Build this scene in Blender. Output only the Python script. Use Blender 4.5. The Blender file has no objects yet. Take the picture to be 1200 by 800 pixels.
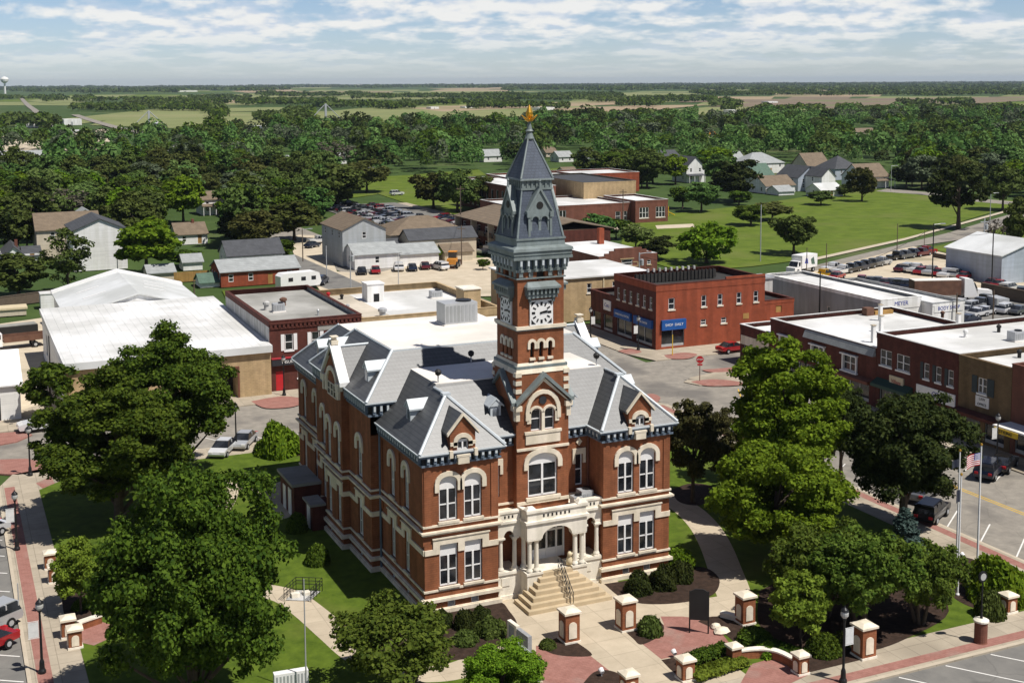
import bpy, math, random
import numpy as np
from mathutils import Vector, Matrix
R_ = math.radians
SC = bpy.context.scene
COL = SC.collection

# ------------------------------------------------------------------ camera
FPX, PPY = 1489.31, 252.18           # focal length and principal row for a 1200 px wide frame
ROLL, PITCH, HEAD = -0.00488, 0.104853, 0.424493
CAM = np.array([-29.5516, -80.4490, 37.1098])
_fw = np.array([math.sin(HEAD)*math.cos(PITCH), math.cos(HEAD)*math.cos(PITCH), -math.sin(PITCH)])
_r = np.array([math.cos(HEAD), -math.sin(HEAD), 0.0]); _u = np.cross(_r, _fw)
_c, _s = math.cos(ROLL), math.sin(ROLL)
_r, _u = _c*_r+_s*_u, -_s*_r+_c*_u
cd = bpy.data.cameras.new('camera'); cam = bpy.data.objects.new('camera', cd); COL.objects.link(cam)
cam.matrix_world = Matrix(((_r[0], _u[0], -_fw[0], CAM[0]), (_r[1], _u[1], -_fw[1], CAM[1]), (_r[2], _u[2], -_fw[2], CAM[2]), (0, 0, 0, 1)))
cd.sensor_width = 36; cd.lens = FPX/1200*36; cd.shift_y = -(400-PPY)/1200
cd.clip_start = 1; cd.clip_end = 60000
SC.camera = cam

def at(px, py, z=0.0):
    d = _fw*FPX+_r*(px-600)+_u*(PPY-py); t = (z-CAM[2])/d[2]; q = CAM+d*t
    return float(q[0]), float(q[1])
def proj(x, y, z=0.0):
    d = np.array([x, y, z])-CAM; w = d@_fw
    return 600+FPX*(d@_r)/w, PPY-FPX*(d@_u)/w, w
def hgt(px, py, ytop):
    x, y = at(px, py); lo, hi = 0.0, 120.0
    for _ in range(40):
        m = (lo+hi)/2
        if proj(x, y, m)[1] > ytop: lo = m
        else: hi = m
    return lo

# ------------------------------------------------------------------ sky, sun, exposure
SUN_AZ = math.atan2(-0.85, 0.53)       # direction towards the sun in plan
SUN_EL = R_(60)
W = bpy.data.worlds.new('World'); SC.world = W; W.use_nodes = True
nt = W.node_tree; nt.nodes.clear()
def N(t, k, **kw):
    n = t.nodes.new(k)
    for a, b in kw.items(): setattr(n, a, b)
    return n
def math_n(t, op, a, b=None, c=None):
    n = N(t, 'ShaderNodeMath', operation=op)
    for i, v in enumerate((a, b, c)):
        if v is None: continue
        if isinstance(v, (int, float)): n.inputs[i].default_value = v
        else: t.links.new(v, n.inputs[i])
    return n.outputs[0]
sky = N(nt, 'ShaderNodeTexSky', sky_type='NISHITA'); sky.sun_disc = False
sky.sun_elevation = SUN_EL; sky.sun_rotation = math.pi/2-SUN_AZ
sky.altitude = 300; sky.air_density = 1.0; sky.dust_density = 0.4; sky.ozone_density = 1.0
tc = N(nt, 'ShaderNodeTexCoord'); sep = N(nt, 'ShaderNodeSeparateXYZ'); nt.links.new(tc.outputs['Generated'], sep.inputs[0])
# clouds: a layer of cumulus seen in the direction of view, coordinates (bearing / height, log height)
az = math_n(nt, 'ARCTAN2', sep.outputs[0], sep.outputs[1])
el = math_n(nt, 'ADD', math_n(nt, 'MAXIMUM', sep.outputs[2], 0.0), 0.016)
lg = math_n(nt, 'LOGARITHM', el, 2.718)
cx = math_n(nt, 'SUBTRACT', az, 0.42)
def ramp(t, fac, stops, interp='LINEAR'):
    r = N(t, 'ShaderNodeValToRGB'); r.color_ramp.interpolation = interp; e = r.color_ramp.elements
    while len(e) < len(stops): e.new(0.5)
    for i, (p, c) in enumerate(stops): e[i].position = p; e[i].color = (*c, 1) if len(c) == 3 else c
    t.links.new(fac, r.inputs[0]); return r.outputs[0]
def cloud_noise(dz, sx, sy, detail, seed, rough=0.55):
    cmb = N(nt, 'ShaderNodeCombineXYZ')
    nt.links.new(math_n(nt, 'MULTIPLY', cx, sx), cmb.inputs[0])
    nt.links.new(math_n(nt, 'MULTIPLY', math_n(nt, 'ADD', lg, dz), sy), cmb.inputs[1])
    cmb.inputs[2].default_value = seed
    n = N(nt, 'ShaderNodeTexNoise'); n.inputs['Scale'].default_value = 1; n.inputs['Detail'].default_value = detail
    n.inputs['Roughness'].default_value = rough; nt.links.new(cmb.outputs[0], n.inputs['Vector']); return n.outputs[0]
def cloud(dz):
    big = cloud_noise(dz, 19.0, 4.4, 3, 3.7, 0.5); fine = cloud_noise(dz, 75.0, 12.0, 5, 9.1, 0.6)
    return math_n(nt, 'ADD', big, math_n(nt, 'MULTIPLY', math_n(nt, 'SUBTRACT', fine, 0.5), 0.34))
d0 = cloud(0.0); d1 = cloud(-0.09)
cover = ramp(nt, d0, [(0.38, (0, 0, 0)), (0.47, (0.5, 0.5, 0.5)), (0.57, (1, 1, 1))])
lit = ramp(nt, math_n(nt, 'SUBTRACT', math_n(nt, 'ADD', d1, 0.5), d0), [(0.42, (1.0, 0.985, 0.95)), (0.50, (0.90, 0.91, 0.92)), (0.60, (0.66, 0.74, 0.86))])
lit_flip = lit
hz = ramp(nt, sep.outputs[2], [(0.0, (0.0, 0.0, 0.0)), (0.012, (0.25, 0.25, 0.25)), (0.04, (0.95, 0.95, 0.95))])
cov = math_n(nt, 'MULTIPLY', math_n(nt, 'MULTIPLY', cover, hz), 0.92)
hi = ramp(nt, sep.outputs[2], [(0.10, (1, 1, 1)), (0.30, (0.12, 0.12, 0.12))])
cov = math_n(nt, 'MULTIPLY', cov, hi)
bg1 = N(nt, 'ShaderNodeBackground'); nt.links.new(ramp(nt, sep.outputs[2], [(0.0, (0.11,)*3), (0.06, (0.092,)*3), (0.3, (0.040,)*3)]), bg1.inputs[1])
hs = N(nt, 'ShaderNodeMix', data_type='RGBA', blend_type='MULTIPLY'); hs.inputs[0].default_value = 1; hs.inputs[7].default_value = (0.70, 0.82, 1.12, 1); nt.links.new(sky.outputs[0], hs.inputs[6])
nt.links.new(hs.outputs[2], bg1.inputs[0])
bg2 = N(nt, 'ShaderNodeBackground'); bg2.inputs[1].default_value = 0.86; nt.links.new(lit, bg2.inputs[0])
mx = N(nt, 'ShaderNodeMixShader'); nt.links.new(cov, mx.inputs[0]); nt.links.new(bg1.outputs[0], mx.inputs[1]); nt.links.new(bg2.outputs[0], mx.inputs[2])
wo = N(nt, 'ShaderNodeOutputWorld'); nt.links.new(mx.outputs[0], wo.inputs[0])
sd = bpy.data.lights.new('sun', 'SUN'); sd.energy = 5.0; sd.angle = R_(0.5); sd.color = (1, 0.955, 0.89)
so = bpy.data.objects.new('sun', sd); COL.objects.link(so)
sdir = Vector((math.cos(SUN_AZ)*math.cos(SUN_EL), math.sin(SUN_AZ)*math.cos(SUN_EL), math.sin(SUN_EL)))
so.rotation_euler = sdir.to_track_quat('Z', 'Y').to_euler(); so.location = (60, -90, 150)
vs = SC.view_settings; vs.view_transform = 'Standard'; vs.look = 'None'; vs.exposure = 0.12; vs.gamma = 1; vs.use_curve_mapping = False
SC.cycles.max_bounces = 6; SC.cycles.transparent_max_bounces = 4; SC.cycles.volume_bounces = 0
SC.cycles.caustics_reflective = False; SC.cycles.caustics_refractive = False

# ------------------------------------------------------------------ materials
def mat(name, col, rough=0.8, var=0.18, scale=0.6, bump=0.0, metal=0.0, rows=None, col2=None, mix=None, spec=0.3, stain=0.0, detail=6, streak=0.0, gridxy=None):
    m = bpy.data.materials.new(name); m.use_nodes = True; t = m.node_tree; b = t.nodes['Principled BSDF']
    b.inputs['Roughness'].default_value = rough; b.inputs['Metallic'].default_value = metal; b.inputs['Specular IOR Level'].default_value = spec
    tx = N(t, 'ShaderNodeTexCoord')
    n = N(t, 'ShaderNodeTexNoise'); n.inputs['Scale'].default_value = scale; n.inputs['Detail'].default_value = detail; n.inputs['Roughness'].default_value = 0.65
    t.links.new(tx.outputs['Object'], n.inputs['Vector'])
    lo = [max(0, c*(1-var)) for c in col]; hi2 = [c*(1+var) for c in (col2 or col)]
    c = ramp(t, n.outputs[0], [(0.3, lo), (0.7, hi2)])
    if rows:      # courses of brick, slate or siding: (row height, unit width, mortar share, line darkness)
        mp = N(t, 'ShaderNodeSeparateXYZ'); t.links.new(tx.outputs['Object'], mp.inputs[0])
        cb = N(t, 'ShaderNodeCombineXYZ'); t.links.new(math_n(t, 'ADD', mp.outputs[0], mp.outputs[1]), cb.inputs[0]); t.links.new(mp.outputs[2], cb.inputs[1])
        br = N(t, 'ShaderNodeTexBrick'); t.links.new(cb.outputs[0], br.inputs['Vector'])
        br.inputs['Scale'].default_value = 1; br.inputs['Row Height'].default_value = rows[0]; br.inputs['Brick Width'].default_value = rows[1]
        br.inputs['Mortar Size'].default_value = rows[2]; br.inputs['Mortar Smooth'].default_value = 0.3
        br.inputs['Color1'].default_value = (1, 1, 1, 1); br.inputs['Color2'].default_value = (0.88, 0.88, 0.88, 1); br.inputs['Mortar'].default_value = (rows[3],)*3+(1,)
        mm = N(t, 'ShaderNodeMix', data_type='RGBA', blend_type='MULTIPLY'); mm.inputs[0].default_value = 1
        t.links.new(c, mm.inputs[6]); t.links.new(br.outputs[0], mm.inputs[7]); c = mm.outputs[2]
    if gridxy:
        br = N(t, 'ShaderNodeTexBrick'); t.links.new(tx.outputs['Object'], br.inputs['Vector']); br.inputs['Scale'].default_value = 1; br.inputs['Brick Width'].default_value = gridxy[0]; br.inputs['Row Height'].default_value = gridxy[1]
        br.inputs['Mortar Size'].default_value = gridxy[2]; br.inputs['Color1'].default_value = (1, 1, 1, 1); br.inputs['Color2'].default_value = (0.95, 0.95, 0.95, 1); br.inputs['Mortar'].default_value = (gridxy[3],)*3+(1,)
        mm = N(t, 'ShaderNodeMix', data_type='RGBA', blend_type='MULTIPLY'); mm.inputs[0].default_value = 1; t.links.new(c, mm.inputs[6]); t.links.new(br.outputs[0], mm.inputs[7]); c = mm.outputs[2]
    if stain or streak:
        n2 = N(t, 'ShaderNodeTexNoise'); n2.inputs['Scale'].default_value = 0.12 if not streak else 1.0; n2.inputs['Detail'].default_value = 5
        if streak:
            mpp = N(t, 'ShaderNodeMapping'); mpp.inputs['Scale'].default_value = (1.2, 1.2, 0.12); t.links.new(tx.outputs['Object'], mpp.inputs[0]); t.links.new(mpp.outputs[0], n2.inputs['Vector'])
        else: t.links.new(tx.outputs['Object'], n2.inputs['Vector'])
        k = 1-max(stain, streak)
        s = ramp(t, n2.outputs[0], [(0.42, (k, k, k*0.97)), (0.6, (1, 1, 1))])
        mm = N(t, 'ShaderNodeMix', data_type='RGBA', blend_type='MULTIPLY'); mm.inputs[0].default_value = 1
        t.links.new(c, mm.inputs[6]); t.links.new(s, mm.inputs[7]); c = mm.outputs[2]
    t.links.new(c, b.inputs['Base Color'])
    if bump:
        bp = N(t, 'ShaderNodeBump'); bp.inputs['Strength'].default_value = bump; bp.inputs['Distance'].default_value = 0.05
        t.links.new(n.outputs[0], bp.inputs['Height']); t.links.new(bp.outputs[0], b.inputs['Normal'])
    return m
M = {}
M['brick'] = mat('brick', (0.30, 0.108, 0.048), 0.85, 0.22, 1.3, rows=(0.16, 0.45, 0.02, 0.75), streak=0.22)
M['brick_dark'] = mat('brick_dark', (0.115, 0.034, 0.024), 0.85, 0.25, 1.2, rows=(0.16, 0.45, 0.02, 0.75), streak=0.2)
M['brick_red'] = mat('brick_red', (0.32, 0.075, 0.034), 0.85, 0.18, 0.8, rows=(0.16, 0.45, 0.02, 0.8), streak=0.2)
M['brick_brown'] = mat('brick_brown', (0.19, 0.075, 0.05), 0.85, 0.2, 0.8, rows=(0.16, 0.45, 0.02, 0.8), streak=0.15)
M['brick_tan'] = mat('brick_tan', (0.50, 0.36, 0.20), 0.85, 0.15, 0.9, rows=(0.2, 0.5, 0.02, 0.75), streak=0.15)
M['brick_olive'] = mat('brick_olive', (0.19, 0.125, 0.062), 0.85, 0.2, 1.2, rows=(0.16, 0.45, 0.02, 0.75), streak=0.2)
M['stone'] = mat('stone', (0.78, 0.69, 0.55), 0.75, 0.1, 2.0, streak=0.16)
M['cream'] = mat('cream', (0.83, 0.77, 0.66), 0.65, 0.08, 1.5, streak=0.18)
M['slate'] = mat('slate', (0.078, 0.08, 0.08), 0.45, 0.25, 1.6, rows=(0.24, 0.3, 0.025, 0.5), bump=0.12, spec=0.75)
M['slate_blue'] = mat('slate_blue', (0.078, 0.094, 0.125), 0.55, 0.18, 2.0, rows=(0.2, 0.3, 0.02, 0.65))
M['metal_grey'] = mat('metal_grey', (0.20, 0.235, 0.235), 0.5, 0.14, 2.5, metal=0.0, spec=0.4, streak=0.2)
M['ridge_metal'] = mat('ridge_metal', (0.52, 0.56, 0.58), 0.4, 0.08, 2.0)
M['cornice_blue'] = mat('cornice_blue', (0.12, 0.155, 0.20), 0.55, 0.18, 2.0)
M['roof_white'] = mat('roof_white', (0.86, 0.81, 0.75), 0.7, 0.07, 0.3, stain=0.2, gridxy=(3.2, 1.6, 0.05, 0.93))
M['roof_bright'] = mat('roof_bright', (0.76, 0.755, 0.74), 0.6, 0.07, 0.35, stain=0.26, gridxy=(6.0, 1.9, 0.05, 0.9))
M['roof_metal_white'] = mat('roof_metal_white', (0.66, 0.67, 0.66), 0.5, 0.07, 0.4, stain=0.22)
M['roof_grey'] = mat('roof_grey', (0.40, 0.39, 0.36), 0.85, 0.14, 0.3, stain=0.34, gridxy=(9.0, 1.0, 0.05, 0.85))
M['roof_tan'] = mat('roof_tan', (0.55, 0.49, 0.40), 0.85, 0.14, 0.3, stain=0.25)
M['roof_tar'] = mat('roof_tar', (0.045, 0.042, 0.04), 0.85, 0.25, 0.4, stain=0.3)
M['shingle_grey'] = mat('shingle_grey', (0.34, 0.355, 0.35), 0.85, 0.15, 0.8, rows=(0.25, 0.6, 0.03, 0.75))
M['shingle_dark'] = mat('shingle_dark', (0.075, 0.078, 0.085), 0.85, 0.2, 0.8, rows=(0.25, 0.6, 0.03, 0.75))
M['shingle_brown'] = mat('shingle_brown', (0.19, 0.145, 0.10), 0.85, 0.18, 0.8, rows=(0.25, 0.6, 0.03, 0.75))
M['shingle_green'] = mat('shingle_green', (0.10, 0.16, 0.12), 0.85, 0.18, 0.8, rows=(0.25, 0.6, 0.03, 0.75))
M['siding_white'] = mat('siding_white', (0.86, 0.85, 0.83), 0.6, 0.05, 0.8, rows=(0.22, 6, 0.02, 0.8), streak=0.1)
M['siding_cream'] = mat('siding_cream', (0.62, 0.54, 0.42), 0.6, 0.06, 0.8, rows=(0.22, 6, 0.02, 0.8), streak=0.1)
M['siding_grey'] = mat('siding_grey', (0.42, 0.44, 0.45), 0.6, 0.06, 0.8, rows=(0.22, 6, 0.02, 0.8), streak=0.1)
M['siding_blue'] = mat('siding_blue', (0.42, 0.47, 0.54), 0.55, 0.06, 0.8, rows=(0.22, 6, 0.02, 0.8), streak=0.1)
M['wall_grey'] = mat('wall_grey', (0.32, 0.33, 0.34), 0.8, 0.08, 0.5, streak=0.15)
M['wall_white'] = mat('wall_white', (0.82, 0.81, 0.79), 0.75, 0.06, 0.5, streak=0.18)
M['wall_shabby'] = mat('wall_shabby', (0.50, 0.49, 0.47), 0.85, 0.14, 1.0, streak=0.3)
M['white'] = mat('white', (0.78, 0.77, 0.75), 0.45, 0.04, 2.0)
M['black'] = mat('black', (0.012, 0.012, 0.013), 0.45, 0.1, 2.0)
M['dark'] = mat('dark', (0.02, 0.019, 0.018), 0.6, 0.2, 1.0)
M['shutter'] = mat('shutter', (0.03, 0.045, 0.05), 0.6, 0.15, 2.0)
M['gold'] = mat('gold', (0.75, 0.42, 0.06), 0.32, 0.12, 3.0, metal=0.85)
M['galv'] = mat('galv', (0.45, 0.46, 0.47), 0.45, 0.12, 2.0, metal=0.3)
M['red_paint'] = mat('red_paint', (0.45, 0.02, 0.025), 0.5, 0.1, 2.0)
M['blue_awning'] = mat('blue_awning', (0.014, 0.085, 0.30), 0.6, 0.12, 2.0)
M['green_awning'] = mat('green_awning', (0.02, 0.055, 0.04), 0.6, 0.12, 2.0)
M['wood'] = mat('wood', (0.38, 0.22, 0.07), 0.8, 0.2, 1.0, streak=0.2)
M['pole_wood'] = mat('pole_wood', (0.12, 0.09, 0.065), 0.85, 0.2, 3.0)
M['yellow'] = mat('yellow', (0.75, 0.5, 0.03), 0.5, 0.08, 2.0)
M['orange'] = mat('orange', (0.6, 0.25, 0.04), 0.5, 0.15, 2.0)
M['bark'] = mat('bark', (0.075, 0.055, 0.04), 0.9, 0.3, 3.0, bump=0.4)
M['rust'] = mat('rust', (0.14, 0.07, 0.045), 0.8, 0.3, 1.0)
M['text_blue'] = mat('text_blue', (0.03, 0.05, 0.30), 0.5, 0.05, 2.0)
M['text_dark'] = mat('text_dark', (0.03, 0.03, 0.035), 0.5, 0.05, 2.0)
M['text_red'] = mat('text_red', (0.35, 0.03, 0.04), 0.5, 0.05, 2.0)
M['sign_cream'] = mat('sign_cream', (0.62, 0.52, 0.34), 0.5, 0.08, 2.0)
M['concrete'] = mat('concrete', (0.52, 0.44, 0.33), 0.85, 0.1, 0.5, stain=0.16)
M['step_stone'] = mat('step_stone', (0.50, 0.40, 0.26), 0.8, 0.12, 1.0, stain=0.2)
M['granite'] = mat('granite', (0.30, 0.31, 0.32), 0.5, 0.2, 6.0)
def glass_mat(name, col, rough=0.12):
    m = bpy.data.materials.new(name); m.use_nodes = True; t = m.node_tree; b = t.nodes['Principled BSDF']
    tx = N(t, 'ShaderNodeTexCoord'); n = N(t, 'ShaderNodeTexNoise'); n.inputs['Scale'].default_value = 0.9; t.links.new(tx.outputs['Object'], n.inputs['Vector'])
    t.links.new(ramp(t, n.outputs[0], [(0.4, [c*0.6 for c in col]), (0.62, [c*1.6 for c in col])]), b.inputs['Base Color'])
    b.inputs['Roughness'].default_value = rough; b.inputs['Specular IOR Level'].default_value = 0.6
    return m
M['glass'] = glass_mat('glass', (0.018, 0.02, 0.024))
M['glass_pale'] = glass_mat('glass_pale', (0.16, 0.18, 0.21), 0.25)

def leaf_mat(name, dark, light, trans=0.22, objvar=0.1):
    m = bpy.data.materials.new(name); m.use_nodes = True; t = m.node_tree; b = t.nodes['Principled BSDF']
    b.inputs['Roughness'].default_value = 0.7; b.inputs['Specular IOR Level'].default_value = 0.08
    g = N(t, 'ShaderNodeNewGeometry'); oi = N(t, 'ShaderNodeObjectInfo')
    c = ramp(t, g.outputs['Random Per Island'], [(0.0, dark), (1.0, light)])
    h = N(t, 'ShaderNodeHueSaturation'); t.links.new(c, h.inputs['Color'])
    t.links.new(math_n(t, 'MULTIPLY_ADD', oi.outputs['Random'], 0.05*objvar/0.2, 0.5-0.025*objvar/0.2), h.inputs['Hue'])
    t.links.new(math_n(t, 'MULTIPLY_ADD', oi.outputs['Random'], 2.4*objvar, 1-1.2*objvar), h.inputs['Value'])
    t.links.new(h.outputs[0], b.inputs['Base Color'])
    tr = N(t, 'ShaderNodeBsdfTranslucent'); hs2 = N(t, 'ShaderNodeHueSaturation'); hs2.inputs['Value'].default_value = 1.3; hs2.inputs['Hue'].default_value = 0.485
    t.links.new(h.outputs[0], hs2.inputs['Color']); t.links.new(hs2.outputs[0], tr.inputs[0])
    mxs = N(t, 'ShaderNodeMixShader'); mxs.inputs[0].default_value = trans
    t.links.new(b.outputs[0], mxs.inputs[1]); t.links.new(tr.outputs[0], mxs.inputs[2]); t.links.new(mxs.outputs[0], t.nodes['Material Output'].inputs[0])
    return m
M['leaf'] = leaf_mat('leaf', (0.022, 0.048, 0.005), (0.095, 0.145, 0.014))
M['leaf_light'] = leaf_mat('leaf_light', (0.058, 0.115, 0.006), (0.175, 0.27, 0.018), 0.28)
M['leaf_dark'] = leaf_mat('leaf_dark', (0.014, 0.024, 0.005), (0.046, 0.058, 0.012), 0.12)
M['leaf_bronze'] = leaf_mat('leaf_bronze', (0.030, 0.032, 0.010), (0.085, 0.078, 0.025), 0.15)
M['leaf_olive'] = leaf_mat('leaf_olive', (0.035, 0.055, 0.010), (0.105, 0.14, 0.03), 0.2)
M['leaf_silver'] = leaf_mat('leaf_silver', (0.06, 0.085, 0.045), (0.13, 0.16, 0.09), 0.2)
M['leaf_spruce'] = leaf_mat('leaf_spruce', (0.03, 0.055, 0.045), (0.065, 0.095, 0.08), 0.08)
M['leaf_far'] = leaf_mat('leaf_far', (0.044, 0.070, 0.015), (0.108, 0.145, 0.034), 0.22, 0.4)
M['leaf_spread'] = leaf_mat('leaf_spread', (0.040, 0.070, 0.008), (0.125, 0.170, 0.024), 0.28)
M['leaf_mid'] = leaf_mat('leaf_mid', (0.068, 0.096, 0.023), (0.140, 0.176, 0.047), 0.25, 0.4)
M['leaf_yellow'] = leaf_mat('leaf_yellow', (0.09, 0.14, 0.015), (0.2, 0.27, 0.03), 0.28)
M['leaf_bare'] = leaf_mat('leaf_bare', (0.07, 0.06, 0.045), (0.13, 0.115, 0.085), 0.1)

# ------------------------------------------------------------------ geometry helpers
class Fr:      # a wall plane: a along the wall, d outwards, z up
    def __init__(s, o, u, n): s.o, s.u, s.n = o, u, n
    def p(s, a, d, z): return (s.o[0]+s.u[0]*a+s.n[0]*d, s.o[1]+s.u[1]*a+s.n[1]*d, z)
def south(x, y): return Fr((x, y), (1, 0), (0, -1))
def west(x, y): return Fr((x, y), (0, -1), (-1, 0))
def east(x, y): return Fr((x, y), (0, 1), (1, 0))
def north(x, y): return Fr((x, y), (-1, 0), (0, 1))
class MB:
    def __init__(s): s.v, s.f, s.m = [], [], []
    def quad(s, pts, m=0):
        b = len(s.v); s.v += [tuple(p) for p in pts]; s.f.append(tuple(range(b, b+len(pts)))); s.m.append(m)
    def box(s, x0, y0, z0, x1, y1, z1, m=0, skip=''):
        s.hexa([(x0, y0, z0), (x1, y0, z0), (x1, y1, z0), (x0, y1, z0)], [(x0, y0, z1), (x1, y0, z1), (x1, y1, z1), (x0, y1, z1)], m)
        return s
    def hexa(s, lo, hi, m=0):
        b = len(s.v); k = len(lo); s.v += [tuple(p) for p in lo]+[tuple(p) for p in hi]
        s.f.append(tuple(range(b+k-1, b-1, -1))); s.f.append(tuple(range(b+k, b+2*k))); s.m += [m, m]
        for i in range(k):
            j = (i+1) % k; s.f.append((b+i, b+j, b+k+j, b+k+i)); s.m.append(m)
    def fbox(s, fr, a0, a1, d0, d1, z0, z1, m=0):
        s.hexa([fr.p(a0, d1, z0), fr.p(a1, d1, z0), fr.p(a1, d0, z0), fr.p(a0, d0, z0)], [fr.p(a0, d1, z1), fr.p(a1, d1, z1), fr.p(a1, d0, z1), fr.p(a0, d0, z1)], m)
    def fpoly(s, fr, pts, d0, d1, m=0):      # outline in the wall plane given depth (anticlockwise seen from outside)
        b = len(s.v); k = len(pts)
        s.v += [fr.p(a, d1, z) for a, z in pts]+[fr.p(a, d0, z) for a, z in pts]
        s.f.append(tuple(range(b, b+k))); s.f.append(tuple(range(b+2*k-1, b+k-1, -1))); s.m += [m, m]
        for i in range(k):
            j = (i+1) % k; s.f.append((b+j, b+i, b+k+i, b+k+j)); s.m.append(m)
    def wall(s, fr, a0, a1, z0, z1, holes=(), depth=0.25, m=0):
        A = sorted({a0, a1, *[v for h in holes for v in h[:2]]}); Z = sorted({z0, z1, *[v for h in holes for v in h[2:4]]})
        for i in range(len(A)-1):
            for j in range(len(Z)-1):
                ca, cz = (A[i]+A[i+1])/2, (Z[j]+Z[j+1])/2
                if any(h[0] < ca < h[1] and h[2] < cz < h[3] for h in holes): continue
                s.quad([fr.p(A[i], 0, Z[j]), fr.p(A[i+1], 0, Z[j]), fr.p(A[i+1], 0, Z[j+1]), fr.p(A[i], 0, Z[j+1])], m)
        for h in holes:
            b0, b1, c0, c1 = h[:4]
            for q in (((b0, c0), (b0, c1)), ((b1, c1), (b1, c0)), ((b0, c1), (b1, c1)), ((b1, c0), (b0, c0))):
                s.quad([fr.p(q[0][0], 0, q[0][1]), fr.p(q[1][0], 0, q[1][1]), fr.p(q[1][0], -depth, q[1][1]), fr.p(q[0][0], -depth, q[0][1])], m)
    def tube(s, p0, p1, r0, r1=None, n=10, m=0, caps=True):
        r1 = r0 if r1 is None else r1; p0, p1 = Vector(p0), Vector(p1); d = (p1-p0).normalized()
        x = d.orthogonal().normalized(); y = d.cross(x); b = len(s.v)
        for p, r in ((p0, r0), (p1, r1)):
            for i in range(n):
                t = 2*math.pi*i/n; s.v.append(tuple(p+x*(r*math.cos(t))+y*(r*math.sin(t))))
        for i in range(n):
            j = (i+1) % n; s.f.append((b+i, b+j, b+n+j, b+n+i)); s.m.append(m)
        if caps: s.f += [tuple(range(b+n-1, b-1, -1)), tuple(range(b+n, b+2*n))]; s.m += [m, m]
        return s
    def lathe(s, prof, c=(0, 0), n=14, m=0):   # prof: (radius, z) from bottom to top
        b = len(s.v)
        for r, z in prof:
            for i in range(n):
                t = 2*math.pi*i/n; s.v.append((c[0]+r*math.cos(t), c[1]+r*math.sin(t), z))
        for k in range(len(prof)-1):
            for i in range(n):
                j = (i+1) % n; s.f.append((b+k*n+i, b+k*n+j, b+(k+1)*n+j, b+(k+1)*n+i)); s.m.append(m)
        s.f += [tuple(range(b+n-1, b-1, -1)), tuple(range(b+(len(prof)-1)*n, b+len(prof)*n))]; s.m += [m, m]
        return s
    def ring(s, poly, z0, z1, p0, p1, m=0, only=None):   # band round an outline (anticlockwise), from offset p0 to p1
        k = len(poly); dirs = []
        for i in range(k):
            a, b = poly[i], poly[(i+1) % k]; l = math.hypot(b[0]-a[0], b[1]-a[1]); dirs.append(((b[1]-a[1])/l, -(b[0]-a[0])/l))
        def off(i, p):
            n0, n1 = dirs[i-1], dirs[i]; q = p/(1+n0[0]*n1[0]+n0[1]*n1[1]); return (poly[i][0]+(n0[0]+n1[0])*q, poly[i][1]+(n0[1]+n1[1])*q)
        for i in range(k):
            if only is not None and i not in only: continue
            j = (i+1) % k; a0, a1, b0, b1 = off(i, p0), off(i, p1), off(j, p0), off(j, p1)
            s.quad([(*a1, z0), (*b1, z0), (*b1, z1), (*a1, z1)], m); s.quad([(*a1, z1), (*b1, z1), (*b0, z1), (*a0, z1)], m); s.quad([(*a0, z0), (*b0, z0), (*b1, z0), (*a1, z0)], m)
    def hood(s, fr, a0, a1, zs, rise, t=0.3, leg=0.5, d=0.12, m=0, d0=-0.2, n=10):
        c = (a0+a1)/2; h = (a1-a0)/2
        inn = [(c+h*math.cos(math.pi*i/n), zs+rise*math.sin(math.pi*i/n)) for i in range(n+1)]
        out = [(c+(h+t)*math.cos(math.pi*i/n), zs+(rise+t)*math.sin(math.pi*i/n)) for i in range(n+1)]
        for i in range(n):
            s.fpoly(fr, [out[i], out[i+1], inn[i+1], inn[i]], d0, d, m)
        s.fpoly(fr, [(a0-t, zs-leg), (a0, zs-leg), (a0, zs), (a0-t, zs)], 0.0, d, m); s.fpoly(fr, [(a1, zs-leg), (a1+t, zs-leg), (a1+t, zs), (a1, zs)], 0.0, d, m)
    def build(s, name, mats, parent=None, loc=None, rot=None, smooth=False):
        me = bpy.data.meshes.new(name); me.from_pydata(s.v, [], s.f)
        ms = mats if isinstance(mats, (list, tuple)) else [mats]
        for x in ms: me.materials.append(M[x] if isinstance(x, str) else x)
        if len(ms) > 1: me.polygons.foreach_set('material_index', s.m)
        if smooth: me.polygons.foreach_set('use_smooth', [True]*len(me.polygons))
        me.update(); o = bpy.data.objects.new(name, me); COL.objects.link(o)
        if parent is not None: o.parent = parent
        if loc is not None: o.location = loc
        if rot is not None: o.rotation_euler = (0, 0, rot)
        return o
def tag(o, label=None, cat=None, group=None, kind=None):
    if label: o['label'] = label
    if cat: o['category'] = cat
    if group: o['group'] = group
    if kind: o['kind'] = kind
    return o
def thing(name, label, cat, loc=(0, 0, 0), rot=0.0, group=None):
    o = bpy.data.objects.new(name, None); o.empty_display_size = 0.3; COL.objects.link(o); o.location = loc; o.rotation_euler = (0, 0, rot)
    return tag(o, label, cat, group)
def copy_tree(o, parent=None):
    c = o.copy(); COL.objects.link(c)
    if parent is not None: c.parent = parent
    for ch in list(o.children): copy_tree(ch, c)
    return c
def text(body, size, m, parent, p, ex=0.012, rot=(0, 0, 0), align='CENTER', name='lettering'):
    cu = bpy.data.curves.new(name, 'FONT'); cu.body = body; cu.size = size; cu.extrude = ex; cu.align_x = align; cu.align_y = 'CENTER'; cu.resolution_u = 3
    tmp = bpy.data.objects.new(name, cu); COL.objects.link(tmp); me = bpy.data.meshes.new_from_object(tmp.evaluated_get(bpy.context.evaluated_depsgraph_get())); bpy.data.objects.remove(tmp)
    me.name = name; me.materials.clear(); me.materials.append(M[m]); o = bpy.data.objects.new(name, me); COL.objects.link(o); o.parent = parent; o.location = p; o.rotation_euler = rot
    return o
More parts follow.
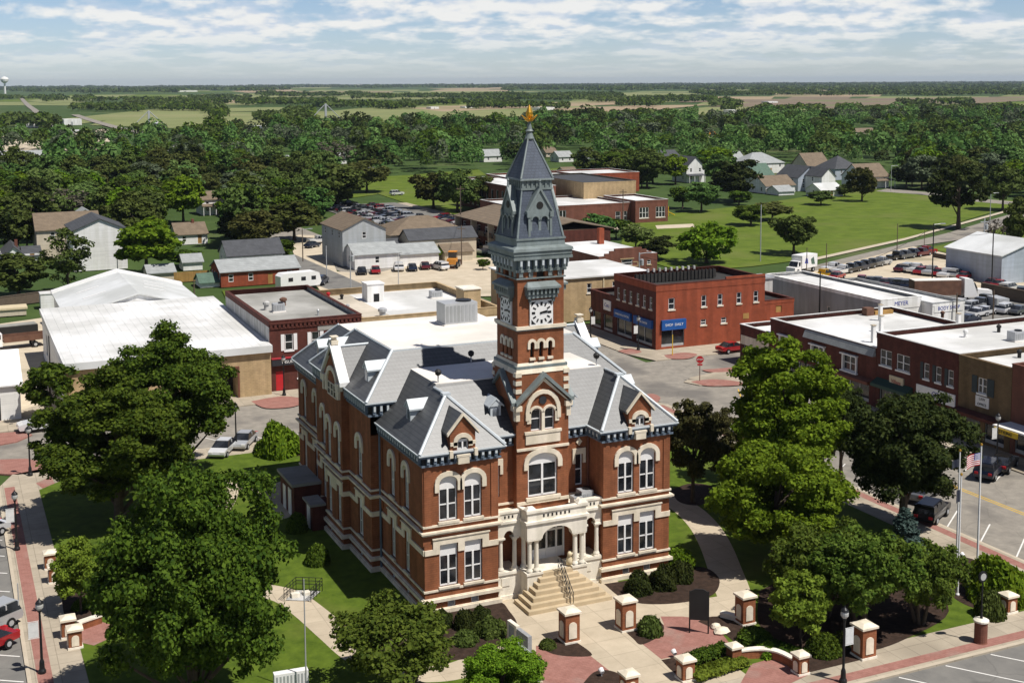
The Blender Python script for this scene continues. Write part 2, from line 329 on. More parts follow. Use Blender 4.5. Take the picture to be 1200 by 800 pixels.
RS, RW = (math.pi/2, 0, 0), (math.pi/2, 0, -math.pi/2)     # lettering upright on a south or a west wall

def window(parent, fr, a0, a1, z0, z1, dep=0.16, arch=0.0, cols=2, rails=(0.5,), fr_m='white', gl='glass', panel=0.0, t=0.07):
    """a framed sash set dep behind the wall face, its panes one sub-part"""
    w = MB(); d0, d1 = -dep, -dep+0.07; top = z1-panel
    w.fbox(fr, a0, a0+t, d0, d1, z0, z1); w.fbox(fr, a1-t, a1, d0, d1, z0, z1)
    w.fbox(fr, a0+t, a1-t, d0, d1, z0, z0+t*1.3); w.fbox(fr, a0+t, a1-t, d0, d1, top-t, z1 if panel else z1)
    for i in range(1, cols):
        c = a0+(a1-a0)*i/cols; w.fbox(fr, c-t*0.8, c+t*0.8, d0, d1+0.03, z0+t*1.3, top-t)
    for q in rails:
        z = z0+(top-z0)*q
        for i in range(cols):
            b0, b1 = a0+(a1-a0)*i/cols+t, a0+(a1-a0)*(i+1)/cols-t; w.fbox(fr, b0, b1, d0, d1-0.01, z-t*0.5, z+t*0.5)
    o = w.build('window', fr_m, parent)
    g = MB(); g.quad([fr.p(a0+t/2, d0+0.02, z0+t/2), fr.p(a1-t/2, d0+0.02, z0+t/2), fr.p(a1-t/2, d0+0.02, top-t/2), fr.p(a0+t/2, d0+0.02, top-t/2)])
    g.build('pane', gl, o)
    return o
def ground_poly(name, pts, z, m, label=None, cat=None, kind='structure', px=True):
    b = MB(); q = [at(*p) if px else p for p in pts]
    if sum(q[i][0]*q[(i+1) % len(q)][1]-q[(i+1) % len(q)][0]*q[i][1] for i in range(len(q))) < 0: q = q[::-1]
    b.quad([(x, y, z) for x, y in q]); o = b.build(name, m); tag(o, label, cat, None, kind); return o
# ================================================================== the courthouse
CH = thing('courthouse', 'red brick courthouse with pale stone bands and a tall slate spired clock tower', 'courthouse')
WX = 19.77
OUT = [(0, 0), (5.6, 0), (5.6, 2.3), (14.08, 2.3), (14.08, 0), (WX, 0), (WX, 9.3), (20.57, 9.3), (20.57, 14.8), (21.17, 14.8), (21.17, 19.6), (20.57, 19.6), (20.57, 24.3), (WX, 24.3), (WX, 33.4), (0, 33.4), (0, 24.3), (-.8, 24.3), (-.8, 19.6), (-1.4, 19.6), (-1.4, 14.8), (-.8, 14.8), (-.8, 9.3), (0, 9.3)]
wb = MB(); tb = MB(); hb = MB()
def w2f(fr, a0, a1):      # a second floor window: hole, hood, sash with a white head panel
    w = window(CH, fr, a0+.02, a1-.02, 6.6, 9.87, 0.2, cols=2, rails=(0.5,), panel=0.95, t=0.085)
    h_ = MB(); h_.hood(fr, a0, a1, 9.33, 0.5, 0.33, 0.6, 0.13); h_.build('hood', 'stone', w); h_ = MB(); h_.fbox(fr, a0-.1, a1+.1, -.1, .16, 6.42, 6.6); h_.build('sill', 'stone', w)
    return (a0, a1, 6.6, 9.87)
def w1f(fr, a0, a1):
    w = window(CH, fr, a0+.02, a1-.02, 1.9, 4.95, 0.2, cols=2, rails=(0.5,), panel=0.8, t=0.085)
    h_ = MB(); h_.fbox(fr, a0-.1, a1+.1, -.1, .16, 1.74, 1.9); h_.build('sill', 'stone', w)
    return (a0, a1, 1.9, 4.95)
def wbase(fr, a0, a1):
    window(CH, fr, a0, a1, 0.32, 0.85, 0.15, cols=1, rails=(), t=0.06, gl='glass_pale'); return (a0, a1, 0.32, 0.85)
def belt(fr, L, groups, z0=4.3, z1=4.68, d=0.09):      # first floor belt that steps up over each group of windows
    edges = [0.0]
    for g in groups: edges += [g[0][0]-.5, g[-1][1]+.5]
    edges.append(L)
    for i in range(0, len(edges), 2):
        if edges[i+1] > edges[i]+.02: tb.fbox(fr, edges[i], edges[i+1], -.02, d, z0, z1)
    for g in groups:
        l, r = g[0][0]-.5, g[-1][1]+.5
        tb.fbox(fr, l, r, -.02, d, 4.95, 5.38); tb.fbox(fr, l-.06, r+.06, -.02, d+.07, 5.38, 5.47)
        e = [l]+[v for h in g for v in h[:2]]+[r]
        for i in range(0, len(e), 2): tb.fbox(fr, e[i], e[i+1], -.02, d, z0, 4.95)
def facade(fr, L, top, up, down, base=(), depth=0.35, corner=True):
    H = [w2f(fr, *h) for h in up]; G = [[w1f(fr, *h) for h in g] for g in down]; B = [wbase(fr, *h) for h in base]
    wb.wall(fr, 0, L, 0, top, H+[h for g in G for h in g]+B, depth); belt(fr, L, G)
PW = [(1.12, 2.5), (3.0, 4.36)]
facade(south(0, 0), 5.6, 10.66, PW, [PW], [(1.7, 2.3), (3.5, 4.1)])
PR = [(1.25, 2.6), (3.1, 4.45)]
facade(south(14.08, 0), 5.69, 10.66, PR, [PR], [(1.7, 2.3), (3.5, 4.1)])
fr = west(0, 9.3); ws = [(2.1, 3.1), (5.2, 6.2)]
facade(fr, 9.3, 10.66, ws, [[w] for w in ws], [(2.3, 2.9), (5.4, 6.0)])
facade(west(-.8, 14.8), 5.5, 12.06, [(2.1, 3.3)], [[(2.1, 3.3)]], [(2.4, 3.0)])
facade(west(-1.4, 19.6), 4.8, 13.4, [(.55, 1.6), (3.2, 4.25)], [[(.55, 1.6), (3.2, 4.25)]], [(1.0, 1.5)])
facade(west(-.8, 24.3), 4.7, 12.06, [(1.6, 2.7)], [[(1.6, 2.7)]])
facade(west(0, 33.4), 9.1, 10.66, [(1.6, 2.6), (5.4, 6.4)], [[(1.6, 2.6)], [(5.4, 6.4)]])
facade(east(WX, 0), 9.3, 10.66, ws, [[w] for w in ws])
facade(east(20.57, 9.3), 5.5, 12.06, [(2.1, 3.3)], [[(2.1, 3.3)]])
facade(east(21.17, 14.8), 4.8, 13.4, [(.55, 1.6), (3.2, 4.25)], [[(.55, 1.6), (3.2, 4.25)]])
facade(east(20.57, 19.6), 4.7, 12.06, [(1.6, 2.7)], [[(1.6, 2.7)]])
facade(east(WX, 24.3), 9.1, 10.66, [(1.6, 2.6)], [[(1.6, 2.6)]])
facade(north(WX, 33.4), WX, 10.66, [], [])
# recessed entrance wall, narrow side windows
rf = south(5.6, 2.3); RWN = [(.55, 1.15), (7.35, 7.95)]
for a0, a1 in RWN:
    window(CH, rf, a0, a1, 6.9, 9.3, 0.2, cols=1, t=0.07); tb.fpoly(rf, [(a0-.25, 9.3), (a1+.25, 9.3), (a1+.25, 9.75), (a0-.25, 9.75)], -.02, .1)
    tb.fbox(rf, a0-.25, a0-.02, -.02, .1, 8.6, 9.3); tb.fbox(rf, a1+.02, a1+.25, -.02, .1, 8.6, 9.3)
    c = (a0+a1)/2; tb.fpoly(rf, [(c, 9.95), (c+.26, 10.25), (c, 10.55), (c-.26, 10.25)], -.02, .08)
wb.wall(rf, 0, 8.48, 0, 10.66, [(a0, a1, 6.9, 9.3) for a0, a1 in RWN]+[(3.2, 5.3, 2.0, 5.0)], .3)
for f_, L in ((Fr((5.6, 0), (0, 1), (1, 0)), 2.3), (Fr((14.08, 2.3), (0, -1), (-1, 0)), 2.3)): wb.wall(f_, 0, L, 0, 10.66)
for f_, L, t_ in ((south(-.8, 9.3), .8, 12.06), (south(WX, 9.3), .8, 12.06), (south(-1.4, 14.8), .6, 13.4), (south(20.57, 14.8), .6, 13.4), (north(0, 24.3), .8, 12.06), (north(20.57, 24.3), .8, 12.06), (north(-.8, 19.6), .6, 13.4), (north(21.17, 19.6), .6, 13.4)):
    wb.wall(f_, 0, L, 0, t_); tb.fbox(f_, 0, L, -.02, .09, 4.3, 4.68)
wb.quad([(-.8, 9.3, 10.6), (20.57, 9.3, 10.6), (20.57, 9.3, 12.06), (-.8, 9.3, 12.06)]); wb.quad([(20.57, 24.3, 10.6), (-.8, 24.3, 10.6), (-.8, 24.3, 12.06), (20.57, 24.3, 12.06)])
# sunk brick panels round the paired windows, darker joints as real recesses: shown as thin brick strips standing out
for fr_, L in ((south(0, 0), 5.6), (south(14.08, 0), 5.69)):
    wb.fbox(fr_, .0, .55, 0, .07, 6.4, 10.4); wb.fbox(fr_, L-.55, L, 0, .07, 6.4, 10.4); wb.fbox(fr_, .0, L, 0, .075, 10.4, 10.66)
wfr = west(0, 9.3)
for a0, a1 in ((0, .5), (3.9, 4.4), (8.8, 9.3)): wb.fbox(wfr, a0, a1, 0, .09, 5.0, 10.4)
wb.fbox(wfr, 0, 9.3, 0, .095, 10.4, 10.66)
wb.build('wall', 'brick', CH)
tb.ring(OUT, 0, .3, 0, .22); tb.ring(OUT, .3, .36, 0, .12)
tb.ring(OUT, .88, 1.1, 0, .24); tb.ring(OUT, 1.1, 1.16, 0, .12); tb.ring(OUT, 1.6, 1.74, 0, .09)
tb.ring(OUT, 5.72, 5.86, 0, .16); tb.ring(OUT, 5.86, 5.99, 0, .28); tb.ring(OUT, 6.28, 6.42, 0, .12)
tb.build('string_course', 'stone', CH)
# cornices
cb = MB()
def cornice(poly, z0, z1, only, over=.42):
    k = len(poly); cb.ring(poly, z0, z0+.14, 0, .2, 0, only); cb.ring(poly, z0+.14, z1-.26, 0, .1, 2, only); cb.ring(poly, z1-.26, z1-.1, 0, over, 0, only); cb.ring(poly, z1-.1, z1, 0, over+.08, 1, only)
    for i in only:
        a, b = poly[i], poly[(i+1) % k]; L = math.hypot(b[0]-a[0], b[1]-a[1]); u = ((b[0]-a[0])/L, (b[1]-a[1])/L); f_ = Fr(a, u, (u[1], -u[0])); n = max(1, round(L/.52))
        for q in range(n):
            c = (q+.5)*L/n; cb.fbox(f_, c-.11, c+.11, .1, over-.08, z0+.2, z1-.26, 0)
            cb.fbox(f_, c-.085, c+.085, over-.08, over-.03, z0+.42, z1-.28, 1)
FB = [(0, 0), (5.6, 0), (5.6, 2.3), (14.08, 2.3), (14.08, 0), (WX, 0), (WX, 9.2), (0, 9.2)]
cornice(FB, 10.66, 11.6, [0, 1, 2, 3, 4, 5, 7])
BB = [(0, 24.4), (WX, 24.4), (WX, 33.4), (0, 33.4)]; cornice(BB, 10.66, 11.6, [1, 2, 3])
MBK = [(-.8, 9.3), (20.57, 9.3), (20.57, 24.3), (-.8, 24.3)]; cornice(MBK, 12.06, 13.2, [0, 1, 2, 3])
cb.build('cornice', ['cornice_blue', 'ridge_metal', 'dark'], CH)
# roofs
rb = MB(); O = .42; E, D = 11.6, 15.0
def slope(*p): rb.quad(p)
for sx in (0, 1):
    X = (lambda x: x) if sx == 0 else (lambda x: WX-x); q = (lambda *p: slope(*p)) if sx == 0 else (lambda *p: slope(*p[::-1]))
    q((X(-O), 10.8, E), (X(-O), -O, E), (X(2.8), 2.8, 14.8+.02), (X(2.8), 5.1, 14.82), (X(3.0), 5.3, 15.0), (X(3.0), 10.8, 15.0))
    q((X(-O), -O, E), (X(6.02), -O, E), (X(2.8), 2.8, 14.82))
    q((X(6.02), -O, E), (X(6.02), 1.88, E), (X(2.8), 5.1, 14.82), (X(2.8), 2.8, 14.82))
slope((6.02, 1.88, E), (WX-6.02, 1.88, E), (WX-2.8, 5.1, 14.82), (WX-3, 5.3, 15), (3, 5.3, 15), (2.8, 5.1, 14.82))
e, d = 13.2, 16.35; xo, yo0, yo1, xi, yi0, yi1 = -1.22, 8.88, 24.72, 2.0, 12.1, 21.5
slope((xo, yo0, e), (WX-xo, yo0, e), (WX-xi, yi0, d), (xi, yi0, d)); slope((WX-xo, yo0, e), (WX-xo, yo1, e), (WX-xi, yi1, d), (WX-xi, yi0, d))
slope((WX-xo, yo1, e), (xo, yo1, e), (xi, yi1, d), (WX-xi, yi1, d)); slope((xo, yo1, e), (xo, yo0, e), (xi, yi0, d), (xi, yi1, d))
y0 = 33.4+O
slope((-O, y0, E), (-O, 23, E), (3.1, 23, 15.1), (3.1, y0-3.5, 15.1)); slope((WX+O, 23, E), (WX+O, y0, E), (WX-3.1, y0-3.5, 15.1), (WX-3.1, 23, 15.1)); slope((WX+O, y0, E), (-O, y0, E), (3.1, y0-3.5, 15.1), (WX-3.1, y0-3.5, 15.1))
# gables of the middle bays
for s_ in (0, 1):
    X = (lambda x: x) if s_ == 0 else (lambda x: WX-x); q = (lambda *p: slope(*p)) if s_ == 0 else (lambda *p: slope(*p[::-1]))
    q((X(-1.45), 14.5, 13.4), (X(2.0), 14.5, 13.4), (X(2.0), 17.2, 15.9), (X(-1.45), 17.2, 15.9)); q((X(2.0), 19.9, 13.4), (X(-1.45), 19.9, 13.4), (X(-1.45), 17.2, 15.9), (X(2.0), 17.2, 15.9))
ro = rb.build('roof', 'slate', CH)
db = MB(); db.box(3.0, 5.3, 14.9, WX-3, 11.0, 15.06); db.box(xi, yi0, 16.2, WX-xi, yi1, 16.42); db.box(3.1, 22, 15.0, WX-3.1, y0-3.5, 15.16)
db.build('flat_deck', 'roof_white', ro)
hb2 = MB()
def hip(p, q, r=.13): MB().tube(p, q, r, r, 6).build('ridge_flashing', 'ridge_metal', ro)
for X in ((lambda x: x), (lambda x: WX-x)):
    hip((X(-O), -O, E+.05), (X(2.8), 2.8, 14.86)); hip((X(6.02), -O, E+.05), (X(2.8), 2.8, 14.86)); hip((X(2.8), 2.8, 14.86), (X(2.8), 5.1, 14.86), .1)
    hip((X(xo), yo0, e+.05), (X(xi), yi0, d+.04)); hip((X(xo), yo1, e+.05), (X(xi), yi1, d+.04)); hip((X(-O), y0, E+.05), (X(3.1), y0-3.5, 15.14)); hip((X(-1.4), 17.2, 15.95), (X(2), 17.2, 15.95), .12)
    hb2.box(min(X(2.5), X(3.1)), 2.6, 14.8, max(X(2.5), X(3.1)), 3.1, 14.98)
hb2.ring([(xi, yi0), (WX-xi, yi0), (WX-xi, yi1), (xi, yi1)], d-.28, d+.02, -.05, .1)
hb2.build('deck_edge', 'ridge_metal', ro)
for f_ in (west(-1.4, 19.6), east(21.17, 14.8)):
    bayg = MB(); bays = MB(); bayc = MB()
    bayg.fpoly(f_, [(0, 13.4), (4.8, 13.4), (2.4, 15.8)], -.3, 0, 0)
    bays.hood(f_, 1.15, 3.65, 12.95, 1.1, .38, .8, .14, d0=0); bays.fbox(f_, -.15, .75, -.1, .3, 12.85, 13.4); bays.fbox(f_, 4.05, 4.95, -.1, .3, 12.85, 13.4)
    bays.fbox(f_, .2, .45, -.05, .22, 12.1, 12.85); bays.fbox(f_, 4.35, 4.6, -.05, .22, 12.1, 12.85)
    for sgn in (-1, 1):
        p = [(2.4+sgn*2.75, 13.25), (2.4+sgn*2.75, 13.6), (2.4, 16.35), (2.4, 15.95)]
        bayc.fpoly(f_, p if sgn > 0 else p[::-1], -.62, .2)
    bays.fbox(f_, 2.1, 2.7, -.5, .1, 16.15, 16.5); bays.fbox(f_, 2.3, 2.5, -.4, 0, 16.5, 16.75); bays.fbox(f_, 2.1, 2.7, -.5, .1, 16.75, 16.83)
    ow = window(CH, f_, 1.15, 3.65, 11.9, 13.0, 0.0, cols=3, rails=(.5,), fr_m='stone')
    bayg.build('gable', 'brick', CH); bays.build('gable_trim', 'stone', CH); bayc.build('gable_coping', 'white', CH)
# brick dormers on the end pavilions and small white dormers on the slopes
def brick_dormer(fr_, c, name='dormer'):
    b = MB(); h = [(c-.42, c+.42, 11.35, 12.55)]; b.wall(fr_, c-.95, c+.95, 11.3, 12.9, h, .3); b.fpoly(fr_, [(c-.95, 12.9), (c+.95, 12.9), (c, 14.0)], -.3, 0)
    for sg in (-1, 1):
        q = [fr_.p(c+sg*.95, 0, 11.4), fr_.p(c+sg*.95, -2.3, 12.9), fr_.p(c+sg*.95, -1.6, 12.9), fr_.p(c+sg*.95, 0, 12.9)]
        b.quad([fr_.p(c+sg*.95, 0, 10.7), fr_.p(c+sg*.95, -1.9, 12.9), fr_.p(c+sg*.95, 0, 12.9)])
    o = b.build(name, 'brick', CH)
    r = MB()
    for sg in (-1, 1):
        p = [(c+sg*1.15, 12.7), (c+sg*1.15, 12.86), (c, 14.22), (c, 14.0)]; r.fpoly(fr_, p if sg > 0 else p[::-1], -3.0, .14)
    r.build('dormer_roof', 'slate', o)
    s = MB(); s.hood(fr_, c-.42, c+.42, 12.25, .3, .3, .35, .1); s.fbox(fr_, c-.95, c-.42, 0, .1, 12.0, 12.25); s.fbox(fr_, c+.42, c+.95, 0, .1, 12.0, 12.25)
    s.fbox(fr_, c-.5, c+.5, -.1, .22, 11.2, 11.35); s.fbox(fr_, c-.42, c+.42, -.2, .2, 10.7, 11.2); s.fbox(fr_, c-1.05, c-.8, -.05, .25, 11.2, 11.7); s.fbox(fr_, c+.8, c+1.05, -.05, .25, 11.2, 11.7)
    for sg in (-1, 1):
        p = [(c+sg*1.2, 12.72), (c+sg*1.2, 12.92), (c, 14.32), (c, 14.1)]; s.fpoly(fr_, p if sg > 0 else p[::-1], .0, .2)
    s.build('dormer_trim', 'stone', o)
    window(o, fr_, c-.4, c+.4, 11.35, 12.4, .15, cols=2, rails=(), t=.07, panel=.12)
brick_dormer(south(0, -.36), 2.8); brick_dormer(south(14.08, -.36), 2.9)
def small_dormer(fr_, c, zb, d):      # d: how far the face stands from the wall plane (negative = back on the slope)
    b = MB(); z1 = zb+1.0
    b.fbox(fr_, c-.42, c+.42, d-1.6, d, zb-.3, z1); b.fpoly(fr_, [(c-.52, z1), (c+.52, z1), (c, z1+.5)], d-2.0, d+.08)
    o = b.build('dormer', 'ridge_metal', CH)
    r = MB()
    for sg in (-1, 1):
        p = [(c+sg*.62, z1-.08), (c+sg*.62, z1+.04), (c, z1+.66), (c, z1+.52)]; r.fpoly(fr_, p if sg > 0 else p[::-1], d-2.2, d+.14)
    r.build('dormer_roof', 'ridge_metal', o)
    g = MB(); n = 8; g.fpoly(fr_, [(c-.24, zb+.1), (c+.24, zb+.1), (c+.24, zb+.7)]+[(c+.24*math.cos(math.pi*i/n), zb+.7+.24*math.sin(math.pi*i/n)) for i in range(1, n)]+[(c-.24, zb+.7)], d-.05, d+.02)
    g.build('dormer_pane', 'glass_pale', o)
for fr_, c, zb, d_ in ((rf, 1.2, 12.5, -.75), (rf, 7.25, 12.5, -.75), (west(0, 9.3), 4.4, 12.6, -.7), (west(-.8, 14.8), 2.9, 14.1, -.6), (west(-.8, 24.3), 2.6, 14.1, -.6), (west(0, 33.4), 4.6, 12.6, -.7), (east(WX, 0), 4.9, 12.6, -.7), (east(20.57, 9.3), 2.9, 14.1, -.6)): small_dormer(fr_, c, zb, d_)
# ---- tower
TX, TY = 9.93, 3.75
tw = MB(); ts = MB(); tm = MB(); tsl = MB()
def sq(h): return [(TX-h, TY-h), (TX+h, TY-h), (TX+h, TY+h), (TX-h, TY+h)]
def faces(h):
    return [Fr((TX-h, TY-h), (1, 0), (0, -1)), Fr((TX+h, TY-h), (0, 1), (1, 0)), Fr((TX+h, TY+h), (-1, 0), (0, 1)), Fr((TX-h, TY+h), (0, -1), (-1, 0))]
h1, h2 = 2.12, 1.86
for i, f_ in enumerate(faces(h1)):
    L = 2*h1; c = h1; ho = []
    if i == 0:
        ho = [(c-1.2, c+1.2, 6.75, 9.5), (c-.95, c-.12, 11.7, 13.3), (c+.12, c+.95, 11.7, 13.3)]
        window(CH, f_, c-1.18, c+1.18, 6.75, 10.0, .2, cols=2, rails=(.48,), panel=.75, t=.1); ho[0] = (c-1.2, c+1.2, 6.75, 10.0)
        ts.hood(f_, c-1.2, c+1.2, 9.35, .68, .36, .5, .14); ts.fbox(f_, c-1.4, c+1.4, -.1, .2, 6.5, 6.75); ts.fbox(f_, 0, L, -.02, .13, 6.28, 6.5)
        for a in (c-.54, c+.54):
            window(CH, f_, a-.42, a+.42, 11.7, 13.3, .2, cols=1, rails=(.55,), t=.07); ts.hood(f_, a-.42, a+.42, 13.05, .36, .16, .0, .12)
        ts.hood(f_, c-1.12, c+1.12, 13.15, 1.3, .3, .6, .17, d0=0); ts.fbox(f_, c-1.3, c-.98, 0, .12, 12.3, 13.2); ts.fbox(f_, c+.98, c+1.3, 0, .12, 12.3, 13.2); ts.fbox(f_, c-.12, c+.12, 0, .12, 11.7, 13.1)
        ts.fbox(f_, c-1.5, c+1.5, -.05, .16, 11.5, 11.7); ts.fbox(f_, c-1.4, c+1.4, -.02, .1, 10.75, 11.5); ts.fbox(f_, 0, L, -.02, .12, 10.32, 10.5)
        g = MB(); n = 14; g.fpoly(f_, [(c+.3*math.cos(2*math.pi*k/n), 13.95+.3*math.sin(2*math.pi*k/n)) for k in range(n)], 0, .08); g.build('round_window', 'glass', CH)
    tw.wall(f_, 0, L, 0, 16.0, ho, .3)
    if i in (0, 1, 3):     # gable standing on the face
        tw.fpoly(f_, [(.15, 14.0), (L-.15, 14.0), (c, 15.75)], 0, .22) if i else None
        for sg in (-1, 1):
            p = [(c+sg*(h1+.15), 13.75), (c+sg*(h1+.15), 14.0), (c, 16.1), (c, 15.75)]; tm.fpoly(f_, p if sg > 0 else p[::-1], 0, .42)
            p = [(c+sg*(h1-.1), 13.7), (c+sg*(h1-.1), 13.78), (c, 15.7), (c, 15.4)]; ts.fpoly(f_, p if sg > 0 else p[::-1], 0, .2)
        ts.fbox(f_, -.14, .35, -.1, .3, 13.35, 13.72); ts.fbox(f_, L-.35, L+.14, -.1, .3, 13.35, 13.72); ts.fbox(f_, -.08, .22, 0, .16, 12.6, 13.35); ts.fbox(f_, L-.22, L+.08, 0, .16, 12.6, 13.35)
    for k, z in enumerate((14.6, 15.2, 15.8)):
        for a in (0, L): ts.fbox(f_, a-.05 if a == 0 else a-.42, a+.42 if a == 0 else a+.05, -.02, .06, z, z+.32)
# shoulder from the wide stage to the clock stage
ts.hexa([(*p, 16.0) for p in sq(h1+.05)], [(*p, 16.75) for p in sq(h2+.02)]); tm.ring(sq(h2), 16.35, 16.55, .0, .2)
for i, f_ in enumerate(faces(h2)):
    L = 2*h2; c = h2
    ho = [(c+k*.72-.15, c+k*.72+.15, 17.1, 18.2) for k in (-1, 0, 1)]+[(c-.32, c+.32, 22.75, 23.4)]
    tw.wall(f_, 0, L, 16.6, 23.5, ho, .3)
    for k in (-1, 0, 1):
        a = c+k*.72; ts.hood(f_, a-.17, a+.17, 18.1, .18, .2, .35, .1); ts.fbox(f_, a-.22, a+.22, -.05, .14, 16.92, 17.1)
    g = MB()
    for q in ho: g.quad([f_.p(q[0], -.25, q[2]), f_.p(q[1], -.25, q[2]), f_.p(q[1], -.25, q[3]), f_.p(q[0], -.25, q[3])])
    g.build('louvre', 'dark', CH)
    # clock
    ck = MB(); s0 = .93; z = 20.4; ck.fbox(f_, c-s0, c+s0, 0, .12, z-s0, z+s0, 0); n = 28
    for sx in (-1, 1):
        for sz in (-1, 1):
            p = [(c+sx*s0*.88, z+sz*s0*.88), (c+sx*s0*.88, z+sz*s0*.5), (c+sx*s0*.7, z+sz*s0*.7), (c+sx*s0*.5, z+sz*s0*.88)]
            ck.fpoly(f_, p if sx*sz < 0 else p[::-1], .12, .135, 1)
    o = ck.build('clock_face', ['white', 'dark'], CH)
    nm = MB()
    for k in range(12):
        t = math.pi*k/6; r0, r1, w_ = .52, .78, .055 if k % 3 else .085; dx, dz = math.sin(t), math.cos(t)
        nm.fpoly(f_, [(c+dx*r0+dz*w_, z+dz*r0-dx*w_), (c+dx*r1+dz*w_, z+dz*r1-dx*w_), (c+dx*r1-dz*w_, z+dz*r1+dx*w_), (c+dx*r0-dz*w_, z+dz*r0+dx*w_)], .12, .14)
    nm.build('clock_numeral', 'black', o)
    hd = MB()
    for t, r1, w_ in ((R_(75), .5, .07), (R_(88), .68, .05)):
        dx, dz = math.sin(t), math.cos(t); hd.fpoly(f_, [(c-dx*.12+dz*w_, z-dz*.12-dx*w_), (c+dx*r1+dz*w_*.5, z+dz*r1-dx*w_*.5), (c+dx*r1-dz*w_*.5, z+dz*r1+dx*w_*.5), (c-dx*.12-dz*w_, z-dz*.12+dx*w_)], .145, .17)
    hd.build('clock_hand', 'black', o)
    # bracketed hood above the clock
    hm = MB(); hm.fbox(f_, c-1.2, c+1.2, 0, .35, 21.5, 21.72); hm.fbox(f_, c-1.3, c+1.3, 0, .3, 21.72, 22.2); hm.fbox(f_, c-1.36, c+1.36, 0, .62, 22.2, 22.36)
    hm.hexa([f_.p(c-1.36, .62, 22.36), f_.p(c+1.36, .62, 22.36), f_.p(c+1.36, 0, 22.36), f_.p(c-1.36, 0, 22.36)], [f_.p(c-1.1, .1, 22.68), f_.p(c+1.1, .1, 22.68), f_.p(c+1.1, 0, 22.68), f_.p(c-1.1, 0, 22.68)])
    for k in range(8): hm.fbox(f_, c-1.15+k*.33-.07, c-1.15+k*.33+.07, .3, .52, 21.8, 22.2)
    hm.fbox(f_, c-1.0, c-.86, 0, .25, 21.2, 21.5); hm.fbox(f_, c+.86, c+1.0, 0, .25, 21.2, 21.5); hm.build('clock_hood', 'metal_grey', CH)
    # frieze blocks and brackets under the great cornice
    for k in range(7): tm.fbox(f_, .12+k*(L-.24)/6-.13, .12+k*(L-.24)/6+.13, 0, .34, 23.62, 24.35, 0); tm.fbox(f_, .12+k*(L-.24)/6-.08, .12+k*(L-.24)/6+.08, .34, .46, 23.9, 24.35, 1)
    for k in range(5): tm.fbox(f_, .3+k*(L-.6)/4-.2, .3+k*(L-.6)/4+.12, 0, .09, 23.05, 23.42, 0) if k != 2 else None
ts.ring(sq(h2), 19.22, 19.46, 0, .16)
tm.ring(sq(h2), 19.12, 19.24, 0, .1); tm.ring(sq(h2), 22.9, 23.0, 0, .12); tm.ring(sq(h2), 23.42, 23.62, 0, .16); tm.hexa([(*p, 23.6) for p in sq(h2+.06)], [(*p, 24.4) for p in sq(h2+.06)], 2)
tm.ring(sq(h2), 24.35, 24.55, 0, .5); tm.ring(sq(h2), 24.55, 24.66, 0, .38); tm.ring(sq(h2), 24.66, 24.95, 0, .46)
tm.hexa([(*p, 24.95) for p in sq(h2+.55)], [(*p, 25.15) for p in sq(h2+.5)]); tm.hexa([(*p, 25.15) for p in sq(h2+.5)], [(*p, 25.3) for p in sq(h2+.14)]); tm.hexa([(*p, 25.3) for p in sq(h2+.08)], [(*p, 25.85) for p in sq(h2+.03)]); tm.ring(sq(h2), 25.72, 25.85, 0, .12)
zb_, zt_, wb_, wt_ = 25.85, 29.3, 1.84, 1.18
tsl.hexa([(*p, zb_) for p in sq(wb_)], [(*p, zt_) for p in sq(wt_)])
tm.hexa([(*p, 29.28) for p in sq(1.26)], [(*p, 29.42) for p in sq(1.26)]); tm.hexa([(*p, 29.42) for p in sq(1.17)], [(*p, 29.98) for p in sq(1.17)]); tm.hexa([(*p, 29.98) for p in sq(1.36)], [(*p, 30.1) for p in sq(1.33)])
for f_ in faces(1.17):
    for k in range(7): tm.fbox(f_, .06+k*.37-.07, .06+k*.37+.07, 0, .07, 29.42, 29.98)
tsl.hexa([(*p, 30.1) for p in sq(1.27)], [(*p, 32.95) for p in sq(.2)])
for (bh, bz), (th, tz) in (((wb_, zb_), (wt_, zt_)), ((1.28, 30.1), (.21, 32.95))):
    for p, q in zip(sq(bh), sq(th)): tm.tube((*p, bz), (*q, tz), .09, .06, 6)
tm.lathe([(.3, 32.85), (.36, 32.95), (.3, 33.1), (.2, 33.4), (.3, 33.5), (.2, 33.62), (.1, 34.1), (.16, 34.2)], (TX, TY))
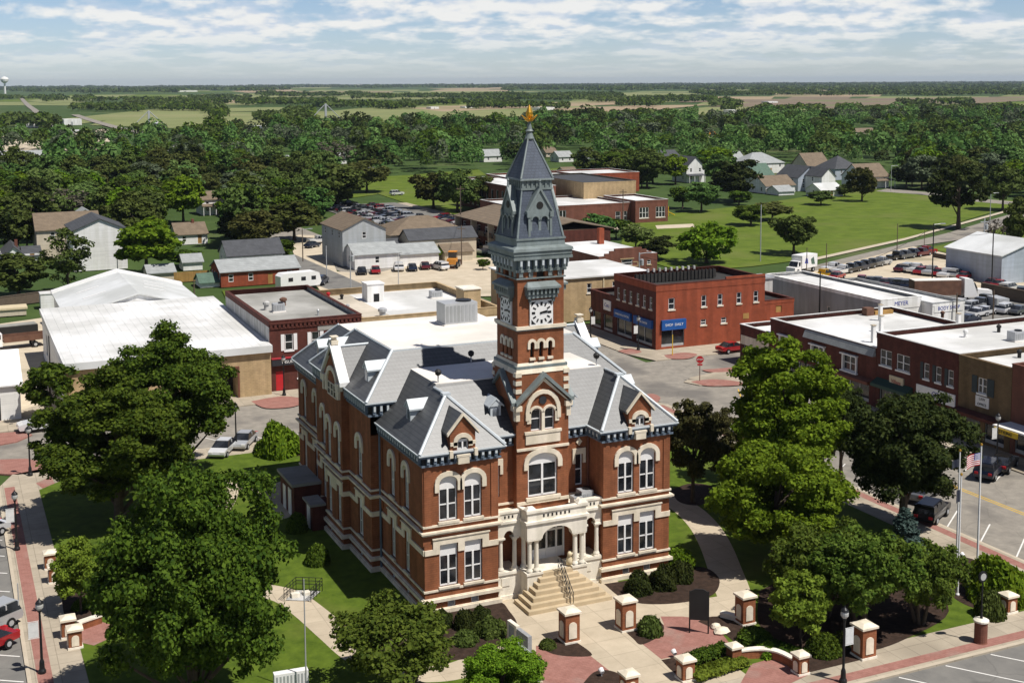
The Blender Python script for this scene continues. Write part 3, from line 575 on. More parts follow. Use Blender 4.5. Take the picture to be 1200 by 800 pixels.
for i, f_ in enumerate(faces(1.86)):      # lucarnes on the spire
    c = 1.86; l = MB(); l.fbox(f_, c-1.0, c+1.0, -.7, -.1, 25.85, 26.0)
    ho = [(c-.62, c-.1, 26.1, 27.35), (c+.1, c+.62, 26.1, 27.35)]
    f2 = Fr(f_.p(0, -.12, 0)[:2], f_.u, f_.n); l.wall(f2, c-.88, c+.88, 25.9, 27.9, ho, .3); l.fpoly(f2, [(c-.88, 27.9), (c+.88, 27.9), (c, 29.35)], -.9, 0)
    l.quad([f2.p(c-.88, 0, 25.9), f2.p(c-.88, 0, 27.9), f2.p(c-.88, -.9, 27.9), f2.p(c-.88, -.5, 25.9)]); l.quad([f2.p(c+.88, 0, 27.9), f2.p(c+.88, 0, 25.9), f2.p(c+.88, -.5, 25.9), f2.p(c+.88, -.9, 27.9)])
    for sg in (-1, 1):
        p = [(c+sg*1.08, 27.55), (c+sg*1.08, 27.78), (c, 29.6), (c, 29.3)]; l.fpoly(f2, p if sg > 0 else p[::-1], -.85, .1)
        l.fbox(f2, c+sg*.92-.14, c+sg*.92+.14, 0, .14, 27.35, 27.75); l.fbox(f2, c+sg*.86-.09, c+sg*.86+.09, 0, .08, 25.9, 27.4)
    for a in (c-.36, c+.36): l.hood(f2, a-.26, a+.26, 27.15, .26, .12, 0, .07)
    l.lathe([(.1, 29.45), (.06, 29.9), (.11, 29.97), (.02, 30.15)], f2.p(c, 0, 0)[:2], 8)
    o = l.build('lucarne', 'metal_grey', CH)
    g = MB()
    for q in ho: g.quad([f2.p(q[0], -.2, q[2]), f2.p(q[1], -.2, q[2]), f2.p(q[1], -.2, q[3]), f2.p(q[0], -.2, q[3])])
    g.fpoly(f2, [(c+.27*math.cos(2*math.pi*k/14), 28.2+.27*math.sin(2*math.pi*k/14)) for k in range(14)], 0, .03)
    g.build('lucarne_opening', 'dark', o)
tw.build('tower_wall', 'brick', CH); ts.build('tower_trim', 'stone', CH); tm.build('tower_cornice', ['metal_grey', 'ridge_metal', 'cornice_blue'], CH); tsl.build('spire', 'slate_blue', CH)
fb = MB(); fb.lathe([(.1, 34.15), (.22, 34.22), (.3, 34.34), (.14, 34.42), (.24, 34.6), (.27, 34.85), (.17, 35.1), (.03, 35.42)], (TX, TY), 12)
for k in range(8):
    t = math.pi*k/4; dx, dy = math.cos(t), math.sin(t); fb.tube((TX+dx*.2, TY+dy*.2, 34.3), (TX+dx*.62, TY+dy*.62, 34.66), .1, .02, 6)
fb.build('finial', 'gold', CH, smooth=False)
# ---- porch
pb = MB(); PY, PX0, PX1, WYY = -.95, 7.45, 12.25, .2
pf = south(0, PY); wf = south(0, WYY)
for x0, x1 in ((PX0, 8.6), (11.1, PX1)):      # pedestals, paired columns, piers
    pb.box(x0, PY, 0, x1, WYY+.4, 1.95); pb.box(x0-.08, PY-.08, 1.95, x1+.08, WYY+.4, 2.12); pb.box(x0-.06, PY-.06, 0, x1+.06, WYY, .35)
pb.box(8.6, PY+.3, 1.3, 11.1, 2.2, 2.0); pb.box(PX0-1.85, WYY, 0, PX0, 2.25, 2.0); pb.box(PX1, WYY, 0, 14.06, 2.25, 2.0)
for x0, x1 in ((5.62, PX0), (PX1, 14.06)):
    pb.fbox(wf, x0, x1, 0, .1, 1.85, 2.05); pb.fbox(wf, x0, x1, 0, .08, 0, .3); pb.fbox(wf, x0+.3, x0+.95, 0, .05, 1.0, 1.6)
n = 12; ac, ar = 9.85, 1.2
arc = [(ac+ar*math.cos(math.pi*i/n), 4.55+.75*math.sin(math.pi*i/n)) for i in range(n+1)]      # right to left
for i in range(n):
    (xa, za), (xb, zb2) = arc[i], arc[i+1]; pb.fpoly(pf, [(xb, zb2), (xa, za), (xa, 5.7), (xb, 5.7)], -.5, 0)
pb.fbox(pf, PX0, ac-ar, -.5, 0, 4.55, 5.7); pb.fbox(pf, ac+ar, PX1, -.5, 0, 4.55, 5.7)
pb.box(PX0, PY+.5, 4.55, PX0+.5, WYY+.5, 5.7); pb.box(PX1-.5, PY+.5, 4.55, PX1, WYY+.5, 5.7)
pb.box(PX0-.02, PY-.03, 5.7, PX1+.02, 2.2, 5.72); pb.ring([(PX0, PY), (PX1, PY), (PX1, 2.2), (PX0, 2.2)], 5.72, 5.9, -.3, .14, 0, [0, 1, 3])
pb.fbox(pf, PX0+.05, PX1-.05, -.3, -.04, 5.9, 6.5); pb.box(PX0+.05, PY+.3, 5.9, PX0+.35, WYY+.3, 6.5); pb.box(PX1-.35, PY+.3, 5.9, PX1-.05, WYY+.3, 6.5)
pb.ring([(PX0, PY), (PX1, PY), (PX1, WYY+.3), (PX0, WYY+.3)], 6.5, 6.66, -.35, .06, 0, [0, 1, 3])
for x in (PX0+.35, PX1-.35): pb.box(x-.42, PY-.05, 6.66, x+.42, PY+.5, 6.72); pb.hexa([(x-.42, PY-.05, 6.72), (x+.42, PY-.05, 6.72), (x+.42, PY+.5, 6.72), (x-.42, PY+.5, 6.72)], [(x-.2, PY+.1, 6.95), (x+.2, PY+.1, 6.95), (x+.2, PY+.35, 6.95), (x-.2, PY+.35, 6.95)])
for x0, x1 in ((5.62, PX0), (PX1, 14.06)):    # side bays
    c = (x0+x1)/2; r = .42; a2 = [(c+r*math.cos(math.pi*i/8), 4.5+r*1.35*math.sin(math.pi*i/8)) for i in range(9)]
    for i in range(8): pb.fpoly(wf, [a2[i+1], a2[i], (a2[i][0], 5.62), (a2[i+1][0], 5.62)], -.4, 0)
    pb.fbox(wf, x0, c-r, -.4, 0, 4.5, 5.62); pb.fbox(wf, c+r, x1, -.4, 0, 4.5, 5.62); pb.box(x0, WYY-.12, 5.62, x1, 2.2, 5.8)
    pb.fbox(wf, x0, x1, -.3, -.02, 5.8, 6.35); pb.fbox(wf, x0, x1, -.36, .05, 6.35, 6.5)
pb.build('porch', 'cream', CH)
dk = MB()
for i in range(7): dk.fbox(pf, ac-1.1+i*.34-.03, ac-1.1+i*.34+.1, -.05, -.025, 6.1, 6.32)
for x0, x1 in ((5.62, PX0), (PX1, 14.06)):
    for i in (-1, 0, 1): dk.fbox(wf, (x0+x1)/2+i*.3-.06, (x0+x1)/2+i*.3+.06, -.05, -.005, 5.98, 6.18)
dk.build('parapet_slot', 'dark', CH)
for x, y in [(7.75, PY+.28), (8.3, PY+.28), (11.4, PY+.28), (11.95, PY+.28), (7.75, WYY+.15), (11.95, WYY+.15), (5.95, WYY+.2), (7.05, WYY+.2), (12.65, WYY+.2), (13.75, WYY+.2)]:
    c = MB(); c.lathe([(.25, 2.1), (.25, 2.22), (.2, 2.32), (.165, 2.4), (.15, 4.2), (.17, 4.25), (.25, 4.42), (.25, 4.55)], (x, y), 12); c.box(x-.27, y-.27, 2.02, x+.27, y+.27, 2.12); c.box(x-.27, y-.27, 4.45, x+.27, y+.27, 4.57); c.build('column', 'cream', CH)
dd = MB(); df = south(0, TY-h1-.01)
for x0, x1 in ((8.75, 9.3), (9.42, 10.1), (10.22, 10.9), (11.02, 11.5)): dd.fbox(df, x0, x1, -.02, .03, 2.75, 4.05, 1); dd.fbox(df, x0, x1, -.02, .05, 2.0, 2.75)
for a in (8.62, 9.3, 10.1, 10.9, 11.5): dd.fbox(df, a, a+.13, -.02, .12, 2.0, 4.9)
dd.fbox(df, 8.62, 11.63, -.02, .1, 4.05, 4.2); dd.fbox(df, 8.75, 11.5, -.02, .03, 4.2, 4.75, 1); dd.fbox(df, 8.62, 11.63, -.02, .12, 4.75, 4.9); dd.build('entrance_door', ['white', 'glass'], CH)
st = MB(); n = 7
for i in range(n):
    z1 = .286*(n-i)-.0; k = i*.27      # terraces falling towards the front and both sides
    kk = (n-1-i)*.3; x0, x1, y0_ = 8.62-(n-1-(n-1-i))*.0, 0, 0
for i in range(n):
    e_ = i*.31; z1 = 2.0-i*.286
    st.box(8.62-e_*1.12, -1.0-e_*1.14, 0 if i == n-1 else z1-.6, 11.08+e_*1.12, PY+.32-.001*i, z1-.004)
st.build('front_steps', 'step_stone', CH)
hr = MB()
for s_ in (-.12, .12):
    x = 9.95+s_; hr.tube((x, -1.1, 2.9), (x, -3.05, 1.05), .035, n=6); hr.tube((x, -1.1, 2.5), (x, -3.05, .65), .025, n=6)
    for k in range(4): y = -1.1-k*.65; hr.tube((x, y, max(.2, 2.0-(k*.65)*.95)), (x, y, 2.9-k*.617), .025, n=6)
hr.build('handrail', 'black', CH)
# side entries and downpipes
an = MB(); an.box(-3.2, 23.3, 0, -.85, 28.0, 2.85); an.box(-2.6, 19.75, 0, -.85, 21.9, 2.1); an.build('side_entry', 'brick_dark', CH)
an = MB(); an.box(-3.45, 23.05, 2.85, -.85, 28.2, 3.1); an.box(-2.8, 19.6, 2.1, -1.45, 22.1, 2.28); an.build('side_entry_roof', 'roof_grey', CH)
an = MB(); f_ = west(-3.2, 28.0); an.fbox(f_, 1.0, 1.9, 0, .05, 0, 2.1); an.fbox(f_, 2.8, 3.8, 0, .05, .0, 2.3); f_ = west(-2.6, 21.9); an.fbox(f_, .6, 1.5, 0, .05, 0, 1.9); an.build('side_door', 'white', CH)
dp = MB(); dp.tube((-.14, 9.16, .3), (-.14, 9.16, 11.2), .09, n=8); dp.build('downpipe', 'cornice_blue', CH)
dp = MB(); dp.tube((13.95, 2.15, 6), (13.95, 2.15, 10.8), .07, n=8); dp.build('downpipe', 'brick_brown', CH)
# things standing on the roofs
def hvac(x, y, z, sx, sy, sz, label, grp=None):
    o = thing('air_conditioner', label, 'air conditioner', (x, y, z), 0, grp); b = MB(); b.box(-sx/2, -sy/2, .12, sx/2, sy/2, sz); b.build('casing', 'galv', o)
    b = MB(); f_ = Fr((-sx/2, -sy/2), (1, 0), (0, -1)); k = max(2, int(sx/.35))
    for i in range(k): b.fbox(f_, .1+i*(sx-.2)/k, .1+(i+.7)*(sx-.2)/k, 0, .02, .3, sz-.2)
    b.build('grille', 'wall_grey', o); b = MB(); b.lathe([(.34*min(sx, sy), sz), (.34*min(sx, sy), sz+.12)], (sx*.2, 0), 14); b.build('fan_guard', 'black', o)
    b = MB(); b.box(-sx/2-.1, -sy/2-.1, 0, sx/2+.1, sy/2+.1, .12); b.build('curb', 'roof_white', o)
    return o
hvac(10.6, 20.0, 16.42, 3.0, 2.0, 1.9, 'large grey air conditioning unit standing on the white courthouse roof deck')
hvac(13.2, 1.25, 5.8, .95, .95, 1.1, 'grey box air conditioner on the porch roof beside the right pavilion')
hvac(12.35, .95, 5.8, .7, .7, .8, 'smaller dark air conditioner on the porch roof left of the grey box one')
def floodlight(x, y, z, label):
    o = thing('floodlight', label, 'floodlight', (x, y, z)); b = MB(); b.tube((0, 0, 0), (0, 0, .6), .05, n=6); b.build('stem', 'galv', o); b = MB(); b.lathe([(.05, .5), (.22, .62), (.26, .85), (.12, 1.0)], (0, 0), 10); b.build('lamp_head', 'dark', o)
floodlight(3.3, 5.6, 15.06, 'small dark floodlight at the left front corner of the white roof deck')
floodlight(16.5, 5.6, 15.06, 'round dark floodlight at the right front corner of the white roof deck')
floodlight(8.0, 10.6, 15.06, 'round dark floodlight on the lower white deck close behind the tower')
# ================================================================== the ground
def gmat(name, c0, c1, scale=0.3, rough=0.9, grid=None, line=0.7, patch=None, cracks=0.0, bump=0.0, spec=0.15):
    m = bpy.data.materials.new(name); m.use_nodes = True; t = m.node_tree; b = t.nodes['Principled BSDF']; b.inputs['Roughness'].default_value = rough; b.inputs['Specular IOR Level'].default_value = spec
    g = N(t, 'ShaderNodeNewGeometry'); n = N(t, 'ShaderNodeTexNoise'); n.inputs['Scale'].default_value = scale; n.inputs['Detail'].default_value = 9; n.inputs['Roughness'].default_value = 0.68
    t.links.new(g.outputs['Position'], n.inputs['Vector']); c = ramp(t, n.outputs[0], [(0.3, c0), (0.7, c1)])
    def mul(c, d):
        mm = N(t, 'ShaderNodeMix', data_type='RGBA', blend_type='MULTIPLY'); mm.inputs[0].default_value = 1; t.links.new(c, mm.inputs[6]); t.links.new(d, mm.inputs[7]); return mm.outputs[2]
    if patch:
        n2 = N(t, 'ShaderNodeTexNoise'); n2.inputs['Scale'].default_value = patch[0]; n2.inputs['Detail'].default_value = 4; t.links.new(g.outputs['Position'], n2.inputs['Vector'])
        mm = N(t, 'ShaderNodeMix', data_type='RGBA'); t.links.new(ramp(t, n2.outputs[0], [(patch[2], (0, 0, 0)), (patch[2]+patch[3], (1, 1, 1))]), mm.inputs[0]); t.links.new(c, mm.inputs[6]); mm.inputs[7].default_value = (*patch[1], 1); c = mm.outputs[2]
    if grid:
        br = N(t, 'ShaderNodeTexBrick'); br.offset = 0.0 if grid[2] == 0 else 0.5; t.links.new(g.outputs['Position'], br.inputs['Vector']); br.inputs['Scale'].default_value = 1; br.inputs['Brick Width'].default_value = grid[0]; br.inputs['Row Height'].default_value = grid[1]
        br.inputs['Mortar Size'].default_value = grid[3]; br.inputs['Color1'].default_value = (1, 1, 1, 1); br.inputs['Color2'].default_value = (0.9, 0.9, 0.9, 1); br.inputs['Mortar'].default_value = (line,)*3+(1,); c = mul(c, br.outputs[0])
    if cracks:
        v = N(t, 'ShaderNodeTexVoronoi', feature='DISTANCE_TO_EDGE'); v.inputs['Scale'].default_value = 0.16
        nz = N(t, 'ShaderNodeTexNoise'); nz.inputs['Scale'].default_value = 0.6; t.links.new(g.outputs['Position'], nz.inputs['Vector'])
        ad = N(t, 'ShaderNodeMix', data_type='RGBA', blend_type='ADD'); ad.inputs[0].default_value = 1.6; t.links.new(g.outputs['Position'], ad.inputs[6]); t.links.new(nz.outputs['Color'], ad.inputs[7]); t.links.new(ad.outputs[2], v.inputs['Vector'])
        c = mul(c, ramp(t, v.outputs[0], [(0.0, (1-cracks,)*3), (0.012, (1, 1, 1))]))
    t.links.new(c, b.inputs['Base Color'])
    if bump:
        bp = N(t, 'ShaderNodeBump'); bp.inputs['Strength'].default_value = bump; bp.inputs['Distance'].default_value = 0.08; t.links.new(n.outputs[0], bp.inputs['Height']); t.links.new(bp.outputs[0], b.inputs['Normal'])
    M[name] = m
gmat('g_land', (0.032, 0.062, 0.014), (0.068, 0.105, 0.028), 0.05, patch=(0.012, (0.10, 0.115, 0.045), 0.58, 0.08))
gmat('g_lawn', (0.046, 0.078, 0.007), (0.108, 0.158, 0.016), 0.9, bump=0.4, patch=(0.13, (0.125, 0.140, 0.030), 0.55, 0.2))
gmat('g_meadow', (0.066, 0.102, 0.010), (0.130, 0.178, 0.022), 0.22, patch=(0.045, (0.13, 0.15, 0.035), 0.52, 0.2))
gmat('g_street', (0.205, 0.187, 0.16), (0.315, 0.285, 0.24), 0.8, patch=(0.11, (0.165, 0.152, 0.135), 0.55, 0.1), cracks=0.15)
gmat('g_asphalt', (0.15, 0.145, 0.135), (0.215, 0.205, 0.185), 0.5, patch=(0.12, (0.12, 0.115, 0.11), 0.58, 0.05), cracks=0.2)
gmat('g_walk', (0.35, 0.30, 0.23), (0.47, 0.405, 0.31), 0.8, grid=(1.5, 1.5, 0, 0.03), line=0.68, patch=(0.2, (0.32, 0.275, 0.21), 0.56, 0.12))
gmat('g_path', (0.44, 0.37, 0.27), (0.55, 0.465, 0.345), 0.7, grid=(2.2, 2.2, 0, 0.03), line=0.75)
gmat('g_brick', (0.27, 0.125, 0.10), (0.38, 0.19, 0.155), 1.2, grid=(0.42, 0.21, 1, 0.02), line=0.8, patch=(0.4, (0.33, 0.20, 0.165), 0.56, 0.12))
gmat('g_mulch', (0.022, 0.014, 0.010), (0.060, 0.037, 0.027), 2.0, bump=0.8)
gmat('g_gravel', (0.44, 0.37, 0.27), (0.58, 0.50, 0.38), 0.35, patch=(0.06, (0.33, 0.29, 0.20), 0.58, 0.1))
gmat('g_kerb', (0.42, 0.36, 0.27), (0.52, 0.45, 0.35), 1.0)
gmat('g_field_green', (0.15, 0.175, 0.065), (0.23, 0.245, 0.10), 0.01, patch=(0.004, (0.24, 0.235, 0.11), 0.52, 0.2))
gmat('g_field_tan', (0.27, 0.20, 0.125), (0.36, 0.28, 0.18), 0.01, patch=(0.004, (0.20, 0.19, 0.09), 0.55, 0.1))
gmat('g_field_brown', (0.15, 0.115, 0.08), (0.22, 0.17, 0.115), 0.01, patch=(0.004, (0.15, 0.16, 0.07), 0.55, 0.1))
gmat('g_paint', (0.62, 0.60, 0.56), (0.76, 0.74, 0.7), 2.0); gmat('g_paint_yellow', (0.55, 0.34, 0.03), (0.66, 0.42, 0.05), 2.0)

def poly(name, pts, z, m, px=True): return ground_poly(name, pts, z, m, px=px)
def rect(name, x0, y0, x1, y1, z, m): return ground_poly(name, [(x0, y0), (x1, y0), (x1, y1), (x0, y1)], z, m, px=False)
def smooth(p, n=6):
    out = []
    for i in range(len(p)-1):
        p0, p1, p2, p3 = p[max(i-1, 0)], p[i], p[i+1], p[min(i+2, len(p)-1)]
        for k in range(n):
            t = k/n; out.append(tuple(.5*((2*p1[j])+(p2[j]-p0[j])*t+(2*p0[j]-5*p1[j]+4*p2[j]-p3[j])*t*t+(3*p1[j]-p0[j]-3*p2[j]+p3[j])*t**3) for j in (0, 1)))
    return out+[p[-1]]
def blob(name, pts, z, m): return poly(name, smooth(pts+[pts[0]], 5)[:-1], z, m)
def strip(name, pts, w, z, m, px=True, kind='structure'):
    q = smooth([at(*p) for p in pts] if px else pts); b = MB(); L = []
    for i, p in enumerate(q):
        a, c = q[max(i-1, 0)], q[min(i+1, len(q)-1)]; d = math.hypot(c[0]-a[0], c[1]-a[1]); nx, ny = -(c[1]-a[1])/d*w/2, (c[0]-a[0])/d*w/2; L.append(((p[0]+nx, p[1]+ny, z), (p[0]-nx, p[1]-ny, z)))
    for i in range(len(L)-1): b.quad([L[i][1], L[i+1][1], L[i+1][0], L[i][0]])
    o = b.build(name, m); tag(o, kind=kind); return o
RZ = -0.12
b = MB(); b.quad([(-16000, -400, -.2), (16000, -400, -.2), (16000, 15500, -.2), (-16000, 15500, -.2)]); tag(b.build('ground', 'g_land'), kind='structure')
# streets round the square and beyond
rect('road', -300, 48, 300, 63.6, RZ, 'g_street'); rect('road', -46, -200, -26, 48, RZ, 'g_asphalt'); rect('road', 45.8, -200, 62.7, 48, RZ, 'g_street'); rect('road', -26, -200, 45.8, -20.8, RZ, 'g_asphalt')
rect('road', 42, 63.6, 55, 330, RZ, 'g_street'); rect('road', -60, -200, -46, 63, RZ-.01, 'g_asphalt')
def block(name, pts, m='g_walk', z0=-.14, z1=0.0):
    b = MB(); 
    if sum(pts[i][0]*pts[(i+1) % len(pts)][1]-pts[(i+1) % len(pts)][0]*pts[i][1] for i in range(len(pts))) < 0: pts = pts[::-1]
    b.hexa([(x, y, z0) for x, y in pts], [(x, y, z1) for x, y in pts]); o = b.build(name, m); tag(o, kind='structure'); return o
block('square_pavement', [(-26, -16), (-25, -19.5), (-21, -20.8), (41, -20.8), (44.8, -19.5), (45.8, -16), (45.8, 43), (44.5, 47), (41, 48), (-21, 48), (-24.5, 47), (-26, 43)])
def kerbline(pts, w=.35):
    strip('kerb', pts, w, .006, 'g_kerb', px=False)
rect('brick_strip', -25.4, -16, -24.5, 43, .004, 'g_brick'); rect('brick_strip', 44.3, -16, 45.2, 43, .004, 'g_brick'); rect('brick_strip', -20, -20.25, 40.5, -19.35, .004, 'g_brick')
rect('kerb', -26, -16, -25.75, 43, .005, 'g_kerb'); rect('kerb', 45.5, -16, 45.8, 43, .005, 'g_kerb'); rect('kerb', -21, -20.8, 41, -20.5, .005, 'g_kerb'); rect('kerb', -21, 47.7, 41, 48, .005, 'g_kerb')
poly('lawn', [(-22.5, -12.5), (-18, -17.0), (41.9, -17.0), (41.9, 44.4), (-19, 44.4), (-22.5, 41)], .006, 'g_lawn', px=False)
# walks in the lawn
rect('path', 4.6, -17.05, 15.2, .2, .012, 'g_path')
strip('path', [(640, 742), (600, 752), (560, 776), (520, 788), (470, 786), (425, 769), (392, 742), (362, 716), (335, 698), (300, 690)], 2.3, .0125, 'g_path')
strip('path', [(820, 722), (862, 712), (858, 690), (850, 668), (840, 642), (828, 620), (812, 602), (795, 590), (780, 584), (760, 583)], 2.6, .0127, 'g_path')
poly('path', [(264, 566), (266, 559.6), (288, 553.5), (299, 556), (352, 545), (372, 575), (347, 603), (329, 609), (309, 580), (297, 574.5), (284.7, 572), (274, 577)], .0115, 'g_path')
blob('lawn', [(299, 562), (312, 553), (330, 549), (338, 556), (326, 565), (308, 566)], .016, 'g_lawn')
blob('path', [(205, 640), (250, 600), (266, 560), (280, 575), (262, 610), (225, 655)], .0113, 'g_path')
poly('path', [(700, 696), (728, 700), (788, 706), (845, 698), (872, 706), (874, 722), (845, 736), (800, 724), (776, 722), (742, 737), (716, 716)], .0133, 'g_path')
poly('path', [(590, 716), (640, 700), (680, 745), (690, 768), (640, 764), (610, 758), (600, 740)], .0135, 'g_path')
blob('mulch_or_shade_bed', [(890, 692), (960, 664), (1070, 676), (1112, 716), (1062, 748), (1012, 764), (945, 768), (892, 736)], .0195, 'g_mulch')  # dark bed laid over the lawn as painted shade under the spreading trees
blob('mulch_or_shade_bed', [(498, 722), (545, 712), (584, 705), (597, 716), (606, 732), (596, 750), (575, 762), (545, 772), (510, 770), (480, 745)], .02, 'g_mulch')
blob('mulch_or_shade_bed', [(708, 684), (745, 678), (784, 668), (822, 664), (842, 676), (840, 692), (825, 701), (788, 707), (752, 707), (728, 700)], .02, 'g_mulch')
poly('brick_paving', [(628, 756), (650, 762), (688, 765), (716, 787), (690, 800), (660, 815), (630, 812)], .017, 'g_brick')
blob('mulch_or_shade_bed', [(630, 757), (645, 750), (660, 746), (675, 752), (694, 767), (672, 769), (648, 766)], .02, 'g_mulch')
blob('mulch_or_shade_bed', [(731, 738), (750, 729), (773, 729), (778, 737), (768, 748), (751, 755), (742, 748)], .02, 'g_mulch')
poly('brick_paving', [(751, 753), (770, 745), (778, 731), (774, 722), (800, 722), (824, 725), (842, 737), (857, 756), (806, 766), (775, 772)], .017, 'g_brick')
blob('mulch_or_shade_bed', [(818, 728), (835, 722), (868, 726), (900, 740), (925, 752), (905, 762), (868, 756), (848, 742)], .02, 'g_mulch')
blob('mulch_or_shade_bed', [(775, 773), (800, 768), (850, 757), (866, 763), (858, 772), (830, 782), (800, 792), (788, 786)], .02, 'g_mulch')
poly('brick_paving', [(868, 800), (880, 778), (905, 771), (930, 780), (948, 790), (925, 801), (900, 812)], .017, 'g_brick')
poly('mulch_or_shade_bed', [(905, 762), (960, 752), (1005, 765), (1012, 772), (950, 787), (935, 777)], .021, 'g_mulch')
blob('mulch_or_shade_bed', [(680, 805), (695, 788), (712, 785), (730, 792), (735, 805), (715, 815)], .021, 'g_mulch')
blob('mulch_or_shade_bed', [(1098, 662), (1120, 652), (1150, 660), (1168, 690), (1150, 712), (1125, 705), (1110, 690)], .02, 'g_mulch')
blob('mulch_or_shade_bed', [(72, 700), (90, 692), (110, 700), (112, 716), (98, 728), (78, 726)], .02, 'g_mulch')
poly('brick_paving', [(78, 738), (112, 726), (150, 738), (110, 756), (92, 752)], .018, 'g_brick')
blob('mulch_or_shade_bed', [(786, 574), (812, 566), (842, 572), (848, 584), (820, 592), (796, 588)], .02, 'g_mulch')
blob('mulch_or_shade_bed', [(300, 530), (325, 522), (352, 524), (354, 533), (330, 536), (305, 536)], .02, 'g_mulch')
# pavements, islands and blocks on the other sides of the streets
block('pavement', [(-300, 63.6), (39, 63.6), (42, 66), (42, 69), (42, 112), (-300, 112)], 'g_walk'); block('pavement', [(56.5, 63.6), (90, 63.6), (90, 70), (90, 90), (55, 90), (55, 69)], 'g_walk')
block('pavement', [(62.7, -200), (70, -200), (70, 54.5), (60, 54.5), (55.5, 53.3), (53.4, 51.6), (54.2, 49.3), (57, 48.6), (60.5, 46.5), (62.7, 43.5)], 'g_walk')
blob('brick_paving', [(809, 447), (835, 444), (866, 447), (868, 451), (830, 452)], .004, 'g_brick'); blob('brick_paving', [(822, 433), (870, 430), (870, 434), (835, 436)], .004, 'g_brick')
blob('brick_paving', [(724, 411), (738, 408), (752, 412), (738, 415)], .004, 'g_brick'); blob('brick_paving', [(778, 416), (800, 413), (817, 415), (806, 420), (785, 420)], .004, 'g_brick')
blob('brick_paving', [(294, 470), (330, 464), (356, 468), (345, 476), (312, 478)], .004, 'g_brick')
blob('brick_paving', [(744, 468), (762, 461), (774, 466), (764, 475), (750, 474)], .005, 'g_brick')
block('pavement', [at(0, 538), at(30, 537), at(52, 541), at(60, 547), at(48, 553), at(20, 556), at(-20, 553)], 'g_brick'); block('pavement', [at(-40, 500), at(0, 507), at(28, 505), at(38, 509), at(20, 517), at(-40, 528)], 'g_brick', z1=.004)
poly('mulch_or_shade_bed', [(42, 566), (60, 558), (64, 566), (50, 572)], .007, 'g_brick')
# lots and roads farther out
poly('gravel_lot', [(-40, 385), (52, 372), (50, 420), (60, 470), (-40, 500)], .01, 'g_gravel')
poly('gravel_lot', [(338, 281), (378, 279), (395, 318), (440, 320), (500, 305), (560, 302), (630, 298), (640, 345), (440, 350), (380, 345), (350, 312)], -.03, 'g_gravel')
poly('road', [(322, 304), (345, 298), (430, 335), (470, 352), (420, 352), (372, 334)], -.02, 'g_asphalt')
poly('gravel_lot', [(338, 279), (350, 275), (378, 276), (378, 285), (350, 287)], -.02, 'g_gravel')
poly('car_park', [(73, 190), (99, 150), (99, 292), (73, 292)], -.03, 'g_asphalt', px=False); poly('pavement', [(99, 195), (102, 195), (102, 290), (99, 290)], -.02, 'g_walk', px=False)
poly('gravel_lot', [(925, 330), (938, 318), (1062, 287), (1084, 291), (1175, 312), (1205, 330), (1205, 350), (1120, 345), (1000, 345)], -.03, 'g_gravel'); poly('car_park', [(1080, 345), (1205, 345), (1205, 400), (1080, 400)], -.02, 'g_asphalt')
poly('road', [(900, 324), (1020, 295), (1110, 273), (1210, 243), (1210, 254), (1130, 280), (1062, 290), (940, 321)], -.015, 'g_street'); poly('kerb', [(950, 303), (1060, 279), (1210, 238), (1210, 240), (1060, 281.5), (950, 306)], .01, 'g_kerb')
poly('meadow', [(728, 285), (735, 262), (790, 250), (880, 240), (960, 228), (1028, 222), (1085, 229), (1205, 236), (1060, 279), (950, 303), (880, 312), (800, 318), (740, 300)], -.04, 'g_meadow')
poly('meadow', [(1085, 291), (1130, 281), (1205, 255), (1205, 312), (1170, 308)], -.035, 'g_meadow')
poly('road', [(1026, 224), (1080, 228), (1140, 236), (1210, 242), (1210, 238), (1140, 232), (1085, 225), (1040, 221)], -.02, 'g_street')
poly('path', [(690, 262), (735, 263), (755, 267), (735, 269), (688, 268)], -.03, 'g_gravel'); poly('path', [(768, 264), (812, 262), (815, 266), (770, 268)], -.03, 'g_gravel')
poly('lawn', [(440, 226), (470, 214), (500, 210), (585, 206), (590, 214), (580, 250), (540, 256), (470, 236)], -.04, 'g_meadow'); poly('lawn', [(600, 200), (660, 197), (660, 205), (600, 212)], -.04, 'g_meadow')
poly('lawn', [(130, 318), (170, 320), (168, 328), (120, 332)], -.03, 'g_meadow'); poly('lawn', [(260, 340), (350, 338), (360, 346), (265, 350)], .01, 'g_meadow')
poly('lawn', [(410, 232), (425, 208), (480, 205), (560, 198), (570, 205), (470, 214), (440, 228)], -.045, 'g_meadow')
# painted lines
def line(x0, y0, x1, y1, w=.12, m='g_paint', z=RZ+.005, name='road_marking'): strip(name, [(x0, y0), (x1, y1)], w, z, m, px=False)
for k in range(-1, 13): line(45.9, -12.8+k*3.75, 49.7, -10.0+k*3.75); line(62.5, -3+k*3.75, 58.4, -5.5+k*3.75)
line(54.02, -60, 54.02, 33, .13, 'g_paint_yellow'); line(54.38, -60, 54.38, 33, .13, 'g_paint_yellow')
line(54.2, 40, 57.6, 46, .14, 'g_paint_yellow')
for k in range(13): line(-26.2, -14+k*3.9, -31.5, -10.5+k*3.9)
for k in range(16): line(-18+k*3.8, -20.95, -14.6+k*3.8, -25.6)
for k in range(10): line(-18+k*3.8, 48.15, -20.6+k*3.8, 52.6)
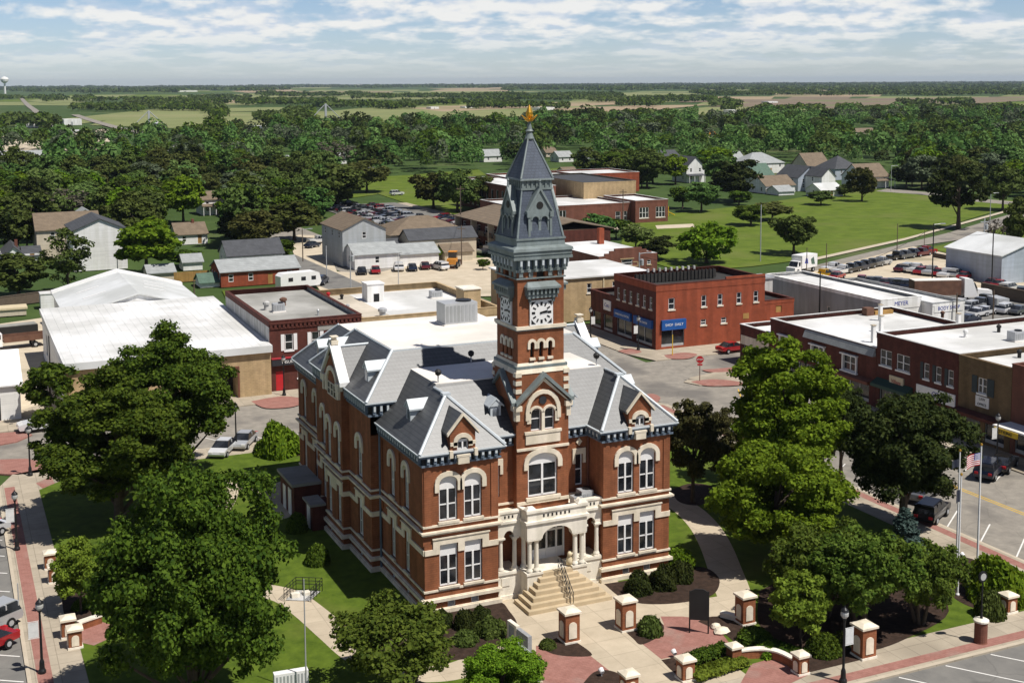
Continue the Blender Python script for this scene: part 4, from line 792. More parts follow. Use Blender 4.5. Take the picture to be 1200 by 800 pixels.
# fields out to the horizon
zq = .2
for nm, pts, m in (('field', [(105, 147), (150, 134), (240, 132), (385, 131), (420, 127), (560, 122), (690, 120), (700, 126), (640, 137), (560, 142), (380, 147), (240, 152)], 'g_field_green'),
    ('field', [(60, 141), (180, 128), (330, 126), (350, 129), (180, 134), (90, 146)], 'g_field_green'),
    ('field', [(480, 127), (600, 121), (760, 118), (765, 121), (640, 126), (520, 131)], 'g_field_tan'), ('field', [(235, 119), (300, 116.6), (310, 119), (250, 122)], 'g_field_tan'), ('field', [(302, 119), (350, 117), (358, 119), (310, 121.5)], 'g_field_tan'),
    ('field', [(825, 126), (905, 117.5), (1020, 115.5), (1205, 113.5), (1205, 118), (1100, 124), (1010, 128), (900, 129)], 'g_field_brown'), ('field', [(760, 131), (830, 126), (1020, 128), (1205, 122), (1205, 128), (1000, 134), (820, 136)], 'g_field_green'),
    ('field', [(640, 128), (740, 124), (830, 123), (760, 130), (660, 133)], 'g_field_tan'), ('field', [(190, 113), (300, 110), (420, 110), (410, 113), (260, 115.5)], 'g_field_green'), ('field', [(440, 109), (560, 107), (640, 107), (600, 110), (480, 112)], 'g_field_green'), ('field', [(800, 105), (960, 102.5), (1100, 102), (1000, 105), (860, 107)], 'g_field_green'),
    ('field', [(270, 107), (340, 105), (350, 107), (290, 109)], 'g_field_tan'), ('field', [(900, 109), (1000, 107.5), (1010, 109.5), (930, 111)], 'g_field_tan'), ('field', [(500, 104), (620, 102), (640, 103.5), (540, 105.5)], 'g_field_tan'), ('field', [(30, 118), (90, 112), (160, 111), (120, 117), (60, 122)], 'g_field_green'), ('field', [(690, 111), (800, 109), (830, 110.5), (740, 113)], 'g_field_green'),
    ('yard', [(-10, 178), (0, 168), (60, 160), (130, 160), (128, 170), (60, 180)], 'g_gravel'), ('yard', [(0, 160), (120, 152), (150, 155), (100, 162), (0, 168)], 'g_gravel')):
    zq += .012; poly(nm, pts, zq, m)
fr_ = random.Random(21); zf = .02
for py in (121.5, 118, 115, 112.3, 110, 108, 106.3, 104.7, 103.2, 101.9):
    px = -30+fr_.uniform(0, 60)
    while px < 1220:
        w = fr_.uniform(50, 150); hh = fr_.uniform(.5, 1.0)*max(.6, (py-96)*.10); zf += .002
        if fr_.random() < .62: poly('field', [(px, py+hh), (px+w, py+hh-.15), (px+w*.96+9, py-hh), (px+12, py-hh+.1)], zf, fr_.choice(['g_field_green', 'g_field_green', 'g_meadow', 'g_meadow', 'g_field_tan', 'g_field_brown']))
        px += w+fr_.uniform(2, 40)
strip('road', [(23, 113), (31, 122), (40, 129), (44, 133)], 9, .6, 'g_street'); strip('road', [(88, 135), (105, 141), (140, 151), (160, 155), (180, 160)], 9, .6, 'g_street')
# ================================================================== buildings of the town
def block_building(name, label, cat, x0, y0, x1, y1, h, wall, roof, para=.5, S=(), Wd=(), Ed=(), coping=None, mats_side=None, base_z=-.02, frame='white', group=None, roof_z=None, sill='stone'):
    o = thing(name, label, cat, (x0, y0, base_z), 0, group); w, d = x1-x0, y1-y0; wb = MB()
    def side(fr, L, specs, m=0):
        holes = []
        for s in specs:
            k, a0, a1, z0, z1 = s[:5]; holes.append((a0, a1, z0, z1))
            if k == 'w':
                q = window(o, fr, a0+.01, a1-.01, z0, z1, .14, cols=s[5] if len(s) > 5 else 1, rails=(.5,), fr_m=frame, t=.08)
                if sill: b = MB(); b.fbox(fr, a0-.12, a1+.12, -.1, .1, z0-.18, z0); b.build('sill', sill, q)
            elif k == 'd':
                b = MB(); b.fbox(fr, a0, a1, -.16, -.08, z0, z1); b.build('door', s[5] if len(s) > 5 else 'dark', o)
            elif k == 'g':
                b = MB(); b.fbox(fr, a0, a1, -.3, -.2, z0, z1); g = b.build('shop_window', 'glass', o)
                b = MB(); n = max(1, int((a1-a0)/1.6))
                for i in range(n+1): c = a0+(a1-a0)*i/n; b.fbox(fr, max(a0, c-.05), min(a1, c+.05), -.2, -.12, z0, z1)
                b.fbox(fr, a0, a1, -.2, -.1, z0, z0+.35); b.build('shop_window_frame', s[5] if len(s) > 5 else 'galv', g)
            elif k == 'o':
                b = MB(); b.quad([fr.p(a0, -2.5, z0), fr.p(a1, -2.5, z0), fr.p(a1, -2.5, z1), fr.p(a0, -2.5, z1)]); b.build('doorway', 'black', o)
        wb.wall(fr, 0, L, 0, h, holes, .3 if not any(s[0] == 'o' for s in specs) else 2.5, m)
    side(south(0, 0), w, S); side(west(0, d), d, Wd, 1); side(east(w, 0), d, Ed, 1); side(north(w, d), w, ())
    rz = roof_z or h-para
    P = [(0, 0), (w, 0), (w, d), (0, d)]
    if para > 0: wb.ring(P, rz-.05, h+.06, -.28, -.26 if False else .04, 0)
    wb.build('wall', [wall, mats_side or wall], o)
    r = MB(); r.quad([(.02, .02, rz), (w-.02, .02, rz), (w-.02, d-.02, rz), (.02, d-.02, rz)]); r.build('roof', roof, o)
    if para > 0:
        c = MB(); c.ring(P, h+.06, h+.13, -.36, .08); q = c; 
        for a, b_ in (((-.36), None),): pass
        i = MB(); i.ring([(0, d), (w, d), (w, 0), (0, 0)], rz, h+.06, .28, .3)
        c.v += [] ; c.build('coping', coping or roof, o)
    return o
def gable_roof(o, w, d, h, rh, axis, m, over=.35, ovg=.3, walls=None, x0=0, y0=0, hip=False, trim=None):
    b = MB(); t = .16
    if hip:
        k = min(w, d)/2
        E_ = [(x0-over, y0-over), (x0+w+over, y0-over), (x0+w+over, y0+d+over), (x0-over, y0+d+over)]
        if axis == 'x': R0, R1 = (x0+k, y0+d/2, h+rh), (x0+w-k+.01, y0+d/2, h+rh); fs = [(0, 1, R1, R0), (2, 3, R0, R1), (1, 2, R1), (3, 0, R0)]
        else: R0, R1 = (x0+w/2, y0+k, h+rh), (x0+w/2, y0+d-k+.01, h+rh); fs = [(0, 1, R0), (2, 3, R1), (1, 2, R1, R0), (3, 0, R0, R1)]
        z = h-over*rh/k
        for f_ in fs: b.quad([(*E_[f_[0]], z), (*E_[f_[1]], z), *f_[2:]])
        b.quad([(*p, z-.01) for p in E_[::-1]])
    else:
        half = (d if axis == 'x' else w)/2; sl = rh/half; z0 = h-over*sl
        prof = [(-half-over, z0), (0, h+rh), (half+over, z0), (half+over, z0+t), (0, h+rh+t*1.2), (-half-over, z0+t)]
        def P(u, v, z): return (x0+v, y0+d/2+u, z) if axis == 'x' else (x0+w/2-u, y0+v, z)
        L = w if axis == 'x' else d; A = [P(u, -ovg, z) for u, z in prof]; B = [P(u, L+ovg, z) for u, z in prof]
        for i in range(6):
            j = (i+1) % 6; b.quad([A[i], B[i], B[j], A[j]])
        for q in (A, B): b.quad([q[0], q[1], q[4], q[5]]); b.quad([q[1], q[2], q[3], q[4]])
    r = b.build('roof', m, o)
    return r
def house(name, label, x, y, w, d, h, rh, axis='x', wall='siding_white', roof='shingle_grey', rot=0, hip=False, group=None, wins=None, cat='house', door=True, chimney=False, rows=1, porch=None, Wwins=None):
    o = thing(name, label, cat, (x, y, -.05), rot, group); b = MB()
    F = {'S': (south(0, 0), w), 'W': (west(0, d), d), 'E': (east(w, 0), d), 'N': (north(w, d), w)}
    for k, (fr, L) in F.items():
        n = max(1, int(L/2.6)) if wins is None else wins
        if k == 'W' and Wwins is not None: n = Wwins
        H = []
        if k in 'SW' and n:
            for r_ in range(rows):
                zc = (h-1.9) if rows == 1 else (1.0 if r_ == 0 else h-1.9); zc = max(.6, zc)
                for i in range(n):
                    c = L*(i+.5)/n; q = (c-.45, c+.45, zc, zc+1.4)
                    if door and k == 'S' and r_ == 0 and i == n//2: q = (c-.45, c+.45, .1, 2.1); H.append(q); dd_ = MB(); dd_.fbox(fr, q[0], q[1], -.14, -.06, q[2], q[3]); dd_.build('door', 'wood', o); continue
                    H.append(q); window(o, fr, q[0], q[1], q[2], q[3], .1, cols=1, t=.09)
        b.wall(fr, 0, L, 0, h, H, .2)
        if not hip and ((axis == 'x' and k in 'WE') or (axis == 'y' and k in 'SN')): b.quad([fr.p(0, 0, h), fr.p(L, 0, h), fr.p(L/2, 0, h+rh)])
    b.build('wall', wall, o); r = gable_roof(o, w, d, h, rh, axis, roof, hip=hip)
    if chimney: c = MB(); c.box(w*.6, d*.45, h, w*.6+.6, d*.45+.6, h+rh+.9); c.build('chimney', 'brick_brown', r)
    if porch:
        c = MB(); c.hexa([(-.2, -2.2, 2.5), (w*porch, -2.2, 2.5), (w*porch, 0, 3.0), (-.2, 0, 3.0)], [(-.2, -2.2, 2.65), (w*porch, -2.2, 2.65), (w*porch, 0, 3.15), (-.2, 0, 3.15)]); q = c.build('porch_roof', roof, o)
        c = MB()
        for i in range(4): xx = i*(w*porch-.3)/3; c.box(xx, -2.1, 0, xx+.16, -1.94, 2.5)
        c.build('porch_post', 'white', q)
    return o
def house_px(name, label, bx, by, wpx, dm, hpx, rpx, axis='x', **kw):
    x, y = at(bx, by); s = proj(x, y)[2]/FPX; return house(name, label, x, y, wpx*s*1.06, dm, hpx*s, rpx*s, axis, **kw)

# ---- north side of the back street
# long metal roofed garage with a tan brick front
G1 = thing('garage_building', 'long tan brick garage under a wide white metal roof with an open black bay', 'garage', (-17.6, 67.5, -.02)); b = MB()
b.wall(south(0, 0), 0, 23.2, 0, 5.2, [(13.6, 19.2, 0, 3.6)], 3.0); b.build('front_wall', 'brick_tan', G1)
b = MB(); b.wall(west(0, 34.5), 0, 34.5, 0, 5.6, [(6, 8.5, 1.5, 4.2)], .3); b.wall(east(23.2, 0), 0, 34.5, 0, 5.6); b.wall(north(23.2, 34.5), 0, 23.2, 0, 5.6); b.build('side_wall', 'siding_white', G1)
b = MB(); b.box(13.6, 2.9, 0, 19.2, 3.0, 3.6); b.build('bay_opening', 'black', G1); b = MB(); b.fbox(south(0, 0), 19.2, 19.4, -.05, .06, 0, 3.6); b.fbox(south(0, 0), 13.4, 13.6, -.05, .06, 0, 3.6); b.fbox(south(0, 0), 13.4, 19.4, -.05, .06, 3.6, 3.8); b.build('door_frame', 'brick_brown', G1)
b = MB(); b.hexa([(-.3, -.4, 5.25), (23.3, -.4, 5.25), (23.3, 34.7, 6.0), (-.3, 34.7, 6.0)], [(-.3, -.4, 6.05), (23.3, -.4, 6.05), (23.3, 34.7, 6.6), (-.3, 34.7, 6.6)]); r1 = b.build('roof', 'roof_bright', G1)
b = MB(); b.fbox(south(0, -.4), -.32, 23.32, 0, .05, 5.2, 6.02)
for i in range(24): x = i*1.0; b.hexa([(x-.03, -.38, 6.05), (x+.03, -.38, 6.05), (x+.03, 34.6, 6.6), (x-.03, 34.6, 6.6)], [(x-.02, -.38, 6.07), (x+.02, -.38, 6.07), (x+.02, 34.6, 6.62), (x-.02, 34.6, 6.62)])
b.build('roof_seam', 'roof_metal_white', r1); b = MB(); b.tube((-.12, 22, .1), (-.12, 22, 5.2), .07, n=6); b.build('downpipe', 'dark', G1)
G2 = thing('warehouse', 'gabled warehouse with grey and white translucent metal roof behind the tan garage', 'warehouse', (-14.2, 102.6, -.02)); b = MB()
b.wall(west(0, 23), 0, 23, 0, 5.0); b.wall(east(19, 0), 0, 23, 0, 5.0)
for f_ in (south(0, 0), north(19, 23)): b.quad([f_.p(0, 0, 0), f_.p(19, 0, 0), f_.p(19, 0, 5), f_.p(9.5, 0, 7.6), f_.p(0, 0, 5)])
b.build('wall', 'siding_white', G2); rr = gable_roof(G2, 19, 23, 5.0, 2.6, 'y', 'roof_metal_white')
b = MB()
for x, y_ in ((13, 8), (13.6, 12), (14, 16), (4.5, 9), (4.2, 15)):
    z = 5.0+2.6*(1-abs(x-9.5)/9.5)+.2; s_ = -2.6/9.5 if x > 9.5 else 2.6/9.5; b.hexa([(x-1.6, y_, z-1.6*s_), (x+1.6, y_, z+1.6*s_), (x+1.6, y_+.5, z+1.6*s_), (x-1.6, y_+.5, z-1.6*s_)], [(x-1.6, y_, z-1.6*s_+.04), (x+1.6, y_, z+1.6*s_+.04), (x+1.6, y_+.5, z+1.6*s_+.04), (x-1.6, y_+.5, z-1.6*s_+.04)])
b.build('skylight', 'white', rr)
b = MB()
for sg in (-1, 1): p = [(9.5+sg*9.9, 4.9), (9.5+sg*9.9, 5.35), (9.5, 8.1), (9.5, 7.6)]; b.fpoly(south(0, 23), p if sg > 0 else p[::-1], -.6, .9)
b.build('end_coping', 'white', rr)
# dark red brick shop with the red door
B2 = block_building('brick_shop', 'two storey dark red brick shop with flat grey roof and red street door', 'shop', 5.75, 68.7, 17.3, 93.8, 8.5, 'brick_dark', 'roof_grey', .55, S=[('w', 1.9, 2.9, 4.9, 6.9), ('w', 5.2, 6.2, 4.9, 6.9), ('w', 8.4, 9.4, 4.9, 6.9), ('d', .7, 1.65, .05, 2.4, 'red_paint'), ('w', 3.4, 4.1, 1.4, 2.8), ('g', 5.6, 10.6, .3, 2.6)], mats_side='wall_shabby', coping='brick_dark', sill='white')
b = MB(); f_ = south(0, 0)
for c in (1.9, 5.2, 8.4):
    for q in (c-.5, c+1.06): b = MB(); b.fbox(f_, q, q+.44, 0, .06, 4.9, 6.9); b.build('shutter', 'white', B2)
b = MB(); b.fbox(f_, .2, 5.3, 0, .5, 3.2, 4.0); a_ = b.build('awning', 'text_dark', B2); b = MB(); b.fbox(f_, .15, 5.35, 0, .55, 4.0, 4.12); b.build('awning_edge', 'text_red', B2); text('INSURANCE', .5, 'white', a_, (2.7, -.51, 3.6), rot=RS)
b = MB(); b.fbox(f_, 0, 11.55, 0, .12, 7.6, 7.75)
for i in range(22): b.fbox(f_, .1+i*.52, .38+i*.52, 0, .16, 7.75, 8.2)
b.fbox(f_, 0, 11.55, 0, .2, 8.2, 8.45); b.build('brick_cornice', 'brick_dark', B2); b = MB(); b.fbox(f_, .15, 5.3, 0, .03, .02, 3.2); 
b = MB(); b.fbox(f_, 6.0, 8.2, 0, .05, 7.0, 7.6); b.build('blank_panel', 'roof_grey', B2)
def vent(x, y, z, label, s=.45, h=.8, m='galv', name='roof_vent', grp=None):
    o = thing(name, label, 'roof vent', (x, y, z), 0, grp); b = MB(); b.lathe([(s*.7, 0), (s*.7, h*.6)], (0, 0), 10); b.build('stack', m, o); b = MB(); b.lathe([(s, h*.6), (s, h*.85), (s*.3, h)], (0, 0), 10); b.build('cap', m, o); return o
vent(8.2, 80.2, 7.93, 'tall grey roof vent near the ragged left parapet of the dark red brick shop', .45, 1.2, 'wall_shabby'); vent(11.0, 82.5, 7.93, 'brownish round roof vent right of the blue one on the grey roofed brick shop', .5, 1.1, 'rust')
hvac(9.3, 78.3, 7.93, 1.5, 1.0, 1.1, 'small blue grey rooftop unit on the dark red brick shop'); vent(13.2, 73.6, 7.93, 'thin pipe standing alone on the grey roof of the dark red brick shop', .16, .8)
# white gabled workshop on the left edge
W3 = house('white_workshop', 'low white gabled workshop with two dark doors by the left street corner', -41, 68.6, 18.6, 12, 4.0, 2.6, 'x', 'siding_white', 'roof_bright', wins=0, door=False, cat='workshop')
for a in (12.3, 15.2): b = MB(); b.fbox(south(0, 0), a, a+1.3, 0, .05, 0, 2.6); b.build('door', 'brick_dark' if a < 13 else 'black', W3)
# tan building behind the courthouse
B5 = block_building('tan_building', 'tan brick building with flat white roof seen over the courthouse roof deck', 'shop', 17.45, 69.0, 36.2, 92.0, 7.9, 'brick_tan', 'roof_bright', .8, coping='brick_tan')
b = MB(); b.fbox(south(0, 0), 3.0, 17.5, 0, .03, 6.1, 6.7); b.build('brick_panel', 'brick_red', B5)
b = MB(); b.box(.3, .3, 7.13, 5.2, 22.5, 7.2); b.build('tan_roof_strip', 'roof_tan', B5)
o = thing('penthouse', 'cream stair head box standing on the white roof left of the tower', 'penthouse', (33.0, 73.5, 7.1)); b = MB(); b.box(0, 0, 0, 2.4, 2.8, 2.6); b.build('wall', 'brick_tan', o); b = MB(); b.box(-.12, -.12, 2.6, 2.52, 2.92, 2.75); b.build('roof', 'cream', o)
o = thing('penthouse', 'white box with an arched end on the flat roof behind the tan parapet', 'penthouse', (23.2, 84.5, 7.1)); b = MB(); b.box(0, 0, 0, 2.4, 2.4, 2.4); b.build('wall', 'wall_white', o); b = MB(); b.box(-.1, -.1, 2.4, 2.5, 2.5, 2.55); b.build('roof', 'white', o); b = MB(); b.fbox(south(0, 0), .9, 1.7, 0, .03, 0, 1.1); b.build('door', 'black', o)
hvac(33.0, 84.0, 7.1, 1.6, 1.2, 1.0, 'small dark rooftop unit far back on the white roof beside the tower'); vent(21.5, 73.0, 7.1, 'grey cone roof vent in front of the orange brick strip', .6, 1.3)
for i, (x, y_) in enumerate(((19.0, 80.0), (20.6, 88.0), (19.4, 90.5))): vent(x, y_, 7.2, ('short pipe vent near the front of the tan roof strip', 'dark square vent at the back of the tan roof strip', 'red capped vent at the back corner of the tan roof strip')[i], .3, .7, ('galv', 'dark', 'red_paint')[i])
# red brick corner building
B14 = block_building('corner_building', 'two storey red brick corner building with blue shop awnings', 'shop', 59.9, 69.3, 78.0, 81.2, 9.0, 'brick_red', 'roof_tar', .8, S=[('w', 2.0, 3.0, 5.5, 7.1), ('w', 7.4, 8.2, 5.5, 7.1), ('w', 10.1, 10.9, 5.5, 7.1), ('w', 13.3, 14.1, 5.5, 7.1), ('w', 16.2, 17.0, 5.5, 7.1), ('w', 7.3, 8.2, 2.9, 3.7), ('w', 10.7, 11.6, 2.9, 3.7), ('g', .9, 4.6, .3, 2.6)], Wd=[('w', a, a+.75, 5.5, 7.2) for a in (.9, 2.7, 4.5, 6.5, 8.3, 10.1)]+[('g', .8, 5.2, .3, 2.8), ('g', 6.4, 10.9, .3, 2.8)], mats_side='brick_dark', coping='brick_dark')
b = MB(); b.fbox(south(0, 0), 14.4, 15.4, 0, .04, 3.2, 4.0); b.build('boarded_window', 'wood', B14)
def awning(o, fr, a0, a1, z0, z1, m, out=.9, txt=None, rot=RS, tm_='white', ts_=.5):
    b = MB(); b.hexa([fr.p(a0, out, z0), fr.p(a1, out, z0), fr.p(a1, 0, z0), fr.p(a0, 0, z0)], [fr.p(a0, out, z0+.35), fr.p(a1, out, z0+.35), fr.p(a1, .02, z1), fr.p(a0, .02, z1)]); return b.build('awning', m, o)
def board(o, fr, a0, a1, z0, z1, m, body, tm_, size, rot, d=.12, name='signboard', lines=1):
    b = MB(); b.fbox(fr, a0, a1, 0, d, z0, z1); s = b.build(name, m, o)
    for i, t_ in enumerate(body.split('|')):
        n = len(body.split('|')); p = fr.p((a0+a1)/2, d+.012, z1-(z1-z0)*(i+.5)/n); text(t_, size, tm_, s, p, rot=rot)
    return s
board(B14, south(0, 0), .8, 4.7, 2.7, 4.1, 'blue_awning', 'SHOP  DAILY', 'white', .5, RS, .35, 'awning')
board(B14, west(0, 11.9), .5, 5.3, 2.85, 4.0, 'blue_awning', 'WINDOWS & DOORS', 'white', .42, RW, .35, 'awning'); board(B14, west(0, 11.9), 6.2, 11.2, 2.85, 4.0, 'blue_awning', 'HOME CENTER', 'white', .42, RW, .35, 'awning')
b = MB()
for i in range(22): x = 7.0-7+i*.62+.6; b.box(x, 6.6, 8.2, x+.12, 6.8, 9.7)
b.box(.5, 6.75, 8.3, 14.2, 6.95, 9.5); b.build('roof_screen', 'roof_tar', B14); b = MB(); 
for i in range(9): b.box(5.2+i*1.0, 11.2, 9.0, 5.5+i*1.0, 11.5, 9.5)
b.build('parapet_block', 'wall_shabby', B14)
b = MB(); b.box(11.5, 0, 8.95, 18.14, .3, 9.45); b.build('stepped_parapet', 'brick_red', B14)
block_building('brick_annex', 'low red brick annex at the right end of the corner building', 'annex', 78.02, 69.6, 83.4, 80, 5.4, 'brick_red', 'roof_tar', .4, S=[('d', 2.2, 3.2, 3.6, 4.6, 'wood')], coping='brick_dark')
B14b = block_building('low_brick_shop', 'low dark brick shop with a white sign beside the blue awning building', 'shop', 59.95, 81.3, 70, 88.6, 5.6, 'brick_dark', 'roof_tar', .6, Wd=[('g', .6, 3.2, .2, 2.6), ('g', 4.0, 6.8, .2, 2.6)], coping='brick_dark')
board(B14b, west(0, 7.3), 4.2, 6.4, 3.3, 4.8, 'white', 'Cutz', 'text_blue', .8, RW); vent(63.5, 84.5, 5.0, 'white dome vent on the roof of the low dark brick shop', .35, .5, 'white')
B13 = block_building('tan_brick_block', 'tan brick block under a bright white roof behind the clock tower', 'building', 52.0, 93.0, 73.0, 108.5, 6.7, 'brick_tan', 'roof_bright', .0, S=[('w', 9.6, 10.4, 4.3, 5.8), ('w', 14.1, 14.9, 4.3, 5.8), ('w', 18.6, 19.4, 4.3, 5.8)], roof_z=6.72)
b = MB(); b.box(-.3, -.3, 6.74, 21.3, 15.8, 6.95); b.build('roof_edge', 'roof_bright', B13); b = MB(); b.fbox(south(0, 0), 12.4, 12.6, 0, .12, 0, 6.7); b.build('downpipe', 'sign_cream', B13)
B12 = block_building('stepped_gable_hall', 'red brick hall with stepped front parapet and white roof', 'hall', 75.6, 115.2, 87.5, 135.5, 6.4, 'brick_brown', 'roof_bright', .0, S=[('w', 1.0, 1.8, 4.4, 5.2), ('w', 9.8, 10.6, 4.4, 5.2), ('w', 4.6, 6.8, 4.5, 5.5), ('w', 2.0, 4.6, 1.2, 2.6), ('w', 7.0, 9.6, 1.2, 2.6)], roof_z=6.4, sill='brick_tan')
b = MB(); f_ = south(0, 0)
for k, (a0, a1, z1) in enumerate(((1.2, 10.7, 6.8), (2.2, 9.7, 7.2), (3.2, 8.7, 7.6))): b.fbox(f_, a0, a1, -.35, .004*k, 6.4+.4*k, z1)
b.build('stepped_parapet', 'brick_brown', B12); b = MB(); b.fbox(f_, 3.4, 8.0, 0, .05, 4.2, 4.4); b.fbox(f_, 4.3, 7.1, 0, .05, 5.6, 5.8); b.fbox(f_, 3.4, 3.6, 0, .05, 4.4, 5.0); b.fbox(f_, 7.8, 8.0, 0, .05, 4.4, 5.0); b.fbox(f_, 3.6, 4.5, 0, .05, 4.95, 5.1); b.fbox(f_, 6.9, 7.8, 0, .05, 4.95, 5.1); b.build('stone_trim', 'brick_tan', B12)
b = MB(); b.box(8.2, 15, 6.4, 9.2, 16, 9.4); b.build('chimney', 'brick_red', B12)
# body shop
B15 = block_building('body_shop', 'long grey body shop with white front and blue lettering', 'workshop', 91.6, 60.5, 99.0, 88.0, 5.9, 'wall_white', 'roof_bright', .35, Wd=[('w', 15.5, 16.3, 1.8, 3.2)], mats_side='wall_grey', coping='wall_white')
board(B15, south(0, 0), .2, 7.2, 4.5, 5.95, 'wall_white', 'MEYER', 'text_blue', .85, RS, .06)
B15b = block_building('body_shop_wing', 'white right hand wing of the body shop with a dark sloped parapet', 'workshop', 99.02, 58.2, 105.0, 82.0, 5.2, 'wall_white', 'roof_bright', .3, S=[('w', 4.2, 5.0, 1.0, 2.4), ('d', 2.0, 3.0, 0, 2.3, 'wall_grey')], coping='wall_grey')
board(B15b, south(0, 0), .3, 5.7, 3.9, 5.0, 'wall_white', 'BODY SHOP', 'text_blue', .74, RS, .06)
o = thing('roof_unit', 'pale square ventilation tower on the left end of the body shop roof', 'roof vent', (84.5, 80.5, 0)); b = MB(); b.box(0, 0, 0, 3, 3, 6.6); b.build('casing', 'wall_shabby', o); b = MB(); b.box(-.2, -.2, 6.6, 3.2, 3.2, 6.9); b.build('cap', 'galv', o)
block_building('grey_shed', 'low dark grey roofed shed behind the corner building', 'shed', 80, 88, 90.5, 96, 3.6, 'wall_grey', 'shingle_dark', .0, roof_z=3.6)
# ---- shops along the right hand street, facing the square
XR = 66.5
def shop(name, label, y0, y1, h, wall, S_, roofm='roof_bright', depth=26, side=None, cop=None):
    return block_building(name, label, 'shop', XR, y0, XR+depth, y1, h, side or wall, roofm, .5, Wd=S_, mats_side=wall, coping=cop or wall, sill='white')
S1 = shop('corner_shop', 'lowest dark brick corner shop of the right hand row, pale render below', 51.95, 58.6, 4.9, 'brick_dark', [('g', .8, 3.0, .3, 2.3), ('g', 3.8, 6.0, .3, 2.3)], depth=20, cop='roof_bright')
b = MB(); b.fbox(west(0, 6.65), .2, 6.4, 0, .05, 2.4, 3.6); b.build('rendered_band', 'stone', S1)
S2 = shop('bay_window_shop', 'dark brick shop with grey slate cornice and white bracketed bay windows', 31.8, 51.9, 6.8, 'brick_dark', [('w', 2.2, 4.4, 3.3, 5.1, 2), ('w', 8.5, 10.9, 3.3, 5.1, 2), ('w', 14.4, 16.8, 3.3, 5.1, 2), ('g', 1, 9.2, .3, 2.5), ('g', 10.4, 19, .3, 2.5)], depth=19.5, cop='roof_bright')
f_ = west(0, 20.1); b = MB(); b.hexa([f_.p(7.2, .5, 5.85), f_.p(20.0, .5, 5.85), f_.p(20.0, 0, 5.85), f_.p(7.2, 0, 5.85)], [f_.p(7.2, .1, 6.75), f_.p(20.0, .1, 6.75), f_.p(20.0, 0, 6.75), f_.p(7.2, 0, 6.75)]); b.build('cornice', 'shingle_grey', S2)
for c in (3.3, 9.7, 15.6): b = MB(); b.fbox(f_, c-1.45, c+1.45, 0, .45, 5.15, 5.3); b.fbox(f_, c-1.45, c+1.45, 0, .35, 3.1, 3.25); b.fbox(f_, c-1.3, c-1.12, 0, .2, 3.25, 5.15); b.fbox(f_, c+1.12, c+1.3, 0, .2, 3.25, 5.15); b.build('window_surround', 'white', S2)
awning(S2, f_, 10.6, 19.6, 2.5, 3.1, 'brick_brown', .8)
S3 = shop('brick_store', 'taller dark brick store with paired white windows and dark shutters', 19.05, 31.75, 8.6, 'brick_dark', [('w', .6, 2.5, 5.1, 6.9, 2), ('w', 3.3, 5.4, 5.1, 6.9, 2), ('w', 7.6, 8.4, 5.0, 6.7), ('w', 9.4, 10.2, 5.0, 6.7), ('w', 11.2, 12.0, 5.0, 6.7), ('g', .6, 5.6, .3, 2.5), ('g', 6.6, 12, .3, 2.5)], cop='roof_bright')
f_ = west(0, 12.7); b = MB()
for c in (7.15, 9.0, 10.8): b = MB(); b.fbox(f_, c-.05, c+.38, 0, .06, 4.9, 6.75); b.build('shutter', 'shutter', S3)
awning(S3, f_, .2, 6.0, 2.7, 3.6, 'green_awning', 1.0); board(S3, f_, 2.4, 4.6, 3.1, 4.3, 'sign_cream', 'Village', 'text_red', .6, RW, .2); board(S3, f_, 6.6, 12.4, 2.9, 4.2, 'white', 'C3', 'text_blue', .9, RW, .1)
S4 = shop('olive_brick_shop', 'olive tan brick shop with one shuttered window over a white sign', 11.85, 19.0, 8.5, 'brick_olive', [('w', 2.7, 3.9, 5.2, 6.8, 2), ('g', .6, 3.2, .3, 2.5), ('g', 3.8, 6.4, .3, 2.5)], cop='brick_olive')
f_ = west(0, 7.15); MB_ = [b.build('shutter', 'shutter', S4) for b in (MB(), MB()) if not b.fbox(f_, *((1.9, 2.6) if not S4.children or not any(k.name.startswith('shutter') for k in S4.children) else (4.0, 4.9)), 0, .06, 5.1, 6.9)]; board(S4, f_, 2.5, 4.3, 3.8, 4.9, 'white', 'LAW|OFFICE', 'text_dark', .38, RW, .08); awning(S4, f_, .1, 7.0, 2.7, 3.2, 'brick_dark', 1.2)
S5 = shop('orange_brick_shop', 'dark orange brick shop with a yellow sign on a white canopy at the right edge', -6, 11.8, 9.0, 'brick_brown', [('w', 2.5, 4.5, 5.4, 7.0, 2), ('g', .6, 5.0, .3, 2.4), ('g', 6, 11, .3, 2.4)], cop='brick_brown')
f_ = west(0, 17.8); b = MB(); b.fbox(f_, -.0, 9, 0, 2.4, 3.1, 3.25); q = b.build('canopy', 'white', S5); b = MB(); b.fbox(f_, .3, 3.3, 2.4, 2.5, 2.55, 3.1); b.build('signboard', 'yellow', S5); text('STYLING', .42, 'text_dark', S5, f_.p(1.8, 2.53, 2.82), rot=RW)
block_building('rear_shop', 'white roofed building behind the right hand row with a pale rounded roof hump', 'building', 93, -4, 108, 30, 8.0, 'wall_white', 'roof_bright', .4)
for i, (x, y_, z, m, lab) in enumerate(((75, 41, 6.3, 'wall_white', 'tall white chimney pipe nearest the street on the bay window shop roof'), (80, 47, 6.3, 'wall_white', 'tall white chimney pipe at the middle of the bay window shop roof'), (84.5, 38, 6.3, 'wall_white', 'tall white chimney pipe at the back of the bay window shop roof'), (70, 36.5, 6.3, 'wall_white', 'stout white chimney pipe near the taller store'))):
    o = thing('chimney_pipe', lab, 'chimney', (x, y_, z)); b = MB(); b.box(-.2, -.2, 0, .2, .2, 2.0); b.build('stack', m, o); b = MB(); b.box(-.26, -.26, 2.0, .26, .26, 2.1); b.build('cap', 'concrete', o)
